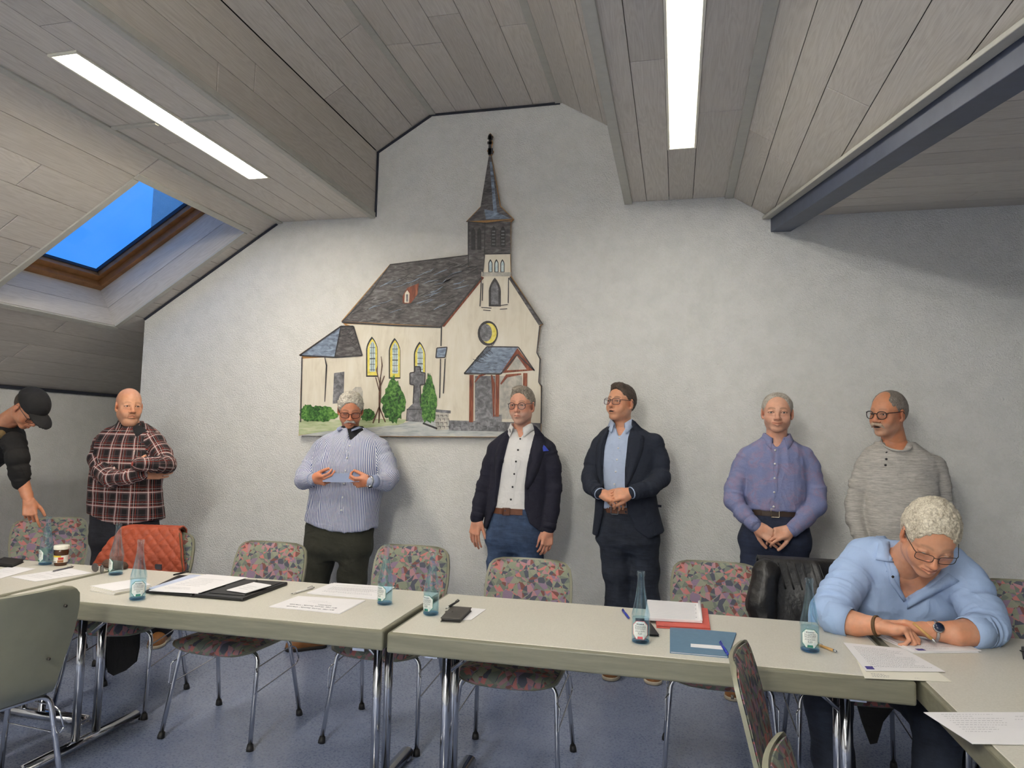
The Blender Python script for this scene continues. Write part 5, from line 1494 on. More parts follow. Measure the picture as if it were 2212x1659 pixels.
# ---- man with the blue pocket square
NAVYA = m_cloth('navy_wool', srgb(28, 28, 44), .9, .16, 500); NAVYB = m_cloth('blue_black_wool', srgb(32, 38, 52), .9, .16, 500)
def pocket_square_man():
    Y = 4.50; base = A(at_y(1112, 1200, Y)[0], Y, 0); skin = srgb(210, 154, 128)
    P = person_root('man in navy jacket and white shirt with blue pocket square', base)
    S = dict(skin=skin, jaw=1.0, fat=.001, eye=.8, smile=-.003, brow=srgb(110, 88, 72), browk=.5, wx=1.02, hz=1.06, stubble=srgb(190, 172, 160), stubk=.4, look=(-4, 0), glasses=('round', PLUMF), gr=.0019,
             hair=dict(t=.005, top=.008, front=.078, fw=.063, quiff=.022, tuft=.0022, freq=(150, 60, 90), side=-.03), hairmat=m_hair('pepper_grey_hair', srgb(72, 62, 54), srgb(176, 166, 150), (46, 46, 30)))
    neck = at_y(1127, 945, Y+.04)
    part, T = put_head(S, 1127, 876, Y-.01, -20, 1, 0, neck, .056, P, base); parts = [part]
    rows = [(928, 1100, 1152, .060, .02), (938, 1084, 1170, .085, .02), (950, 1068, 1186, .102, .02), (968, 1058, 1196, .115, .015), (1000, 1056, 1192, .122), (1050, 1058, 1186, .122), (1100, 1052, 1184, .128), (1150, 1045, 1192, .132), (1165, 1044, 1192, .132)]
    rings = rings_px(rows, Y)
    aL = chain_px([(1072, 972, Y+.01, .060), (1060, 1005, Y, .055), (1046, 1050, Y-.01, .049), (1037, 1085, Y-.03, .045), (1030, 1118, Y-.06, .041)])
    aR = chain_px([(1182, 972, Y+.01, .062), (1193, 1008, Y, .058), (1196, 1055, Y-.01, .052), (1192, 1100, Y-.03, .048), (1185, 1140, Y-.06, .044)])
    # shirt below the jacket
    wh = m_cloth('white_poplin', srgb(222, 221, 220), .75, .04, 800); zc = at_y(1100, 1101, Y)[2]
    FS = garment_field(rings, [], .0065, grow=-.014, hem=lambda X, Y_, Z: zc+.006-Z+0*X+0*Y_)
    FS.apply(prism(px_poly([(1103, 905), (1148, 905), (1122, 946), (1116, 946)], Y-.1), Y), .004, 's')
    make_cloth('shirt', FS, wh, P, base, None, .006, None, (10, 8, 4), 31)
    nb = at_y(1126, 927, Y+.01); collar(nb, .062, .064, math.radians(-6), wh, P, base, gap=28, leaf=.044, point=.034)
    cx = lambda py: at_y(1121-(py-940)*.128, py, Y-.12)[[0, 2]]
    strip_on(FS, [cx(946), cx(1094)], .030, .0025, 'placket', wh, P, base); buttons_on(FS, [cx(p) for p in (948, 972, 997, 1024, 1052, 1079)], BTND, P, base, .0062)
    # jacket
    F = garment_field(rings, [aL, aR], .0065, hem=hem_of([(1035, 1140), (1060, 1146), (1140, 1152), (1200, 1150)], Y-.1))
    inL = [(1099, 926), (1090, 977), (1081, 1025), (1071, 1091), (1046, 1147)]; inR = [(1152, 919), (1148, 956), (1139, 1007), (1134, 1049), (1134, 1097), (1145, 1130), (1171, 1153)]
    F.apply(prism(px_poly([(1099, 900)]+inL+[(1046, 1180), (1171, 1180)]+inR[::-1]+[(1152, 900)], Y-.11), Y+.02), .003, 's')
    make_cloth('jacket', F, NAVYA, P, base, [aL, aR], .006, .008, (6, 6, 3), 33)
    ol = [(1088, 930), (1072, 958), (1066, 985), (1068, 1020), (1068, 1060)]; orr = [(1158, 922), (1176, 950), (1172, 985), (1158, 1030), (1140, 1058)]
    lapels(F, (dense(xz(inL[:4], Y-.12)), dense(xz(ol, Y-.12))), (dense(xz(inR[:4], Y-.12)), dense(xz(orr, Y-.12))), NAVYA, P, base)
    patch_on(F, xz([(1154, 977), (1182, 974), (1175, 965), (1167, 957), (1160, 967)], Y-.12), .007, .006, 'pocket_square', m_cloth('cobalt_silk', srgb(36, 62, 172), .5, .15), P, base)
    strip_on(F, xz([(1154, 976), (1182, 973)], Y-.12), .010, .003, 'breast_pocket', NAVYA, P, base)
    for ch in (aL, aR):
        e, d = chain_end(ch); cuff(e-d*.03, e+d*.006, ch[-1][1]+.003, ch[-1][1]+.003, NAVYA, P, base, 'sleeve_end')
    hipr = rings_px([(1094, 1063, 1178, .116), (1130, 1056, 1178, .122), (1172, 1054, 1172, .122)], Y)
    lg = [[(at_y(1084, 1165, Y), .100), (at_y(1082, 1225, Y), .086), (A(-1.15, Y, .5), .072), (A(-1.14, 4.56, .09), .066)], [(at_y(1142, 1165, Y), .100), (at_y(1143, 1225, Y), .086), (A(-.93, Y, .5), .072), (A(-.92, 4.56, .09), .066)]]
    G = leg_field(hipr, lg); G.cut(lambda X, Y_, Z: Z-zc-.024+0*X+0*Y_); make_cloth('jeans', G, m_denim('mid_blue_denim', srgb(28, 42, 66), srgb(70, 92, 126)), P, base, None, .009, None, (8, 8, 11), 35)
    belt(G, zc, .038, BROWNBELT, P, base, at_y(1068, 1101, Y)[0], at_y(1137, 1101, Y)[0], at_y(1103, 1101, Y)[0], BROWNBELT)
    shoe((-1.14, 4.66), (-1.18, 4.38), SHOETAN, SOLED, P, base); shoe((-.92, 4.66), (-.88, 4.38), SHOETAN, SOLED, P, base)
    add_hand(parts, aL, (-.05, -.12, -1), (.35, .9, 0), 1, skin, 1.0, curl=(14, 18, 12), spread=4, thumb=(20, 4, 0))
    add_hand(parts, aR, (-.10, -.14, -1), (-.55, .8, 0), -1, skin, 1.0, curls=[(28, 30, 20), (24, 30, 20), (24, 30, 20), (24, 30, 20)], spread=3, thumb=(16, 10, 10))
    body_skin(parts, rings, [aL, aR], lg, skin, neck=(at_y(1127, 912, Y+.03), neck, .054, .06), grow=-.03); finish_body(parts, P, base)
pocket_square_man()

# ---- man in the dark jacket talking, hands together
def talking_man():
    Y = 4.50; base = A(at_y(1352, 1250, Y)[0], Y, 0); skin = srgb(212, 156, 124)
    P = person_root('dark-haired man in blue-black jacket and light blue shirt talking', base)
    S = dict(skin=skin, jaw=1.0, fat=.001, eye=.8, open=.7, brow=srgb(66, 46, 34), browk=.7, wx=1.02, hz=1.02, look=(-6, 0), glasses=('square', PLUMF), gr=.0018,
             hair=dict(t=.004, top=.007, front=.080, fw=.063, quiff=.024, tuft=.002, freq=(150, 60, 90), side=-.03), hairmat=m_hair('dark_brown_hair', srgb(30, 24, 20), srgb(86, 70, 58), (46, 46, 30)))
    neck = at_y(1345, 940, Y+.04)
    part, T = put_head(S, 1341, 870, Y-.01, -36, -6, 2, neck, .055, P, base); parts = [part]
    rows = [(916, 1320, 1368, .060, .02), (926, 1306, 1390, .085, .02), (938, 1292, 1408, .102, .02), (956, 1286, 1420, .115, .015), (1000, 1288, 1418, .122), (1050, 1289, 1414, .122), (1100, 1286, 1422, .126), (1150, 1281, 1437, .132), (1170, 1280, 1438, .132)]
    rings = rings_px(rows, Y)
    aL = chain_px([(1297, 962, Y+.01, .060), (1283, 998, Y-.01, .058), (1274, 1030, Y-.05, .053), (1277, 1050, Y-.12, .048), (1292, 1063, Y-.19, .042)])
    aR = chain_px([(1412, 958, Y+.01, .064), (1424, 995, Y, .060), (1428, 1032, Y-.04, .055), (1406, 1053, Y-.13, .050), (1370, 1063, Y-.21, .043)])
    lb = m_cloth('light_blue_poplin', srgb(172, 186, 212), .75, .05, 800); zc = at_y(1340, 1099, Y)[2]
    FS = garment_field(rings, [], .0065, grow=-.014, hem=lambda X, Y_, Z: zc+.006-Z+0*X+0*Y_)
    FS.apply(prism(px_poly([(1318, 895), (1366, 895), (1340, 942), (1334, 942)], Y-.1), Y), .004, 's')
    make_cloth('shirt', FS, lb, P, base, None, .006, None, (10, 8, 4), 41)
    nb = at_y(1343, 918, Y+.01); collar(nb, .061, .064, math.radians(-8), lb, P, base, gap=28, leaf=.046, point=.034)
    cx = lambda py: at_y(1337-(py-945)*.10, py, Y-.12)[[0, 2]]
    strip_on(FS, [cx(944), cx(1094)], .030, .0025, 'placket', lb, P, base); buttons_on(FS, [cx(p) for p in (946, 968, 993, 1019, 1046)], BTNW, P, base, .006)
    F = garment_field(rings, [aL, aR], .0065, hem=hem_of([(1275, 1156), (1300, 1160), (1400, 1164), (1440, 1150)], Y-.1))
    inL = [(1317, 918), (1304, 965), (1301, 1013), (1304, 1079), (1301, 1109), (1288, 1162)]; inR = [(1365, 906), (1357, 947), (1351, 1013), (1351, 1049), (1355, 1103), (1374, 1145), (1404, 1166)]
    F.apply(prism(px_poly([(1317, 890)]+inL+[(1288, 1190), (1404, 1190)]+inR[::-1]+[(1365, 890)], Y-.11), Y+.02), .003, 's')
    make_cloth('jacket', F, NAVYB, P, base, [aL, aR], .006, .009, (6, 6, 3), 43)
    ol = [(1308, 924), (1290, 948), (1284, 985), (1288, 1020), (1300, 1060)]; orr = [(1372, 910), (1394, 935), (1388, 975), (1372, 1020), (1353, 1056)]
    lapels(F, (dense(xz(inL[:4], Y-.12)), dense(xz(ol, Y-.12))), (dense(xz(inR[:4], Y-.12)), dense(xz(orr, Y-.12))), NAVYB, P, base)
    strip_on(F, xz([(1374, 982), (1400, 979)], Y-.12), .010, .003, 'breast_pocket', NAVYB, P, base)
    strip_on(F, xz([(1390, 1092), (1428, 1097)], Y-.12), .014, .003, 'pocket_flap', NAVYB, P, base)
    for ch in (aL, aR):
        e, d = chain_end(ch); cuff(e-d*.03, e+d*.006, ch[-1][1]+.003, ch[-1][1]+.003, NAVYB, P, base, 'sleeve_end'); cuff(e-d*.02, e+d*.026, .037, .037, lb, P, base, 'shirt_cuff')
    hipr = rings_px([(1094, 1298, 1416, .116), (1130, 1293, 1418, .122), (1172, 1292, 1416, .122)], Y)
    lg = [[(at_y(1326, 1165, Y), .100), (at_y(1334, 1235, Y), .084), (at_y(1337, 1300, Y), .076), (A(-.36, 4.52, .4), .072), (A(-.37, 4.55, .09), .066)], [(at_y(1390, 1165, Y), .098), (at_y(1392, 1235, Y), .084), (at_y(1394, 1300, Y), .078), (A(-.19, 4.52, .4), .072), (A(-.16, 4.56, .09), .066)]]
    G = leg_field(hipr, lg); G.cut(lambda X, Y_, Z: Z-zc-.024+0*X+0*Y_); make_cloth('jeans', G, m_denim('black_blue_denim', srgb(16, 20, 30), srgb(44, 52, 68)), P, base, None, .009, None, (8, 8, 11), 45)
    belt(G, zc, .038, BROWNBELT, P, base, at_y(1306, 1099, Y)[0], at_y(1358, 1099, Y)[0], at_y(1331, 1099, Y)[0], STEEL)
    shoe((-.37, 4.66), (-.40, 4.39), SHOETAN, SOLEW, P, base); shoe((-.16, 4.66), (-.125, 4.395), SHOETAN, SOLEW, P, base)
    add_hand(parts, aL, (.90, -.30, -.30), (.25, .55, -.8), 1, skin, .98, curls=[(30, 35, 20), (35, 40, 25), (40, 40, 25), (45, 40, 25)], spread=5, thumb=(50, 6, -30), off=.026)
    add_hand(parts, aR, (-.96, -.22, -.20), (-.10, .85, -.50), 1, skin, .98, curls=[(40, 45, 25), (40, 45, 25), (42, 45, 25), (44, 45, 25)], spread=3, thumb=(20, 14, 10), off=.026)
    body_skin(parts, rings, [aL, aR], lg, skin, neck=(at_y(1344, 908, Y+.03), neck, .054, .06), grow=-.03); finish_body(parts, P, base)
talking_man()

# ---- man in the grey henley
def henley_man():
    Y = 4.42; base = A(at_y(1942, 1180, Y)[0], Y, 0); skin = srgb(204, 142, 108)
    P = person_root('man in heather grey henley shirt with moustache and black glasses', base)
    S = dict(skin=skin, jaw=.96, fat=.002, eye=.8, open=1.0, brow=srgb(120, 90, 66), browk=.4, wx=1.03, hz=1.06, nose=1.2, stubble=srgb(196, 180, 164), stubk=.35, look=(-4, 0), glasses=('panto', BLACKF), gr=.0024, moustache=m_hair('sandy_moustache', srgb(150, 118, 92), srgb(226, 206, 184), (40, 40, 120)),
             hair=dict(t=.0035, top=.0025, front=.096, fw=.066, bald=(.050, .060, .036), baldc=(0, -.078, .100), tuft=.0012, side=-.034), hairmat=m_hair('cropped_grey_hair', srgb(92, 82, 74), srgb(160, 150, 140)))
    neck = at_y(1936, 972, Y+.06)
    part, T = put_head(S, 1918, 893, Y-.03, -36, 4, 4, neck, .064, P, base, 1.05); parts = [part]
    rows = [(956, 1898, 1974, .075, .03), (966, 1880, 1996, .095, .03), (980, 1864, 2016, .112, .02), (1000, 1856, 2030, .125, .01), (1040, 1860, 2026, .14), (1085, 1862, 2024, .15, -.01), (1125, 1864, 2020, .158, -.02), (1165, 1868, 2012, .152, -.01), (1190, 1870, 2010, .145)]
    rings = rings_px(rows, Y)
    aL = chain_px([(1872, 1006, Y+.01, .060), (1858, 1045, Y, .056), (1846, 1090, Y, .051), (1848, 1125, Y-.03, .047), (1860, 1165, Y-.06, .040)])
    aR = chain_px([(2018, 1006, Y+.01, .062), (2028, 1045, Y, .058), (2033, 1090, Y, .053), (2026, 1130, Y-.03, .048), (2010, 1170, Y-.06, .042)])
    MT = NT('heather_knit'); sl = MT.noise(MT.coord('Object', (10, 10, 150)), 1.4, 3, .6, .3); b = MT.noise(MT.coord('Object', (14, 14, 90)), 3, 4, .7)
    col = MT.mix(.5, MT.ramp(sl.outputs['Fac'], [(.35, srgb(146, 142, 136)), (.65, srgb(206, 202, 194))]), MT.ramp(b.outputs['Fac'], [(.35, srgb(156, 152, 146)), (.65, srgb(200, 196, 190))])); fold_bump(MT, sl.outputs['Fac'], .8); kn = MT.set(col, .9)
    F = garment_field(rings, [aL, aR], .0065, hem=hem_of([(1850, 1176), (1940, 1182), (2030, 1172)], Y-.1))
    F.apply(cone(at_y(1936, 945, Y-.01), at_y(1933, 960, Y-.05), .068, .050), .006, 's')
    make_cloth('henley_shirt', F, kn, P, base, [aL, aR], .010, .010, (7, 7, 14), 51)
    nb = at_y(1936, 962, Y-.01); pts = [Vector(nb+A(.074*math.sin(a)-.004, .086*math.cos(a)-.018, .008+.040*math.cos(a))-base) for a in np.linspace(0, 2*math.pi, 29)]
    bm = bmesh.new(); bm_tube(bm, pts, .0075, 8, caps=False, flat=(.7, 1.1)); bm_done('neckband', bm, kn, P, smooth=True)
    cx = lambda py: at_y(1922-(py-978)*.22, py, Y-.14)[[0, 2]]
    strip_on(F, [cx(972), cx(1018)], .034, .003, 'placket', kn, P, base); buttons_on(F, [cx(p) for p in (978, 992, 1005)], BTND, P, base, .0062)
    strip_on(F, xz([(1941, 1005), (1983, 1010), (1982, 1046), (1962, 1056), (1940, 1044), (1941, 1005)], Y-.13), .005, .0015, 'pocket_seam', kn, P, base)
    hipr = rings_px([(1160, 1872, 2008, .13), (1200, 1872, 2008, .13)], Y)
    lg = [[(at_y(1905, 1210, Y), .10), (A(1.14, Y, .5), .075), (A(1.12, 4.48, .09), .066)], [(at_y(1972, 1210, Y), .10), (A(1.36, Y, .5), .075), (A(1.38, 4.48, .09), .066)]]
    G = leg_field(hipr, lg); make_cloth('trousers', G, m_denim('dark_navy_denim', srgb(24, 30, 48), srgb(44, 54, 80)), P, base, None, .008, None, (7, 7, 9), 55)
    shoe((1.12, 4.58), (1.08, 4.31), SHOETAN, SOLED, P, base); shoe((1.38, 4.58), (1.43, 4.31), SHOETAN, SOLED, P, base)
    add_hand(parts, aL, (.45, .2, -.85), (.7, .5, 0), 1, skin, .95, curl=(20, 25, 15), thumb=(20, 8, 0)); add_hand(parts, aR, (-.35, .2, -.9), (-.7, .5, 0), -1, skin, .95, curl=(20, 25, 15), thumb=(20, 8, 0))
    body_skin(parts, rings, [aL, aR], lg, skin, neck=(at_y(1926, 935, Y+.02), neck, .06, .068), grow=-.02); finish_body(parts, P, base)
henley_man()

# ---- bald man in the plaid shirt, arms crossed
def plaid_man():
    Y = 4.02; base = A(at_y(270, 1200, Y)[0], Y, 0); skin = srgb(208, 154, 122)
    P = person_root('bald man in plaid shirt standing with crossed arms', base)
    S = dict(skin=skin, jaw=1.06, fat=.005, eye=.75, smile=-.006, brow=srgb(128, 88, 62), browk=.45, wx=1.0, hz=1.04, nose=1.15, stubble=srgb(150, 118, 100), stubk=.3, shade_scalp=srgb(206, 150, 128), look=(4, 0))
    neck = at_y(281, 932, Y+.03)
    part, T = put_head(S, 279, 877, Y-.02, 14, 2, 0, neck, .064, P, base, 1.0); parts = [part]
    rows = [(914, 258, 306, .062, .02), (924, 238, 322, .09, .02), (936, 220, 336, .11, .02), (955, 208, 346, .125, .01), (1000, 206, 344, .135), (1050, 203, 340, .142), (1100, 200, 347, .145), (1145, 199, 350, .142)]
    rings = rings_px(rows, Y)
    aL = chain_px([(224, 960, Y, .066), (213, 990, Y-.03, .064), (220, 1018, Y-.10, .060), (240, 1034, Y-.19, .054), (278, 1030, Y-.25, .048), (306, 1024, Y-.23, .042)])
    aR = chain_px([(334, 956, Y, .064), (350, 982, Y-.03, .060), (360, 1004, Y-.09, .055), (338, 1004, Y-.22, .050), (300, 1003, Y-.315, .042)])
    pl = m_plaid('red_white_plaid')
    F = garment_field(rings, [aL, aR], .0065, hem=hem_of([(195, 1110), (230, 1124), (272, 1135), (320, 1124), (355, 1106)], Y-.1), k=.014)
    F.apply(prism(px_poly([(262, 900), (306, 900), (296, 935), (286, 950)], Y-.1), Y), .004, 's')
    make_cloth('plaid_shirt', F, pl, P, base, [aL, aR], .010, .011, (12, 9, 5), 61, uv=True)
    tee = stack(rings_px([(918, 258, 306, .060, .015), (935, 228, 330, .09, .015), (965, 222, 332, .11, .01)], Y), 0, 2.2, -.004); G = Field(tee[1]-.03, tee[2]+.03, .008); G.apply(tee); V, Q = clean(*G.mesh()); fast_mesh('undershirt', V-base, Q, m_cloth('black_jersey', srgb(24, 24, 28)), P)
    nb = at_y(282, 921, Y+.01); collar(nb, .068, .070, math.radians(34), pl, P, base, gap=32, leaf=.046, point=.034)
    cx = lambda py: at_y(290+(py-950)*.05, py, Y-.14)[[0, 2]]
    buttons_on(F, [cx(p) for p in (958, 975, 1060, 1088, 1115)], BTND, P, base, .006)
    for q in ([(252, 978), (282, 972), (284, 992), (254, 998)], [(316, 970), (336, 968), (338, 988), (318, 992)]):
        strip_on(F, xz(q+q[:1], Y-.14), .005, .0015, 'pocket_seam', pl, P, base)
    hipr = rings_px([(1100, 204, 338, .13), (1140, 202, 338, .13), (1175, 203, 336, .125)], Y)
    lg = [[(at_y(236, 1165, Y), .105), (at_y(230, 1215, Y), .088), (A(-3.80, Y, .45), .075), (A(-3.74, 4.05, .09), .068)], [(at_y(304, 1165, Y), .105), (at_y(302, 1215, Y), .088), (A(-3.52, Y+.06, .45), .075), (A(-3.50, 4.26, .09), .068)]]
    G = leg_field(hipr, lg); make_cloth('trousers', G, m_denim('black_denim', srgb(16, 17, 22), srgb(40, 42, 52)), P, base, None, .008, None, (7, 7, 9), 65)
    shoe((-3.77, 4.13), (-3.66, 3.88), SHOETAN, SOLEW, P, base); shoe((-3.54, 4.34), (-3.44, 4.09), SHOETAN, SOLEW, P, base)
    e, d = chain_end(aR); wristwatch(e+d*.010, d, .036, RUBBER, None, P, base)
    add_hand(parts, aR, (-.72, .68, .02), (.6, .6, -.2), -1, skin, .98, curl=(15, 20, 12), spread=4, thumb=(18, 6, 0), off=.03)
    add_hand(parts, aL, (.60, .78, .05), (-.7, .6, .2), 1, skin, .98, curl=(15, 20, 12), spread=4, thumb=(18, 6, 0), off=.02)
    body_skin(parts, rings, [aL, aR], lg, skin, neck=(at_y(280, 910, Y+.02), neck, .06, .066), grow=-.03); finish_body(parts, P, base)
plaid_man()

# ---- man in the black cap bending over a chair, cut by the picture's left edge
def cap_man():
    Y = 3.60; hip = at_y(-150, 1085, Y); base = A(hip[0], Y, 0); skin = srgb(196, 136, 104)
    P = person_root('man in black cap and black sweatshirt bending over at far left', base)
    S = dict(skin=skin, jaw=.92, eye=.6, brow=srgb(60, 44, 34), browk=.6, wx=.98, glasses=('rect', BLACKF), gr=.0016, hair=dict(t=.003, top=.002, front=.075, fw=.064, tuft=.0012, side=-.02), hairmat=m_hair('dark_brown_hair', srgb(30, 24, 20), srgb(86, 70, 58)))
    neck = at_y(2, 918, Y+.01)
    part, T = put_head(S, 64, 882, Y-.02, 40, 52, 0, neck, .058, P, base, 1.02); parts = [part]
    # cap
    F = Field((-.12, -.22, -.03), (.12, .13, .16), .004)
    F.apply(ell((0, .008, .042), (.092, .112, .094))); F.cut(lambda X, Y_, Z: (.030+.10*Y_)-Z+0*X)
    V, Q = clean(*F.mesh()); blk = m_cloth('black_cotton', srgb(22, 21, 22), .85, .15); cp = fast_mesh('cap', T(V)-base, Q, blk, P)
    F = Field((-.10, -.20, -.02), (.10, -.02, .07), .0032)
    F.apply(ell((0, -.105, .026), (.076, .088, .030))); F.apply(ell((0, -.10, .016), (.088, .104, .030)), 0, 's'); F.cut(lambda X, Y_, Z: Y_+.055+0*X+0*Z)
    V, Q = clean(*F.mesh()); fast_mesh('brim', T(V)-base, Q, blk, cp)
    blkj = m_cloth('black_sweat_fabric', srgb(24, 22, 22), .9, .15)
    body = [(at_y(8, 952, Y+.03), .125), (at_y(-60, 985, Y+.05), .150), (at_y(-120, 1040, Y+.05), .155), (hip, .150)]
    aN = chain_px([(30, 956, Y-.06, .066), (38, 990, Y-.08, .058), (43, 1020, Y-.07, .052), (46, 1042, Y-.06, .044)])
    aF = chain_px([(-10, 960, Y+.14, .07), (-60, 1020, Y+.18, .06), (-75, 1080, Y+.14, .05), (-70, 1120, Y+.10, .042)])
    los = [p-r for c in (body, aN, aF) for p, r in c]; his = [p+r for c in (body, aN, aF) for p, r in c]
    F = Field(np.min(los, 0)-.03, np.max(his, 0)+.03, .007); cone_chain(F, body, .05); cone_chain(F, aN, .03); cone_chain(F, aF, .03)
    make_cloth('sweatshirt', F, blkj, P, base, [aN, aF], .010, .016, (7, 7, 7), 71)
    em = at_y(1, 938, Y-.10); tube('chest_emblem', [em-base, em-base+A(.004, -.003, 0)], .028, plain('tan_print', srgb(120, 98, 62), .8), P, 16)
    lg = [[(hip+A(.02, -.09, -.02), .115), (A(hip[0]+.02, Y-.10, .48), .085), (A(hip[0]-.02, Y-.10, .09), .066)], [(hip+A(-.02, .09, -.02), .115), (A(hip[0]-.02, Y+.12, .48), .085), (A(hip[0]-.05, Y+.12, .09), .066)]]
    F = Field(np.min([p-r for c in lg for p, r in c], 0)-.03, np.max([p+r for c in lg for p, r in c], 0)+.03, .009)
    for c in lg: cone_chain(F, c, .04)
    make_cloth('trousers', F, m_denim('black_denim', srgb(16, 17, 22), srgb(40, 42, 52)), P, base, None, .008, None, (7, 7, 9), 75)
    shoe((hip[0]-.08, Y-.10), (hip[0]+.18, Y-.12), blkj, SOLEW, P, base); shoe((hip[0]-.11, Y+.12), (hip[0]+.15, Y+.10), blkj, SOLEW, P, base)
    fore = [(aN[-1][0]-A(0, 0, -.02), .040), (at_y(58, 1068, Y-.05), .032), (at_y(63, 1082, Y-.05), .028)]
    lo = np.min([p-r for p, r in fore], 0)-.02; hi = np.max([p+r for p, r in fore], 0)+.02; F = Field(lo, hi, .005); cone_chain(F, fore, .01); V, Q = clean(*F.mesh()); parts.append((V, Q, hand_cols(V, skin)))
    add_hand(parts, fore, (.30, -.10, -1), (-.6, .8, 0), 1, skin, .95, curls=[(12, 18, 10), (45, 50, 30), (55, 55, 30), (60, 55, 30)], spread=8, thumb=(34, 14, 10), off=.0)
    add_hand(parts, aF, (.1, -.1, -1), (.4, .8, 0), -1, skin, .95, curl=(30, 30, 20))
    F = Field(np.min(los, 0)-.02, np.max(his, 0)+.02, .012); cone_chain(F, body, .05, -.03); cone_chain(F, aN, .03, -.02); cone_chain(F, aF, .03, -.02); F.apply(cone(at_y(30, 905, Y), neck, .05, .06), .03)
    V, Q = clean(*F.mesh()); parts.append((V, Q, hand_cols(V, skin))); finish_body(parts, P, base)
cap_man()

# ---- seated man writing
def writing_man():
    skin = srgb(204, 150, 120); base = A(.80, 3.42, 0)
    P = person_root('seated grey-haired man in light blue shirt writing at the table', base)
    S = dict(skin=skin, jaw=1.04, fat=.004, eye=.28, brow=srgb(120, 92, 68), browk=.5, wx=1.02, hz=1.04, nose=1.15, look=(0, 30), glasses=('rect', BLACKF), gr=.0013,
             hair=dict(t=.010, top=.017, front=.080, fw=.062, tuft=.0034, freq=(130, 130, 110), side=-.03), hairmat=m_hair('silver_curly_hair', srgb(150, 136, 114), srgb(240, 232, 212), (44, 44, 40)))
    neck = A(.925, 3.24, .985)
    collar(neck+A(.0, -.012, .020), .078, .082, math.radians(12), m_cloth('sky_blue_poplin', srgb(162, 186, 224), .7, .05, 800), P, base, gap=60, leaf=.055, point=.01, pitch=.35, stand=.040, name='collar_band')
    part, T = put_head(S, 2008, 1160, 3.02, 13, 36, 9, neck, .066, P, base, 1.12); parts = [part]
    bl = m_cloth('sky_blue_poplin', srgb(162, 186, 224), .7, .05, 800)
    # torso leaning over the table
    sp = [A(.80, 3.44, .50), A(.85, 3.40, .70), A(.93, 3.34, .87), A(.965, 3.29, .975)]
    body = []
    for dx, k in ((-.085, 1), (.085, 1)):
        body.append([(p+A(dx*(1+.12*i), 0, 0), r) for i, (p, r) in enumerate(zip(sp, (.135, .15, .145, .105)))])
    shl, shr = at_y(1866, 1212, 3.27), at_y(2076, 1248, 3.20)
    aL = [(shl, .076)]+chain_px([(1838, 1248, 3.22, .076), (1812, 1288, 3.14, .072), (1796, 1322, 3.08, .065), (1808, 1336, 3.03, .060)])
    aR = [(shr, .076)]+chain_px([(2098, 1282, 3.16, .076), (2120, 1322, 3.10, .072), (2136, 1356, 3.04, .065), (2110, 1364, 2.99, .060)])
    los = [p-r for c in body+[aL, aR] for p, r in c]; his = [p+r for c in body+[aL, aR] for p, r in c]
    F = Field(np.min(los, 0)-.03, np.max(his, 0)+.03, .0055)
    for c in body: cone_chain(F, c, .05)
    F.apply(cone(shl, shr, .078, .078), .05); F.apply(cone(sp[3], neck, .09, .075), .04)
    for c in (aL, aR):
        G = Field(F.lo, np.max(his, 0)+.03, .0055); cone_chain(G, c, .02); a, d = F.f, G.f
        hh = np.clip(.5+.5*(a-d)/.022, 0, 1); F.f = a+(d-a)*hh-.022*hh*(1-hh)
    # open neck: a wedge down the breastbone
    vb = at_y(1987, 1314, 3.05); vl = at_y(1936, 1205, 3.08); vr = at_y(2062, 1230, 3.08)
    F.apply(prism([(vl[0], vl[2]+.12), (vr[0], vr[2]+.12), (vr[0], vr[2]), (vb[0]+.006, vb[2]), (vb[0]-.006, vb[2]), (vl[0], vl[2])], 3.24, 2.8), .004, 's')
    make_cloth('shirt', F, bl, P, base, [aL, aR], .018, .020, (9, 9, 6), 81, soft=1)
    for c, e in ((aL, (1836, 1345, 3.00)), (aR, (2082, 1368, 2.955))):
        p = c[-1][0]; q = at_y(*e); d = q-p; d /= np.linalg.norm(d); cuff(p-d*.030, p+d*.055, .066, .058, bl, P, base, 'rolled_cuff')
    # collar leaf beside the neck, open placket edges
    patch_fan(F, (dense(xz([(1941, 1172), (1939, 1190), (1936, 1218)], 3.12), 7), dense(xz([(1920, 1172), (1908, 1188), (1899, 1213)], 3.12), 7)), .012, 'collar', bl, P, base, .006)
    patch_fan(F, (dense(xz([(1937, 1216), (1950, 1262), (1986, 1312)], 3.05), 9), dense(xz([(1928, 1218), (1940, 1268), (1980, 1320)], 3.05), 9)), .005, 'placket', bl, P, base, .004)
    patch_fan(F, (dense(xz([(2058, 1240), (2024, 1276), (1988, 1316)], 3.05), 9), dense(xz([(2086, 1262), (2040, 1300), (1988, 1336)], 3.05), 9)), .009, 'placket_flap', bl, P, base, .005)
    for q in ((1935, 1219), (1945, 1256)):
        p = at_y(*q, 3.06); y = front_y(F, p[0], p[2])
        if y: tube('button', [A(p[0], y-.010, p[2])-base, A(p[0], y-.003, p[2])-base], .0055, BTND, P, 10)
    # forearms and hands, one laid over the other
    fL = [aL[-1], (at_y(1850, 1348, 2.99), .043), (at_y(1894, 1352, 2.945), .034)]
    fR = [aR[-1], (at_y(2066, 1368, 2.955), .043), (at_y(2012, 1362, 2.955), .034)]
    F = Field(np.min([p-r for c in (fL, fR) for p, r in c], 0)-.02, np.max([p+r for c in (fL, fR) for p, r in c], 0)+.02, .0045)
    for c in (fL, fR): cone_chain(F, c, .015)
    V, Q = clean(*F.mesh()); parts.append((V, Q, hand_cols(V, skin)))
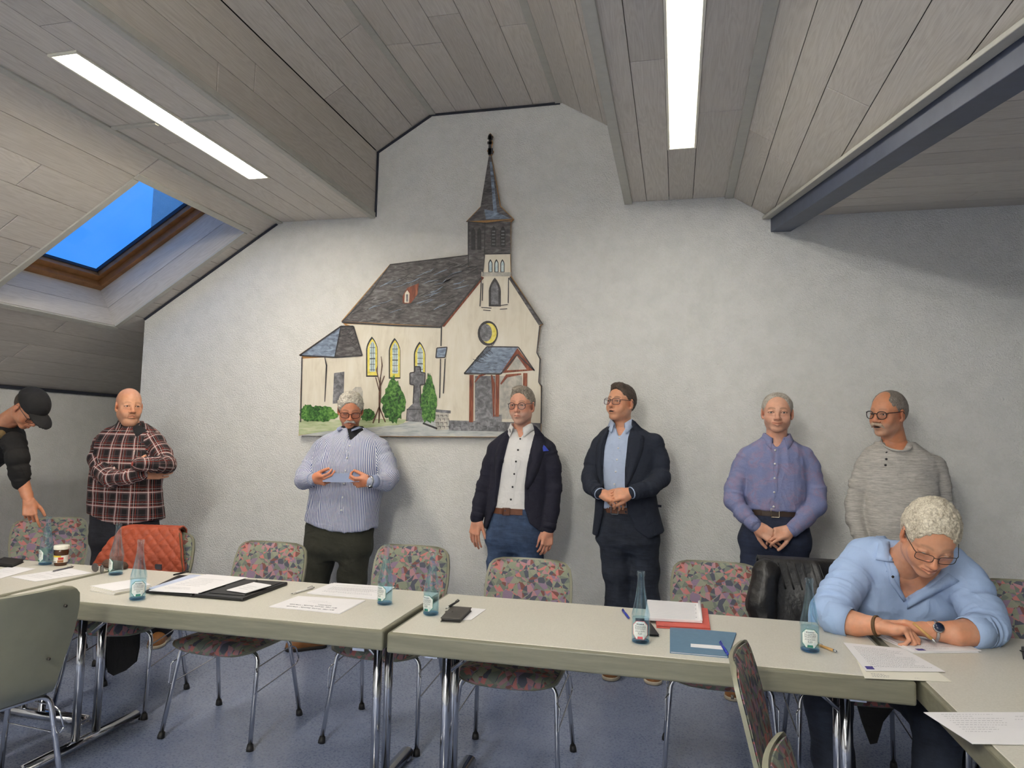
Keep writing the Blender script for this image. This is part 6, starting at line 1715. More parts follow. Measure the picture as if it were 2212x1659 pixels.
    add_hand(parts, fL, (.93, -.33, -.02), (.12, -.15, -1), 1, skin, 1.06, curls=[(48, 50, 25), (58, 60, 35), (62, 62, 35), (64, 62, 35)], spread=3, thumb=(16, 26, 50), off=.004)
    add_hand(parts, fR, (-.97, .22, .10), (0, -.2, -1), -1, skin, 1.04, curl=(10, 14, 8), spread=5, thumb=(26, 6, 0), off=.004)
    wristwatch(fL[-1][0], fL[-1][0]-fL[-2][0], .036, plain('brown_cord', srgb(92, 68, 40), .6, noise=60, var=.3), None, P, base)
    wristwatch(fR[-1][0]+A(.012, 0, 0), fR[-1][0]-fR[-2][0], .037, STEEL, plain('navy_dial', srgb(30, 40, 66), .2), P, base, up=(-.1, -.85, .5), disc=.019)
    # legs under the table
    hp = A(.80, 3.44, .50)
    kl, kr = at_y(1790, 1520, 2.99), at_y(2030, 1560, 2.93)
    lg = [[(hp+A(-.10, 0, 0), .115), (hp+(kl-hp)*.55+A(-.04, 0, .03), .098), (kl, .080), (A(.60, 3.02, .26), .070), (A(.63, 3.03, .09), .062)], [(hp+A(.10, 0, 0), .115), (hp+(kr-hp)*.55+A(.04, 0, .03), .098), (kr, .082), (A(.92, 2.92, .24), .070), (A(.90, 2.93, .09), .062)]]
    F = Field(np.min([p-r for c in lg for p, r in c], 0)-.03, np.max([p+r for c in lg for p, r in c], 0)+.03, .008)
    for c in lg: cone_chain(F, c, .03)
    make_cloth('jeans', F, m_denim('black_blue_denim', srgb(16, 20, 30), srgb(44, 52, 68)), P, base, None, .009, None, (7, 7, 7), 85)
    shoe((.63, 3.12), (.62, 2.86), SHOETAN, SOLED, P, base); shoe((.90, 3.02), (.92, 2.76), SHOETAN, SOLED, P, base)
    F = Field(np.min(los, 0)-.02, np.max(his, 0)+.02, .010)
    for c in body: cone_chain(F, c, .05, -.013)
    F.apply(cone(shl, shr, .058, .058), .05); F.apply(cone(sp[3]+A(0, -.03, .0), neck, .085, .068), .05)
    for c in (aL, aR): cone_chain(F, c, .02, -.026)
    V, Q = clean(*F.mesh()); parts.append((V, Q, hand_cols(V, skin))); finish_body(parts, P, base)
    # wooden ballpoint in his hand
    a, b = at_y(1986, 1357, 2.83), at_y(2014, 1381, 2.80); d = (b-a)/np.linalg.norm(b-a)
    r = tag(empty('wooden_ballpoint_pen', tuple(a)), 'wooden ballpoint pen held in the writing man\'s hand', 'pen')
    wd = plain('bamboo', srgb(190, 148, 88), .5, noise=40); tube('barrel', [-d*.025, A(0, 0, 0)+d*np.linalg.norm(b-a)*.99], .0052, wd, r, 10); q = d*np.linalg.norm(b-a)
    tube('tip', [q, q+d*.008, q+d*.018], [.0052, .0036, .0008], STEEL, r, 10)
writing_man()

# ================================================================== painted church cut-out on the wall
YP = 4.755                    # front of the board
def ppt(x, y, lift=0.0): 
    p = at_y(x, y, YP); return A(p[0], YP-lift, p[2])
LC = [0]
def nl(lift): LC[0] += 1; return lift+LC[0]*2.2e-5
church_base = ppt(900, 942); church_base[1] = YP
church = tag(empty('church_cutout', tuple(church_base)), 'painted wooden cut-out of a village church hanging on the white wall', 'wall painting')
def m_paint(name, dark, mid, lite, scale=(1, 1, 1), sc=30, stops=(.35, .5, .65)):
    t = NT(name); c = t.coord('Object', scale); a = t.noise(c, sc, 4, .65, .6); b = t.noise(t.coord('Object'), 4, 3, .6)
    col = t.ramp(t.math('ADD', t.math('MULTIPLY', a.outputs['Fac'], .7), t.math('MULTIPLY', b.outputs['Fac'], .3)), [(stops[0], dark), (stops[1], mid), (stops[2], lite)])
    t.bump(a.outputs['Fac'], .08, .002)
    return t.set(col, .55)
PW = m_paint('cream_wall_paint', srgb(206, 196, 176), srgb(224, 216, 198), srgb(232, 226, 212), (1.5, 1, .3), 9, (.3, .5, .7))
PRF = m_paint('slate_roof_paint', srgb(52, 50, 52), srgb(92, 88, 88), srgb(134, 132, 134), (.7, 1, 2.4), 22, (.38, .52, .68))
PBL = m_paint('blue_slate_paint', srgb(70, 74, 82), srgb(122, 136, 156), srgb(164, 182, 204), (.8, 1, 2.2), 20, (.36, .5, .66))
PDK = m_paint('dark_line_paint', srgb(40, 38, 40), srgb(54, 52, 54), srgb(74, 72, 74), sc=40)
PGR = m_paint('stone_grey_paint', srgb(76, 76, 80), srgb(112, 112, 116), srgb(156, 156, 160), sc=26)
PLG = m_paint('pale_grey_paint', srgb(150, 148, 142), srgb(182, 178, 168), srgb(212, 206, 194), sc=16)
PYE = m_paint('yellow_paint', srgb(206, 186, 70), srgb(232, 216, 98), srgb(240, 228, 140), sc=30)
PGL = m_paint('pale_glass_paint', srgb(158, 184, 192), srgb(196, 214, 216), srgb(222, 230, 226), sc=40)
PLE = m_paint('leaf_green_paint', srgb(24, 58, 22), srgb(58, 108, 44), srgb(112, 160, 74), sc=46, stops=(.40, .5, .62))
PGS = m_paint('grass_paint', srgb(146, 162, 112), srgb(180, 192, 150), srgb(206, 208, 180), (.4, 1, 3), 16)
PPA = m_paint('path_paint', srgb(150, 156, 158), srgb(186, 190, 190), srgb(214, 212, 200), (.4, 1, 3), 14)
PRB = m_paint('red_brown_paint', srgb(82, 34, 22), srgb(128, 62, 38), srgb(164, 98, 66), (3, 1, .4), 22)
PBR = m_paint('trunk_paint', srgb(58, 38, 28), srgb(92, 62, 46), srgb(120, 86, 66), sc=30)
PLY = plain('plywood_edge', srgb(176, 130, 76), .6, noise=60, var=.2)
def ears(p):
    """ear-clipping triangulation of a simple polygon in (x,z)"""
    n = len(p); idx = list(range(n)); ar = sum(p[i][0]*p[(i+1) % n][1]-p[(i+1) % n][0]*p[i][1] for i in range(n))
    if ar < 0: idx.reverse()
    cr = lambda a, b, c: (b[0]-a[0])*(c[1]-a[1])-(b[1]-a[1])*(c[0]-a[0])
    T_ = []; guard = 0
    while len(idx) > 3 and guard < 4000:
        guard += 1; m = len(idx); done = False
        for k in range(m):
            i, j, l = idx[k-1], idx[k], idx[(k+1) % m]
            if cr(p[i], p[j], p[l]) <= 1e-12: continue
            if any(cr(p[i], p[j], p[q]) >= 0 and cr(p[j], p[l], p[q]) >= 0 and cr(p[l], p[i], p[q]) >= 0 for q in idx if q not in (i, j, l)): continue
            T_.append((i, j, l)); idx.pop(k); done = True; break
        if not done: idx.pop(0)
    T_.append(tuple(idx)); return T_
def prism_mesh(name, pts, th, mat, parent, lift):
    V = [Vector(ppt(x, y, lift)-church_base) for x, y in pts]; n = len(V); T_ = ears([(v.x, v.z) for v in V])
    V2 = V+[v+Vector((0, th, 0)) for v in V]
    ar = sum(V[i].x*V[(i+1) % n].z-V[(i+1) % n].x*V[i].z for i in range(n))
    side = [(i, (i+1) % n, n+(i+1) % n, n+i) if ar > 0 else ((i+1) % n, i, n+i, n+(i+1) % n) for i in range(n)]
    return mesh_from(name, V2, T_+[(n+c, n+b, n+a) for a, b, c in T_]+side, mat, parent)
def poly(name, pts, mat, lift, parent=church, thick=.0012):
    """flat painted shape lying on the board"""
    return prism_mesh(name, pts, thick, mat, parent, nl(lift))
def strokes(name, lines, mat, lift, w=2.0, parent=church):
    """brush strokes: polylines (px) tapering at the ends, one mesh"""
    bm = bmesh.new(); lift = nl(lift)
    todo = list(lines)
    while todo:
        ln = todo.pop(0); ww = w; pts = ln
        if isinstance(ln[0], (int, float)): ww, pts = ln[0], ln[1]
        if len(pts) > 3:
            for a_, b_ in zip(pts[:-1], pts[1:]): todo.append((ww, [a_, b_]))
            continue
        P_ = [A(*p) for p in pts]; L = []
        for i, p in enumerate(P_):
            t = P_[min(i+1, len(P_)-1)]-P_[max(i-1, 0)]; t = t/(np.linalg.norm(t)+1e-9); n = A(-t[1], t[0])
            k = ww*.5*(.45 if i in (0, len(P_)-1) and len(P_) > 2 else 1)
            L.append((bm.verts.new(Vector(ppt(*(p+n*k), lift)-church_base)), bm.verts.new(Vector(ppt(*(p-n*k), lift)-church_base))))
        for a, b in zip(L[:-1], L[1:]): bm.faces.new((a[0], a[1], b[1], b[0]))
    o = bm_done(name, bm, mat, parent)
    if len(lines) > 1: o['kind'] = 'stuff'
    return o
# board outline (whole silhouette) with its plywood edge
OUT = [(645, 941), (652, 768), (645, 767), (735, 704), (747, 704), (737, 694), (842, 571), (1011, 552), (1012, 478), (1007, 478), (1040, 444), (1056, 335), (1052, 326), (1056, 318), (1055, 306), (1058, 300), (1054, 294), (1059, 287), (1065, 294), (1062, 300), (1064, 308), (1061, 318), (1066, 326), (1061, 335), (1081, 444), (1110, 473), (1103, 479), (1102, 548), (1103, 594), (1173, 700), (1167, 703), (1160, 762), (1167, 774), (1164, 826), (1170, 833), (1168, 945), (900, 944)]
prism_mesh('plywood_panel', OUT, .018, PLY, church, 0.0)
for x, y in ((760, 700), (1050, 700), (760, 900), (1050, 900)): 
    p = ppt(x, y)-church_base; box('standoff_block', (p[0], .0315, p[2]), (.05, .026, .05), PLY, church)
L1, L2, L3, L4 = .0006, .0014, .0022, .0030
poly('painted_wall', [(653, 775), (700, 772), (780, 768), (764, 706), (748, 700), (953, 706), (1040, 600), (1040, 548), (1102, 548), (1103, 600), (1166, 703), (1160, 762), (1166, 776), (1164, 828), (1168, 836), (1168, 915), (646, 915)], PW, L1)
poly('painted_roof', [(740, 694), (843, 572), (1012, 553), (1012, 578), (1040, 572), (1040, 600), (952, 705)], PRF, L2)
poly('painted_gable_edge', [(952, 705), (1040, 597), (1046, 600), (960, 706)], PRB, L3); poly('painted_gable_edge', [(1103, 597), (1099, 602), (1164, 703), (1172, 700)], PRF, L2)
poly('painted_apse_roof', [(648, 767), (737, 705), (724, 771)], PBL, L2); poly('painted_apse_roof', [(724, 771), (737, 705), (764, 706), (782, 767)], PRF, L2)
poly('painted_tower', [(1012, 478), (1048, 482), (1103, 478), (1103, 548), (1046, 548), (1044, 588), (1013, 580)], PRF, L2)
poly('painted_spire', [(1009, 478), (1038, 448), (1056, 337), (1061, 337), (1080, 446), (1108, 473), (1050, 476)], PRF, L3); poly('painted_spire_highlight', [(1058, 350), (1063, 350), (1074, 458), (1066, 458)], PBL, L4)
poly('painted_spire', [(1046, 452), (1074, 458), (1102, 472), (1050, 474)], PBL, L3+.0004)
strokes('painted_finial', [(6, [(1059, 290), (1058, 336)]), (9, [(1054, 297), (1065, 299)]), (10, [(1058, 306), (1058, 312)]), (13, [(1054, 327), (1065, 327)])], PDK, L4)
poly('painted_cornice', [(1042, 588), (1104, 588), (1103, 597), (1041, 597)], PLG, L2)
def arch(name, xl, xr, yt, yb, mat, lift, sk=0):
    xm = (xl+xr)/2; h = (xr-xl)*1.1; pts = [(xl, yb), (xl, yt+h)]
    for k in range(1, 5): a = k/5; pts.append((xl+(xm-xl)*a**1.6, yt+h*(1-a)**1.1*1.0))
    pts.append((xm, yt))
    for k in range(4, 0, -1): a = k/5; pts.append((xr-(xr-xm)*a**1.6, yt+h*(1-a)**1.1))
    pts += [(xr, yt+h), (xr, yb+sk)]
    return poly(name, pts, mat, lift)
for x, yt, yb in ((791, 727, 814), (840, 730, 818), (894, 738, 822)):
    arch('painted_window_surround', x, x+25, yt, yb, PDK, L2); arch('painted_window_frame', x+3, x+24, yt+5, yb-3, PYE, L3); arch('painted_window_glass', x+8, x+20, yt+10, yb-11, PGL, L4)
    strokes('painted_window_bars', [(.8, [(x+12, yt+14), (x+12, yb-12)]), (.8, [(x+16, yt+14), (x+16, yb-12)])]+[(1.1 if k != 2 else 2, [(x+8, yt+24+k*12), (x+20, yt+24+k*12)]) for k in range(5)], PDK, L4+.0006)
for x in (1018, 1031): arch('painted_louvre', x, x+9, 492, 540, PDK, L3)
for x in (1061, 1081): arch('painted_louvre', x, x+11, 488, 534, PDK, L3); strokes('painted_louvre_slats', [(3, [(x+2, 500+k*7), (x+9, 500+k*7)]) for k in range(5)], PGR, L4)
for x in (1055, 1068, 1081): arch('painted_tower_window', x, x+9, 560, 588, PDK, L3); arch('painted_tower_glass', x+2, x+7.5, 564, 587, PGL, L4)
arch('painted_portal_window', 1056, 1082, 600, 662, PDK, L3); arch('painted_portal_glass', 1061, 1077, 608, 658, PGR, L4)
strokes('painted_tower_lines', [(2.2, [(1048, 480), (1047, 548), (1044, 590)]), (2.4, [(1046, 549), (1103, 548)]), (2.4, [(1012, 480), (1012, 575)]), (2, [(1040, 600), (1037, 662)]), (2, [(1099, 600), (1098, 655)]), (2, [(1043, 612), (1042, 650)]), (1.6, [(1040, 664), (1062, 666)]), (1.6, [(1074, 661), (1097, 658)]), (1.6, [(1044, 670), (1060, 671)]), (1.6, [(1080, 668), (1096, 667)])], PDK, L4)
def ring_poly(cx, cy, rx, ry, n=22): return [(cx+rx*math.cos(2*math.pi*k/n), cy+ry*math.sin(2*math.pi*k/n)) for k in range(n)]
poly('painted_round_window', ring_poly(1054, 720, 22, 27), PDK, L2); poly('painted_round_window_rim', ring_poly(1056, 720, 17, 22), PYE, L3); poly('painted_round_window_glass', ring_poly(1050, 719, 13, 19), PGR, L4)
poly('painted_dormer', [(870, 640), (880, 622), (905, 612), (902, 636), (888, 655), (870, 656)], PRB, L3); poly('painted_dormer_window', [(874, 654), (875, 634), (880, 627), (885, 634), (884, 654)], PW, L4); strokes('painted_dormer_pane', [(4, [(880, 636), (880, 652)])], PGR, L4+.0006)
# small roofs, porch, door, lamp
poly('painted_porch_roof', [(1003, 806), (1052, 748), (1120, 749), (1082, 806)], PBL, L2); poly('painted_porch_gable', [(1082, 806), (1118, 752), (1154, 800)], PRB, L3); poly('painted_porch_gable_panel', [(1095, 800), (1117, 769), (1138, 798)], PLG, L4)
poly('painted_porch_shade', [(1026, 812), (1070, 812), (1068, 912), (1026, 912)], PGR, L2); poly('painted_porch_shade', [(1080, 812), (1128, 812), (1130, 905), (1080, 905)], PLG, L2)
strokes('painted_porch_posts', [(9, [(1019, 810), (1018, 912)]), (7, [(1062, 810), (1066, 830), (1067, 900)]), (8, [(1075, 808), (1074, 900)]), (9, [(1135, 806), (1134, 850)]), (7, [(1082, 830), (1095, 812), (1126, 808)]), (5, [(1026, 826), (1036, 812), (1050, 808)])], PRB, L4)
strokes('painted_outlines', [(3, [(648, 768), (737, 705), (764, 705), (783, 768), (724, 772), (648, 768)]), (2.5, [(737, 706), (724, 771)]), (3.4, [(739, 696), (846, 703), (952, 707), (1040, 600)]), (3, [(843, 572), (800, 636), (739, 695)]), (2.5, [(843, 572), (1012, 552)]), (2.5, [(954, 706), (953, 748)]), (2.6, [(1102, 598), (1172, 700)]), (2.5, [(653, 772), (650, 912)]), (3.2, [(702, 772), (706, 790), (702, 868)]), (2.4, [(1166, 704), (1160, 762), (1167, 776), (1164, 826), (1170, 834), (1169, 915)]), (2.6, [(1003, 807), (1052, 749), (1120, 750), (1155, 801), (1118, 766), (1082, 808), (1003, 807)]), (2.4, [(944, 752), (966, 750), (962, 772), (942, 773), (944, 752)]), (2.2, [(952, 775), (950, 860)]), (2.2, [(962, 775), (958, 850)]), (3, [(1007, 479), (1050, 483), (1109, 475)])], PDK, L4+.0008, 2.5)
poly('painted_niche', [(945, 753), (965, 751), (961, 771), (943, 772)], PBL, L3); poly('painted_door', [(722, 806), (744, 803), (742, 870), (719, 872)], PGR, L2); poly('painted_gravestone', [(762, 842), (768, 836), (780, 836), (784, 845), (783, 870), (762, 870)], PLG, L2)
# ground, walls, cross, greenery
poly('painted_lawn', [(646, 908), (830, 905), (880, 906), (860, 925), (720, 930), (646, 940)], PGS, L2); poly('painted_path', [(700, 932), (860, 918), (900, 905), (1168, 920), (1167, 944), (646, 941)], PPA, L2+.0003)
poly('painted_low_wall', [(970, 908), (1168, 914), (1168, 934), (970, 930)], PGR, L3); poly('painted_wall_pillar', [(940, 890), (970, 888), (968, 928), (942, 930)], PLG, L3+.0004); strokes('painted_pillar_cap', [(6, [(938, 887), (974, 890)])], PGR, L4)
poly('painted_wall_pillar', [(1057, 896), (1084, 896), (1083, 930), (1057, 930)], PGR, L3+.0004)
for x, y in [(945+k % 3*9+(k//3 % 2)*4, 897+k//3*8) for k in range(12)]+[(978+k*14, 914+(k % 2)*7) for k in range(13)]: strokes('painted_stone_joint', [(1.6, [(x-4, y), (x+3, y), (x+3, y+5)])], PDK, L4)
poly('painted_wayside_cross', [(893, 872), (895, 832), (886, 830), (886, 806), (896, 804), (897, 792), (908, 792), (909, 804), (919, 806), (918, 830), (908, 832), (910, 872), (916, 874), (914, 912), (878, 910), (880, 884), (890, 874)], PGR, L3)
strokes('painted_cross_outline', [(2.4, [(893, 872), (895, 832), (886, 830), (886, 806), (896, 804), (897, 792), (908, 792), (909, 804), (919, 806), (918, 830), (908, 832), (910, 872)]), (2.4, [(878, 910), (880, 884), (914, 884)]), (4, [(914, 914), (945, 926)])], PDK, L4)
def bush(cx, cy, rx, ry, seed, taper=.6):
    r = random.Random(seed); pts = []
    n = 46
    for k in range(n):
        a = 2*math.pi*k/n; y = math.sin(a); w = rx*(1-taper*max(0, -y))
        q = 1+r.uniform(-.13, .10); pts.append((cx+w*math.cos(a)*q, cy+ry*y*q))
    return poly('painted_bush', pts, PLE, L3+.0006)
bush(851, 862, 27, 50, 3, .75); bush(927, 862, 19, 54, 4, .6); bush(690, 894, 40, 17, 5, .1); bush(665, 892, 17, 18, 6, .1); bush(795, 896, 16, 14, 7, .2)
strokes('painted_bare_tree', [(5, [(819, 914), (821, 850), (822, 815)]), (2.6, [(821, 830), (814, 800), (816, 790)]), (2.4, [(822, 818), (826, 790), (824, 770)]), (2, [(822, 835), (831, 812)]), (2, [(820, 845), (812, 815)]), (2.6, [(819, 880), (806, 914)]), (2.6, [(820, 880), (833, 912)])], PBR, L4)
rr = random.Random(5); ls_, ld_ = [], []
for k in range(70):
    u, v = rr.random(), rr.random(); x = 760+u*230+(1-v)*70-v*18; y = 585+v*105-(u*(1-v))*18
    if x > 1035-v*90 or x < 842-(y-572)*.86+8: continue
    ln = [(x, y), (x+10+rr.random()*8, y-3-rr.random()*5), (x+24+rr.random()*10, y-8-rr.random()*6)]
    (ls_ if k % 3 == 0 else ld_).append((rr.uniform(1.2, 2.8), ln))
strokes('painted_roof_dark_strokes', ld_, PDK, L3); strokes('painted_roof_light_strokes', ls_, PBL, L3+.0004)
hat = [(1.2, [(1020+k*6, 790-k*5), (1034+k*6, 768-k*5)]) for k in range(7)]+[(1.0, [(1022+k*7, 776-k*4), (1040+k*5, 784-k*4)]) for k in range(6)]+[(1.2, [(745+k*4, 708+k*10), (758+k*4, 716+k*10)]) for k in range(5)]+[(1.1, [(766+k*2, 706+k*11), (752+k*4, 722+k*9)]) for k in range(5)]
strokes('painted_roof_hatching', hat, PDK, L3+.0008)

# ================================================================== things on the tables
TT = TZ+0.002                # table surface
WHITE = plain('white_paper', srgb(232, 230, 232), .8, noise=6, var=.02); CREAM = plain('cream_paper', srgb(228, 224, 210), .8, noise=6, var=.02)
INK = plain('grey_ink', srgb(132, 132, 140), .8); LOGO = plain('blue_red_print', srgb(70, 62, 140), .7); REDPR = plain('red_print', srgb(196, 84, 60), .7)
def quad_z(pts, z): return [at_z(x, y, z) for x, y in pts]
def paper(name, px, label, mat=WHITE, sheets=1, lines=None, group='papers on the tables', z=TT, lift=(0, 0, 0, 0), logo=None, cat='paper', ink=INK, size=None, heading=None):
    """sheet(s) of paper from its four corners in the picture (near-left, near-right, far-right, far-left), with printed lines"""
    P4 = quad_z(px, z); c = sum(P4)/4; th = .0009*sheets+.0006
    r = tag(empty(name, tuple(c)), label, cat, group)
    q = [p-c for p in P4]
    def pt(u, v, dz=0.0):
        p = (q[0]*(1-u)+q[1]*u)*(1-v)+(q[3]*(1-u)+q[2]*u)*v
        lf = (lift[0]*(1-u)+lift[1]*u)*(1-v)+(lift[3]*(1-u)+lift[2]*u)*v
        return A(p[0], p[1], .0006+dz+lf)
    for s in range(max(1, min(sheets, 3))):
        n = 6; V, F_ = [], []; off = A(.004*s*(-1)**s, .003*s, 0)
        for i in range(n+1):
            for j in range(n+1): V.append(pt(i/n, j/n, th*(s+1)/max(1, min(sheets, 3)))+off)
        m = len(V); V += [v-A(0, 0, th/max(1, min(sheets, 3))*.9) for v in V]
        for i in range(n):
            for j in range(n):
                k = i*(n+1)+j; f = (k, k+n+1, k+n+2, k+1); F_.append(f); F_.append(tuple(m+x for x in reversed(f)))
        rim = [i*(n+1) for i in range(n+1)]+[n*(n+1)+j for j in range(1, n+1)]+[i*(n+1)+n for i in range(n-1, -1, -1)]+[j for j in range(n-1, 0, -1)]
        for a, b in zip(rim, rim[1:]+rim[:1]): F_.append((a, m+a, m+b, b))
        mesh_from('sheet', V, F_, mat, r)
    if lines:
        V, F_ = [], []; rr = random.Random(hash(label) % 999)
        for (u0, u1, v, w, hand) in lines:
            u = u0
            while u < u1:
                w = w*.72; l = rr.uniform(.008, .03); e = min(u1, u+l)
                jit = (rr.uniform(-.006, .006) if hand else 0)
                k = len(V); V += [pt(u, v-w/2+jit, th+.0004), pt(e, v-w/2+jit, th+.0004), pt(e, v+w/2+jit, th+.0004), pt(u, v+w/2+jit, th+.0004)]; F_.append((k, k+1, k+2, k+3)); u = e+.009; w /= .72
        o = mesh_from('printed_text', V, F_, ink, r); o['kind'] = 'stuff'
    if logo:
        u, v, w, h = logo; V = [pt(u, v, th+.0005), pt(u+w, v, th+.0005), pt(u+w, v+h, th+.0005), pt(u, v+h, th+.0005)]; mesh_from('printed_logo', V, [(0, 1, 2, 3)], LOGO, r)
    return r
def text_on(body, loc, size, mat, parent, rot=(0, 0, 0), name='lettering'):
    cu = bpy.data.curves.new(name, 'FONT'); cu.body = body; cu.size = size; cu.align_x = 'CENTER'; cu.align_y = 'CENTER'; cu.extrude = .0002
    o = bpy.data.objects.new(name, cu); COL.objects.link(o)
    dg = bpy.context.evaluated_depsgraph_get(); me = bpy.data.meshes.new_from_object(o.evaluated_get(dg)); bpy.data.objects.remove(o)
    me.name = name; q = link_mesh(name, me, mat, parent); q.location = loc; q.rotation_euler = rot; return q
HL = lambda n, v0, v1, u0=.12, u1=.85, w=.010, hand=True, rag=.3: [(u0, u1-random.random()*rag, v1+(v0-v1)*i/(n-1), w, hand) for i in range(n)]
TL = lambda vs_, u0=.15, u1=.85, w=.012: [(u0, u1-random.random()*.25, v, w, False) for v in vs_]
# text lies upside down for the camera: near edge = head of the sheet for the far sitters
pa = paper('printed_sheet', [(582, 1312), (735, 1327), (790, 1298), (645, 1289)], 'white printed sheet nearest the table edge in front of the striped shirt man', sheets=2, lines=TL([.62, .70], .3, .8, .010)+TL([.55], .4, .7))
for body, u, v, s in (('BfV MK "Frohe Stunde" Weroth', .52, .15, .017), ('BfV MK "Frohe Stunde" Weroth', .50, .30, .017), ('25.04.2024', .62, .42, .014)):
    P4 = [p-np.array(pa.location) for p in quad_z([(582, 1312), (735, 1327), (790, 1298), (645, 1289)], TT)]; p = (P4[0]*(1-u)+P4[1]*u)*(1-v)+(P4[3]*(1-u)+P4[2]*u)*v
    text_on(body, (p[0], p[1], .0042), s, INK, pa, (0, 0, math.pi))
paper('printed_sheet', [(663, 1283), (815, 1296), (848, 1271), (717, 1262)], 'stack of white printed sheets behind the tall bottle in front of the striped shirt man', sheets=6, lines=TL([.2, .28, .4, .46, .52, .58, .64, .8], .15, .95, .018))
paper('printed_sheet', [(22, 1247), (77, 1257), (200, 1238), (150, 1228)], 'white printed sheet under the grey pen at far left', lines=TL([.2, .27, .34, .5, .6, .7], .2, .9, .012))
paper('printed_sheet', [(-75, 1252), (-20, 1256), (77, 1229), (22, 1224)], 'white printed sheet cut by the left picture edge, beside the phone case', lines=TL([.2, .4, .6, .7]))
paper('handwritten_letter', [(1870, 1450), (2042, 1452), (1952, 1402), (1822, 1389)], 'handwritten letter on top of the two sheets at the table corner', lines=HL(14, .14, .86, .12, .92, .014), logo=(.03, .04, .10, .10), z=TT+.0032, sheets=1)
paper('printed_sheet', [(1868, 1466), (2056, 1474), (1968, 1412), (1838, 1398)], 'cream printed sheet below the handwritten letter at the table corner', CREAM, lines=TL([.05, .09, .13], .1, .4, .016)+TL([.06], .6, .9, .01), z=TT)
paper('writing_pad', [(1972, 1412), (2116, 1411), (2045, 1379), (1893, 1375)], 'white writing pad under the writing man\'s pen', sheets=8, lines=HL(3, .14, .34, .12, .8, .016), logo=(.10, .03, .12, .10), cat='writing pad')
paper('printed_sheet', [(2100, 1608), (2330, 1612), (2300, 1540), (1995, 1540)], 'white printed list hanging over the edge of the right table', lines=[(.10+.0*k, .30+.25*random.random(), .92-.07*k, .010, False) for k in range(9)]+[(.62, .95, .85, .01, False), (.6, .9, .75, .01, False)], z=TT+.001)
paper('note_card', [(975, 1340), (1018, 1340), (1050, 1317), (990, 1311)], 'small blank white card under the phone case', z=TT)
# bottles
def m_clear(name, tint, gl_k, rough=.03):
    if name in bpy.data.materials: return bpy.data.materials[name]
    """thin clear glass or water: tinted see-through with a mirror-like sheen that grows at grazing angles"""
    t = NT(name); tr = t.n.new('ShaderNodeBsdfTransparent'); gl = t.n.new('ShaderNodeBsdfGlossy'); mx = t.n.new('ShaderNodeMixShader'); lw = t.n.new('ShaderNodeFresnel')
    nz = t.noise(t.coord('Object'), 25, 2); t.link(t.ramp(nz.outputs['Fac'], [(.3, tint), (.7, tuple(min(1, c*1.04) for c in tint))]), tr.inputs['Color'])
    gl.inputs['Roughness'].default_value = rough; gl.inputs['Color'].default_value = (.85, .93, .97, 1); ge = t.n.new('ShaderNodeNewGeometry'); t.link(t.math('MULTIPLY_ADD', ge.outputs['Backfacing'], -.8333, 1.5), lw.inputs['IOR'])
    t.link(t.math('MULTIPLY', lw.outputs['Fac'], gl_k), mx.inputs[0]); t.link(tr.outputs[0], mx.inputs[1]); t.link(gl.outputs[0], mx.inputs[2]); t.link(mx.outputs[0], t.out.inputs['Surface'])
    return t.m
def m_glass(): return m_clear('pale_blue_bottle_glass', (.89, .95, .985), 1.0)
def m_water(): return m_clear('mineral_water', (.84, .93, .98), .35)
GLASS, WATER = m_glass(), m_water()
LABELW = plain('bottle_label_paper', srgb(226, 230, 226), .6); LGREEN = plain('label_green', srgb(30, 122, 104), .6); LRED = plain('label_red', srgb(206, 88, 96), .6); LINK_ = plain('label_ink', srgb(70, 80, 88), .7)
PROF = [(.0, .0), (.026, .0), (.0325, .004), (.0332, .012), (.0328, .086), (.0340, .091), (.0338, .098), (.0300, .114), (.0242, .138), (.0190, .166), (.0152, .198), (.0128, .226), (.0124, .240), (.0148, .243), (.0148, .253), (.0132, .257)]
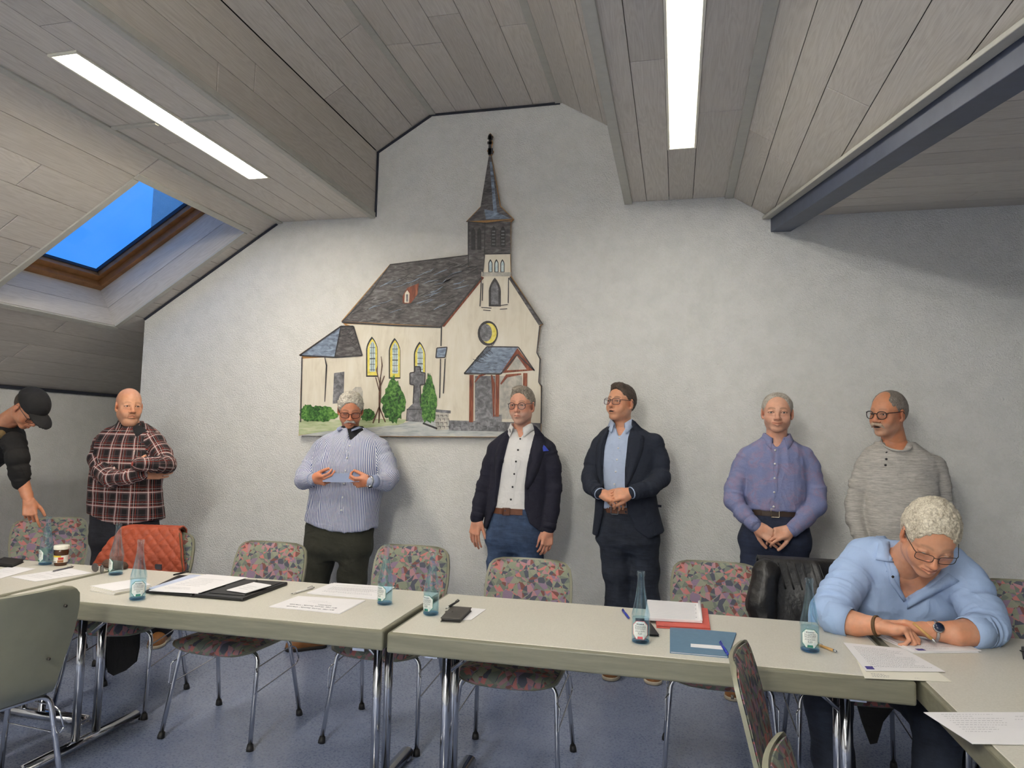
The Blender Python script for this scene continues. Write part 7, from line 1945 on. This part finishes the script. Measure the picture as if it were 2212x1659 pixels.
def make_bottle(tint, fill):
    r = empty('water_bottle')
    o = lathe('glass', PROF[:-1]+[(.0136, .257), (.0112, .257), (.0108, .24), (.0125, .205), (.016, .175), (.021, .145), (.0265, .118), (.0302, .098), (.0302, .014), (.026, .008), (.0, .007)], GLASS, r, 32)
    lathe('thick_base', [(0, .0012), (.026, .0012), (.0312, .005), (.0316, .009), (.024, .0062), (0, .0058)], m_clear('bottle_base_glass', (.42, .66, .84), .8), r, 28)
    wp = [(.0, .0085), (.025, .0085), (.0294, .015)]+[(np.interp(z, [p[1] for p in PROF[3:]], [p[0] for p in PROF[3:]])-.0030, z) for z in np.linspace(.02, fill, 9)]+[(.0, fill)]
    lathe('water', wp, WATER, r, 28)
    for k in range(9):
        a = 2*math.pi*k/9; tube('neck_rib', [(rr_*math.cos(a), rr_*math.sin(a), zz_) for rr_, zz_ in ((.0331, .100), (.0290, .118), (.0242, .138), (.0190, .166), (.0155, .196))], [.0012, .0022, .0022, .0018, .0008], GLASS, o, 6)
    # octagonal label wrapped on the front (-y)
    def wrap(pts, rad, mat, nm, par):
        V = []; n = len(pts)
        c = (sum(p[0] for p in pts)/n, sum(p[1] for p in pts)/n)
        G = 8
        for k in range(G+1):
            for p in pts:
                x = c[0]+(p[0]-c[0])*k/G; z = c[1]+(p[1]-c[1])*k/G; a = x/rad; V.append((rad*math.sin(a), -rad*math.cos(a), z))
        F_ = [(k*n+i, k*n+(i+1) % n, (k+1)*n+(i+1) % n, (k+1)*n+i) for k in range(1, G) for i in range(n)]+[tuple(n+i for i in reversed(range(n)))]
        return mesh_from(nm, V, F_, mat, par, smooth=False)
    def octo(w, z0, z1, c): return [(-w, z0+c), (-w+c, z0), (w-c, z0), (w, z0+c), (w, z1-c), (w-c, z1), (-w+c, z1), (-w, z1-c)]
    lb = wrap(octo(.0300, .018, .084, .015), .0331, tint, 'label', r); wrap(octo(.0282, .0198, .0822, .0144), .03335, LABELW, 'label_face', lb)
    wrap([(-.0095, .021), (.0095, .021), (.0095, .029), (-.0095, .029)], .0336, tint, 'label_badge', lb)
    bm_rows = [(.014, .073, .0030), (.019, .0672, .0013), (.021, .0640, .0013), (.020, .0608, .0013), (.021, .0576, .0013), (.019, .0544, .0013), (.017, .0495, .0012), (.019, .0465, .0012)]
    V, F_ = [], []
    for hw, z, h in bm_rows:
        x = -hw
        while x < hw:
            e = min(hw, x+random.uniform(.002, .007)); k = len(V)
            for xx, zz in ((x, z-h/2), (e, z-h/2), (e, z+h/2), (x, z+h/2)): a = xx/.0336; V.append((.0336*math.sin(a), -.0336*math.cos(a), zz))
            F_.append((k, k+1, k+2, k+3)); x = e+.0012
    mesh_from('label_print', V, F_, LINK_, lb)['kind'] = 'stuff'
    text_on('0,25', (0, -.0338, .040), .009, LINK_, lb, (math.pi/2, 0, 0), 'label_volume')
    return r
bot_g = make_bottle(LGREEN, .088); first = [True]
BG = 'mineral water bottles'
def put_bottle(px, py, label, rz, src=None):
    p = at_z(px, py, TT)
    c = src if src is not None else (bot_g if first[0] else copy_tree(bot_g)); first[0] = False if src is None else first[0]
    c.location = (p[0], p[1]+.02, TT); c.rotation_euler = (0, 0, math.radians(rz)); tag(c, label, 'bottle', BG)
put_bottle(91, 1221, 'blue glass water bottle beside the chocolate spread jar', -25)
put_bottle(243, 1243, 'blue glass water bottle between the sunglasses and the rust vest', -35)
put_bottle(289, 1297, 'blue glass water bottle in front of the envelopes', 45)
put_bottle(827, 1307, 'blue glass water bottle beside the white paper stack', -22)
put_bottle(927, 1330, 'blue glass water bottle left of the dark phone case at the table joint', -18)
put_bottle(1752, 1410, 'blue glass water bottle by the writing man\'s elbow', -8)
put_bottle(1383, 1391, 'blue glass water bottle with the red edged label before the notepad', 0, make_bottle(LRED, .090))
# chocolate spread jar
def spread_jar():
    p = at_z(120, 1223, TT); r = tag(empty('spread_jar', (p[0], p[1]+.03, TT), math.radians(-25)), 'chocolate spread jar with white lid and printed label', 'jar')
    ch = plain('chocolate_spread', srgb(70, 40, 22), .2, var=.15)
    lathe('jar', [(0, 0), (.028, 0), (.031, .004), (.031, .012), (.033, .018), (.033, .056), (.0345, .064), (.0355, .072), (.033, .082), (.031, .086), (0, .086)], ch, r, 30)
    lathe('lid', [(0, .086), (.0365, .086), (.037, .088), (.037, .104), (.0355, .107), (0, .107)], plain('white_plastic', srgb(232, 228, 214), .4), r, 30)
    lab = lathe('label', [(.0334, .018), (.0336, .019), (.0336, .054), (.0334, .055)], plain('jar_label', srgb(226, 222, 212), .6), r, 30)
    def band(nm, a0, a1, z0, z1, col, rad=.0338):
        V = []; n = 8
        for k in range(n+1):
            a = math.radians(a0+(a1-a0)*k/n); V += [(rad*math.sin(a), -rad*math.cos(a), z0), (rad*math.sin(a), -rad*math.cos(a), z1)]
        mesh_from(nm, V, [(2*k, 2*k+2, 2*k+3, 2*k+1) for k in range(n)], col, lab, smooth=True)
    band('label_yellow_band', -20, 70, .047, .055, plain('label_yellow', srgb(226, 196, 60), .6)); band('label_red_patch', 48, 92, .034, .046, plain('label_jar_red', srgb(190, 44, 40), .6)); band('label_picture', 44, 92, .019, .032, plain('label_jar_brown', srgb(140, 88, 50), .6))
    for k in range(9): band('label_bar', -4+k*4.2, -2+k*4.2+(k % 3)*.6, .020, .026, LINK_)
spread_jar()
# phone cases and phones
LEATH = plain('black_leather', srgb(26, 25, 26), .45, noise=90, bump=.1); GREYL = plain('dark_grey_leather', srgb(70, 66, 62), .5, noise=90, bump=.12)
def phone_case(px4, label, mat, hgt=.018, name='phone_case'):
    P4 = quad_z(px4, TT); c = sum(P4)/4; r = tag(empty(name, (c[0], c[1], TT)), label, 'phone case')
    q = [p-c for p in P4]
    def slab_(nm, z0, z1, s, m_):
        V = [A(p[0]*s, p[1]*s, z0) for p in q]+[A(p[0]*s, p[1]*s, z1) for p in q]
        o = mesh_from(nm, V, [(3, 2, 1, 0), (4, 5, 6, 7), (0, 1, 5, 4), (1, 2, 6, 5), (2, 3, 7, 6), (3, 0, 4, 7)], m_, r); m = o.modifiers.new('b', 'BEVEL'); m.width = .003; m.segments = 2
    slab_('back_cover', 0, .004, 1, mat); slab_('phone', .004, hgt-.004, .95, LEATH); slab_('front_cover', hgt-.004, hgt, 1, mat)
    a = (q[0]+q[3])/2; d = (q[2]-q[3])/np.linalg.norm(q[2]-q[3]); box('closing_strap', (a[0]+d[0]*.012, a[1]+d[1]*.012, hgt), (.03, .018, .004), mat, r, bevel=.002)
phone_case([(951, 1344), (994, 1346), (1019, 1321), (975, 1318)], 'dark grey flip phone case on the small white card', GREYL)
phone_case([(-22, 1222), (26, 1227), (52, 1215), (8, 1210)], 'black phone case at the left edge of the picture', LEATH)
phone_case([(1388, 1374), (1424, 1376), (1400, 1342), (1372, 1340)], 'black phone case behind the red labelled bottle', LEATH, .010)
phone_case([(2210, 1425), (2260, 1425), (2260, 1402), (2206, 1402)], 'black phone cut by the right picture edge', LEATH, .010)
# pens
def pen(a, b, label, body, tipm, za=.006, zb=.006, clip=None, r_=.0048):
    p, q = at_z(*a, TT), at_z(*b, TT); p, q = A(p[0], p[1], TT+za), A(q[0], q[1], TT+zb); d = (q-p)/np.linalg.norm(q-p); L = np.linalg.norm(q-p)
    r = tag(empty('ballpoint_pen', tuple(p)), label, 'pen', 'pens on the tables')
    tube('barrel', [d*0, d*L*.35, d*L*.8], r_, body, r, 12); tube('grip', [d*L*.8, d*L*.93], [r_, r_*.8], tipm, r, 12); tube('tip', [d*L*.93, d*L], [r_*.6, .0006], STEEL, r, 8)
    n = A(-d[1], d[0], 0); tube('clip', [d*L*.02+A(0, 0, r_), d*L*.04+A(0, 0, r_*1.9), d*L*.26+A(0, 0, r_*1.3)], .0011, clip or STEEL, r, 6); tube('push_button', [-d*.008, d*0], r_*.55, clip or STEEL, r, 8)
PENBL = plain('blue_plastic', srgb(36, 54, 160), .3); PENWH = plain('white_pen_plastic', srgb(228, 226, 220), .35); PENGR = plain('grey_pen_metal', srgb(120, 120, 128), .3, .6); BAMB = plain('bamboo', srgb(190, 148, 88), .5)
pen((676, 1272), (628, 1286), 'white ballpoint pen beside the striped shirt man\'s papers', PENWH, PENWH, clip=PENGR)
pen((156, 1227), (112, 1237), 'grey metal pen lying on the far left sheet', PENGR, PENGR)
pen((990, 1309), (962, 1327), 'black and white pen resting on the dark grey phone case', plain('black_pen_plastic', srgb(30, 30, 32), .35), PENWH, .022, .022, clip=RUBBER)
pen((1345, 1321), (1360, 1340), 'blue pen left of the red labelled bottle', PENBL, PENBL, clip=PENBL)
pen((1556, 1394), (1575, 1424), 'blue pen on the corner of the blue folder', PENBL, PENBL, .010, .010, clip=PENBL)
pen((1766, 1396), (1810, 1412), 'wooden pen behind the bottle by the writing man\'s elbow', BAMB, STEEL)
# envelopes
for k in range(7):
    P4 = quad_z([(195, 1277-k*.3), (247, 1286), (326, 1272), (298, 1259)], TT); c = sum(P4)/4; V = []
    for z in (0, .0022): V += [A(p[0]-c[0], p[1]-c[1], z) for p in P4]
    o = mesh_from('envelope', V, [(3, 2, 1, 0), (4, 5, 6, 7), (0, 1, 5, 4), (1, 2, 6, 5), (2, 3, 7, 6), (3, 0, 4, 7)], CREAM if k % 2 else WHITE); o.location = (c[0]+random.uniform(-.004, .004), c[1]+random.uniform(-.003, .003), TT+.0003+k*.0028); o.rotation_euler = (0, 0, random.uniform(-.02, .02))
    tag(o, 'topmost white envelope of the stack behind the front bottle' if k == 6 else 'white envelope in the stack behind the front bottle', 'envelope', 'stack of envelopes')
# black portfolio with papers
def portfolio():
    P4 = quad_z([(312, 1282), (524, 1300), (622, 1264), (385, 1247)], TT); c = sum(P4)/4; q = [p-c for p in P4]
    r = tag(empty('portfolio', (c[0], c[1], TT)), 'open black leather portfolio with a printed programme and receipts', 'portfolio')
    def sl(nm, u0, u1, v0, v1, z0, z1, m_, bev=.006):
        f = lambda u, v: (q[0]*(1-u)+q[1]*u)*(1-v)+(q[3]*(1-u)+q[2]*u)*v
        V = [A(*f(u, v)[:2], z) for z in (z0, z1) for u, v in ((u0, v0), (u1, v0), (u1, v1), (u0, v1))]
        o = mesh_from(nm, V, [(3, 2, 1, 0), (4, 5, 6, 7), (0, 1, 5, 4), (1, 2, 6, 5), (2, 3, 7, 6), (3, 0, 4, 7)], m_, r)
        if bev: m = o.modifiers.new('b', 'BEVEL'); m.width = bev; m.segments = 2
        return o
    sl('left_cover', 0, .49, 0, 1, 0, .014, LEATH); sl('right_cover', .51, 1, 0, 1, 0, .016, LEATH); sl('spine', .47, .53, 0, 1, 0, .009, LEATH, .003)
    sl('inner_pocket', .62, .97, .1, .5, .016, .019, LEATH, .002); sl('inner_pocket', .56, .97, .5, .93, .016, .018, LEATH, .002); tube('pen_loop', [Vector((q[2]*.45+q[1]*.2))+Vector((0, 0, .022)), Vector(q[2]*.62+q[3]*.1)+Vector((0, 0, .022))], .006, LEATH, r)
portfolio()
paper('printed_programme', [(322, 1277), (428, 1283), (530, 1250), (442, 1243)], 'printed programme lying on the open black portfolio', WHITE, 5, TL([.14, .2, .34, .42, .5, .58, .66, .74], .15, .8, .014), z=TT+.016)
paper('printed_sheet', [(322, 1272), (352, 1276), (448, 1246), (412, 1243)], 'bluish sheets sticking out left under the programme', plain('blue_white_paper', srgb(196, 204, 226), .8), 4, z=TT+.014)
paper('receipt', [(490, 1276), (531, 1282), (586, 1268), (549, 1261)], 'crumpled white receipts on the right half of the portfolio', WHITE, 2, TL([.3, .45, .6], .2, .8, .03), z=TT+.021, lift=(.0, .0, .006, .004), cat='receipt')
pen((405, 1246), (372, 1254), 'black pen on the bluish sheets of the portfolio', plain('black_pen_plastic', srgb(30, 30, 32), .35), RUBBER, .026, .026, clip=RUBBER)
# folders and notepad
def flat(name, px4, z0, z1, mat, label, cat):
    P4 = quad_z(px4, TT); c = sum(P4)/4; r = tag(empty(name, (c[0], c[1], TT)), label, cat); q = [p-c for p in P4]
    return r, q
def slab4(nm, q, z0, z1, m_, r, bev=.001):
    V = [A(p[0], p[1], z) for z in (z0, z1) for p in q]
    o = mesh_from(nm, V, [(3, 2, 1, 0), (4, 5, 6, 7), (0, 1, 5, 4), (1, 2, 6, 5), (2, 3, 7, 6), (3, 0, 4, 7)], m_, r)
    if bev: m = o.modifiers.new('b', 'BEVEL'); m.width = bev; m.segments = 2
    return o
r, q = flat('ring_folder', [(1418, 1357), (1535, 1363), (1529, 1319), (1412, 1310)], 0, 0, None, 'coral red folder under the ruled notepad', 'folder')
RD = plain('coral_card', srgb(206, 90, 78), .55); slab4('back_cover', q, 0.0, .006, RD, r, .002); slab4('front_cover', [p*.985 for p in q], .007, .011, RD, r, .001)
r, q = flat('ruled_notepad', [(1392, 1347), (1517, 1353), (1513, 1314), (1398, 1306)], 0, 0, None, 'ruled notepad with curled perforated edge on the red folder', 'notepad'); r.location.z = TT+.0125
slab4('page_block', q, 0, .010, WHITE, r, .001)
V, F_ = [], []
for k in range(22):
    v = .04+.92*k/21; a = q[0]*(1-v)+q[3]*v; b = (q[0]*.12+q[1]*.88)*(1-v)+(q[3]*.12+q[2]*.88)*v; i = len(V); d = A(0, .0006, 0)
    V += [A(*(a-d)[:2], .0104), A(*(b-d)[:2], .0104), A(*(b+d)[:2], .0104), A(*(a+d)[:2], .0104)]; F_.append((i, i+1, i+2, i+3))
mesh_from('ruled_lines', V, F_, plain('pale_rule_ink', srgb(178, 180, 192), .8), r)['kind'] = 'stuff'
e0, e1 = q[1]*.98+q[0]*.02, q[2]*.98+q[3]*.02; tube('curled_edge', [A(*e0[:2], .011), A(*((e0+e1)/2)[:2], .014), A(*e1[:2], .016)], .006, WHITE, r, 10)
for k in range(4):
    p = e0+(e1-e0)*(.15+.23*k)-A(.018, 0, 0); tube('punched_hole', [A(p[0], p[1], .0101), A(p[0], p[1], .0106)], .0028, INK, r, 8)
r, q = flat('card_folder', [(1447, 1411), (1573, 1422), (1591, 1370), (1447, 1357)], 0, 0, None, 'steel blue card folder with a white label strip', 'folder')
BLF = plain('steel_blue_card', srgb(92, 124, 150), .6, noise=60, var=.06); slab4('back_cover', q, 0, .0015, BLF, r, 0); slab4('front_cover', [p*.995+A(0, .003, 0) for p in q], .004, .0055, BLF, r, 0); slab4('contents', [p*.97 for p in q], .0015, .004, WHITE, r, 0)
qq = [p-np.array([r.location.x, r.location.y, TT]) for p in quad_z([(1492, 1401), (1562, 1407), (1560, 1399), (1492, 1394)], TT)]; slab4('label_strip', qq, .0056, .0062, WHITE, r, 0)
# sunglasses with their case on the far left table
def sunglasses():
    p = at_z(212, 1238, TT); r = tag(empty('sunglasses', (p[0], p[1], TT), math.radians(-20)), 'folded metal sunglasses lying by the left water bottle', 'glasses')
    fm = plain('gunmetal', (.16, .15, .15, 1), .3, .9); ln = plain('smoky_lens', srgb(72, 66, 62), .1)
    for s in (-1, 1):
        pts = [Vector((s*.034+.026*math.cos(a), -.004*math.cos(a)*s, .024+.021*math.sin(a))) for a in np.linspace(0, 2*math.pi, 21)]
        bm = bmesh.new(); bm_tube(bm, pts, .0014, 6); bm_done('rim', bm, fm, r, smooth=True); mesh_from('lens', pts[:-1]+[Vector((s*.034, 0, .024))], [(i, (i+1) % 20, 20) for i in range(20)], ln, r)
    tube('bridge', [(-.009, 0, .032), (0, -.004, .035), (.009, 0, .032)], .0013, fm, r, 6)
    tube('temple', [(-.060, 0, .030), (-.075, .02, .036), (-.085, .08, .030), (-.075, .13, .006)], .0014, fm, r, 6); tube('temple', [(.060, 0, .030), (.055, .03, .02), (-.03, .05, .008)], .0014, fm, r, 6)
    p2 = at_z(232, 1231, TT); c = tag(empty('glasses_case', (p2[0], p2[1]+.05, TT), math.radians(-10)), 'brown soft glasses case behind the sunglasses', 'glasses case')
    F = Field((-.10, -.05, -.01), (.10, .05, .05), .005); F.apply(cone((-.06, 0, .016), (.06, 0, .016), .026, .024)); F.apply(ell((0, 0, .014), (.085, .034, .018)), .01); F.cut(lambda X, Y_, Z: -Z+.0005+0*X+0*Y_)
    V, Q = clean(*F.mesh()); fast_mesh('soft_pouch', V, Q, plain('brown_suede', srgb(84, 58, 44), .8, noise=60, var=.2), c); tube('seam', [(-.082, 0, .018), (0, -.033, .018), (.082, 0, .018)], .002, plain('brown_thread', srgb(60, 40, 30), .8), c, 6)
sunglasses()

# ================================================================== clothes hung on chairs
def drape(name, chair, prof, mat, label, cat, x0, x1, quilt=None, wav=.006, seed=1, tag_=None, edge=None, edgemat=None):
    """cloth hung over a chair back. prof: (y,z) line in chair coordinates from the front hem over the top to the back hem; x0/x1 functions of arc 0..1"""
    m = chair.matrix_basis; nU, nV = 84, 110; P_ = np.array(prof, float); s = np.concatenate([[0], np.cumsum(np.linalg.norm(np.diff(P_, axis=0), axis=1))]); V, Q = [], []
    for j in range(nV):
        t = j/(nV-1); a = t*s[-1]; y, z = np.interp(a, s, P_[:, 0]), np.interp(a, s, P_[:, 1])
        for i in range(nU):
            u = i/(nU-1); x = x0(t)+(x1(t)-x0(t))*u; V.append((x, y, z))
    V = np.array(V)
    for j in range(nV-1):
        for i in range(nU-1): Q.append((j*nU+i, j*nU+i+1, (j+1)*nU+i+1, (j+1)*nU+i))
    Q = np.array(Q)
    d = (1-np.abs(2*vnoise(V, (9, 9, 5), seed)-1))*wav*2
    ar = np.repeat(np.linspace(0, 1, nV), nU)*s[-1]
    if quilt: d = d+.007*np.minimum(np.abs(np.sin((V[:, 0]+ar)*math.pi/quilt)), np.abs(np.sin((V[:, 0]-ar)*math.pi/quilt)))**.5
    front = np.repeat(np.linspace(0, 1, nV), nU) < .5
    V = V+np.stack([0*d, np.where(front, -d, d), .3*d], 1)
    W_ = np.array([list(m @ Vector(v)) for v in V]); base = np.array(chair.location)
    r = tag(empty(name, tuple(base)), label, cat)
    o = fast_mesh('cloth', W_-base, Q, mat, r); md = o.modifiers.new('t', 'SOLIDIFY'); md.thickness = .012; md.offset = 1
    return r, W_-base, nU, nV
RUST = m_cloth('rust_nylon', srgb(158, 68, 38), .55, .12, 300)
ch = chairs['B']; 
r, W_, nU, nV = drape('quilted_vest', ch, [(.19, .66), (.195, .74), (.215, .82), (.245, .893), (.295, .902), (.335, .88), (.345, .76), (.33, .55), (.32, .40)], RUST, 'rust orange quilted vest hung over a chair back', 'vest', lambda t: -.34+.20*min(1, t/.42)**1.3, lambda t: .13+.085*max(0, 1-t/.30)**.6-.03*max(0, t-.5), quilt=.062, seed=4, wav=.004)
zip_ = [Vector(W_[j*nU+nU-2])+Vector((0, -.012, 0)) for j in range(0, 52, 3)]; tube('brown_binding', zip_, .005, plain('brown_binding', srgb(96, 62, 32), .7), r, 6)
a = W_[4*nU+60]; box('side_patch', (a[0], a[1]-.012, a[2]), (.045, .003, .03), plain('slate_patch', srgb(72, 68, 72), .7), r)
# black leather jacket on the writing man's chair
LJ = NT('black_leather_jacket'); nz = LJ.noise(LJ.coord('Object'), 60, 4, .6); b2 = LJ.noise(LJ.coord('Object'), 9, 3, .6, .8); LJ.bump(LJ.math('ADD', nz.outputs['Fac'], LJ.math('MULTIPLY', b2.outputs['Fac'], 2.0)), .3, .01); LJ = LJ.set(LJ.ramp(b2.outputs['Fac'], [(.3, srgb(16, 15, 15)), (.7, srgb(36, 33, 32))]), .42)
g = chairs['G']
r, W_, nU, nV = drape('leather_jacket', g, [(.17, .50), (.185, .62), (.20, .74), (.22, .83), (.25, .90), (.295, .91), (.335, .885), (.35, .74), (.34, .50), (.32, .30)], LJ, 'black leather jacket with ribbed shoulder hung behind the writing man', 'jacket', lambda t: -.345+.05*abs(t-.45), lambda t: .30-.05*abs(t-.45), wav=.012, seed=9)
for k in range(7): tube('shoulder_rib', [Vector(W_[(28+3*i)*nU+10+k*5-i])+Vector((.0, -.010, .004)) for i in range(0, 8)], .0045, LJ, r, 6)
sl = [(np.array(W_[38*nU+4])+A(0, -.02, -.02), .06), (np.array(W_[27*nU+2])+A(-.02, -.03, -.06), .062), (np.array(W_[13*nU+2])+A(-.01, -.03, -.06), .055), (np.array(W_[5*nU+4])+A(.03, -.02, -.08), .05)]
F = Field(np.min([p-q for p, q in sl], 0)-.03, np.max([p+q for p, q in sl], 0)+.03, .007); cone_chain(F, sl, .02); V, Q = clean(*F.mesh()); V = wrinkle(V, Q, .012, (12, 12, 12), 8); fast_mesh('sleeve', V, Q, LJ, r)
# the jacket front hanging down in a point below the seat
def tail(name, parent, pts, mat, origin, y0, y1):
    V = [A(*p) for p in pts]; n = len(V); c = sum(V)/n; V2 = V+[c]; B = [v+A(0, .014, 0) for v in V2]
    F_ = [(i, (i+1) % n, n) for i in range(n)]+[(n+1+(i+1) % n, n+1+i, 2*n+1) for i in range(n)]+[(i, n+1+i, n+1+(i+1) % n, (i+1) % n) for i in range(n)]
    return mesh_from(name, [v-origin for v in V2+B], F_, mat, parent, smooth=False)
tail('hanging_front', r, [at_y(x, y, 3.30) for x, y in ((1830, 1450), (1972, 1450), (1955, 1500), (1908, 1560), (1895, 1605), (1880, 1608), (1862, 1560), (1845, 1500))], LJ, np.array(g.location), 0, 0)
BLK = m_cloth('black_cotton', srgb(22, 21, 22), .85, .15); o0 = at_y(255, 1400, 3.45)
bk = tag(empty('black_jacket', tuple(o0)), 'black jacket tail hanging below the vest chair seat', 'jacket'); tail('jacket_tail', bk, [at_y(x, y, 3.45) for x, y in ((228, 1350), (300, 1350), (298, 1400), (292, 1430), (268, 1450), (245, 1460), (232, 1452), (226, 1420))], BLK, o0, 0, 0)
# small wooden block and cable by the wall
w = at_y(1262, 1304, 4.74); o = box('wooden_block', (w[0], 4.74, .04), (.14, .07, .08), plain('brown_block', srgb(92, 66, 40), .6, noise=20, var=.2), bevel=.004); tag(o, 'small brown wooden block on the floor against the wall', 'block')
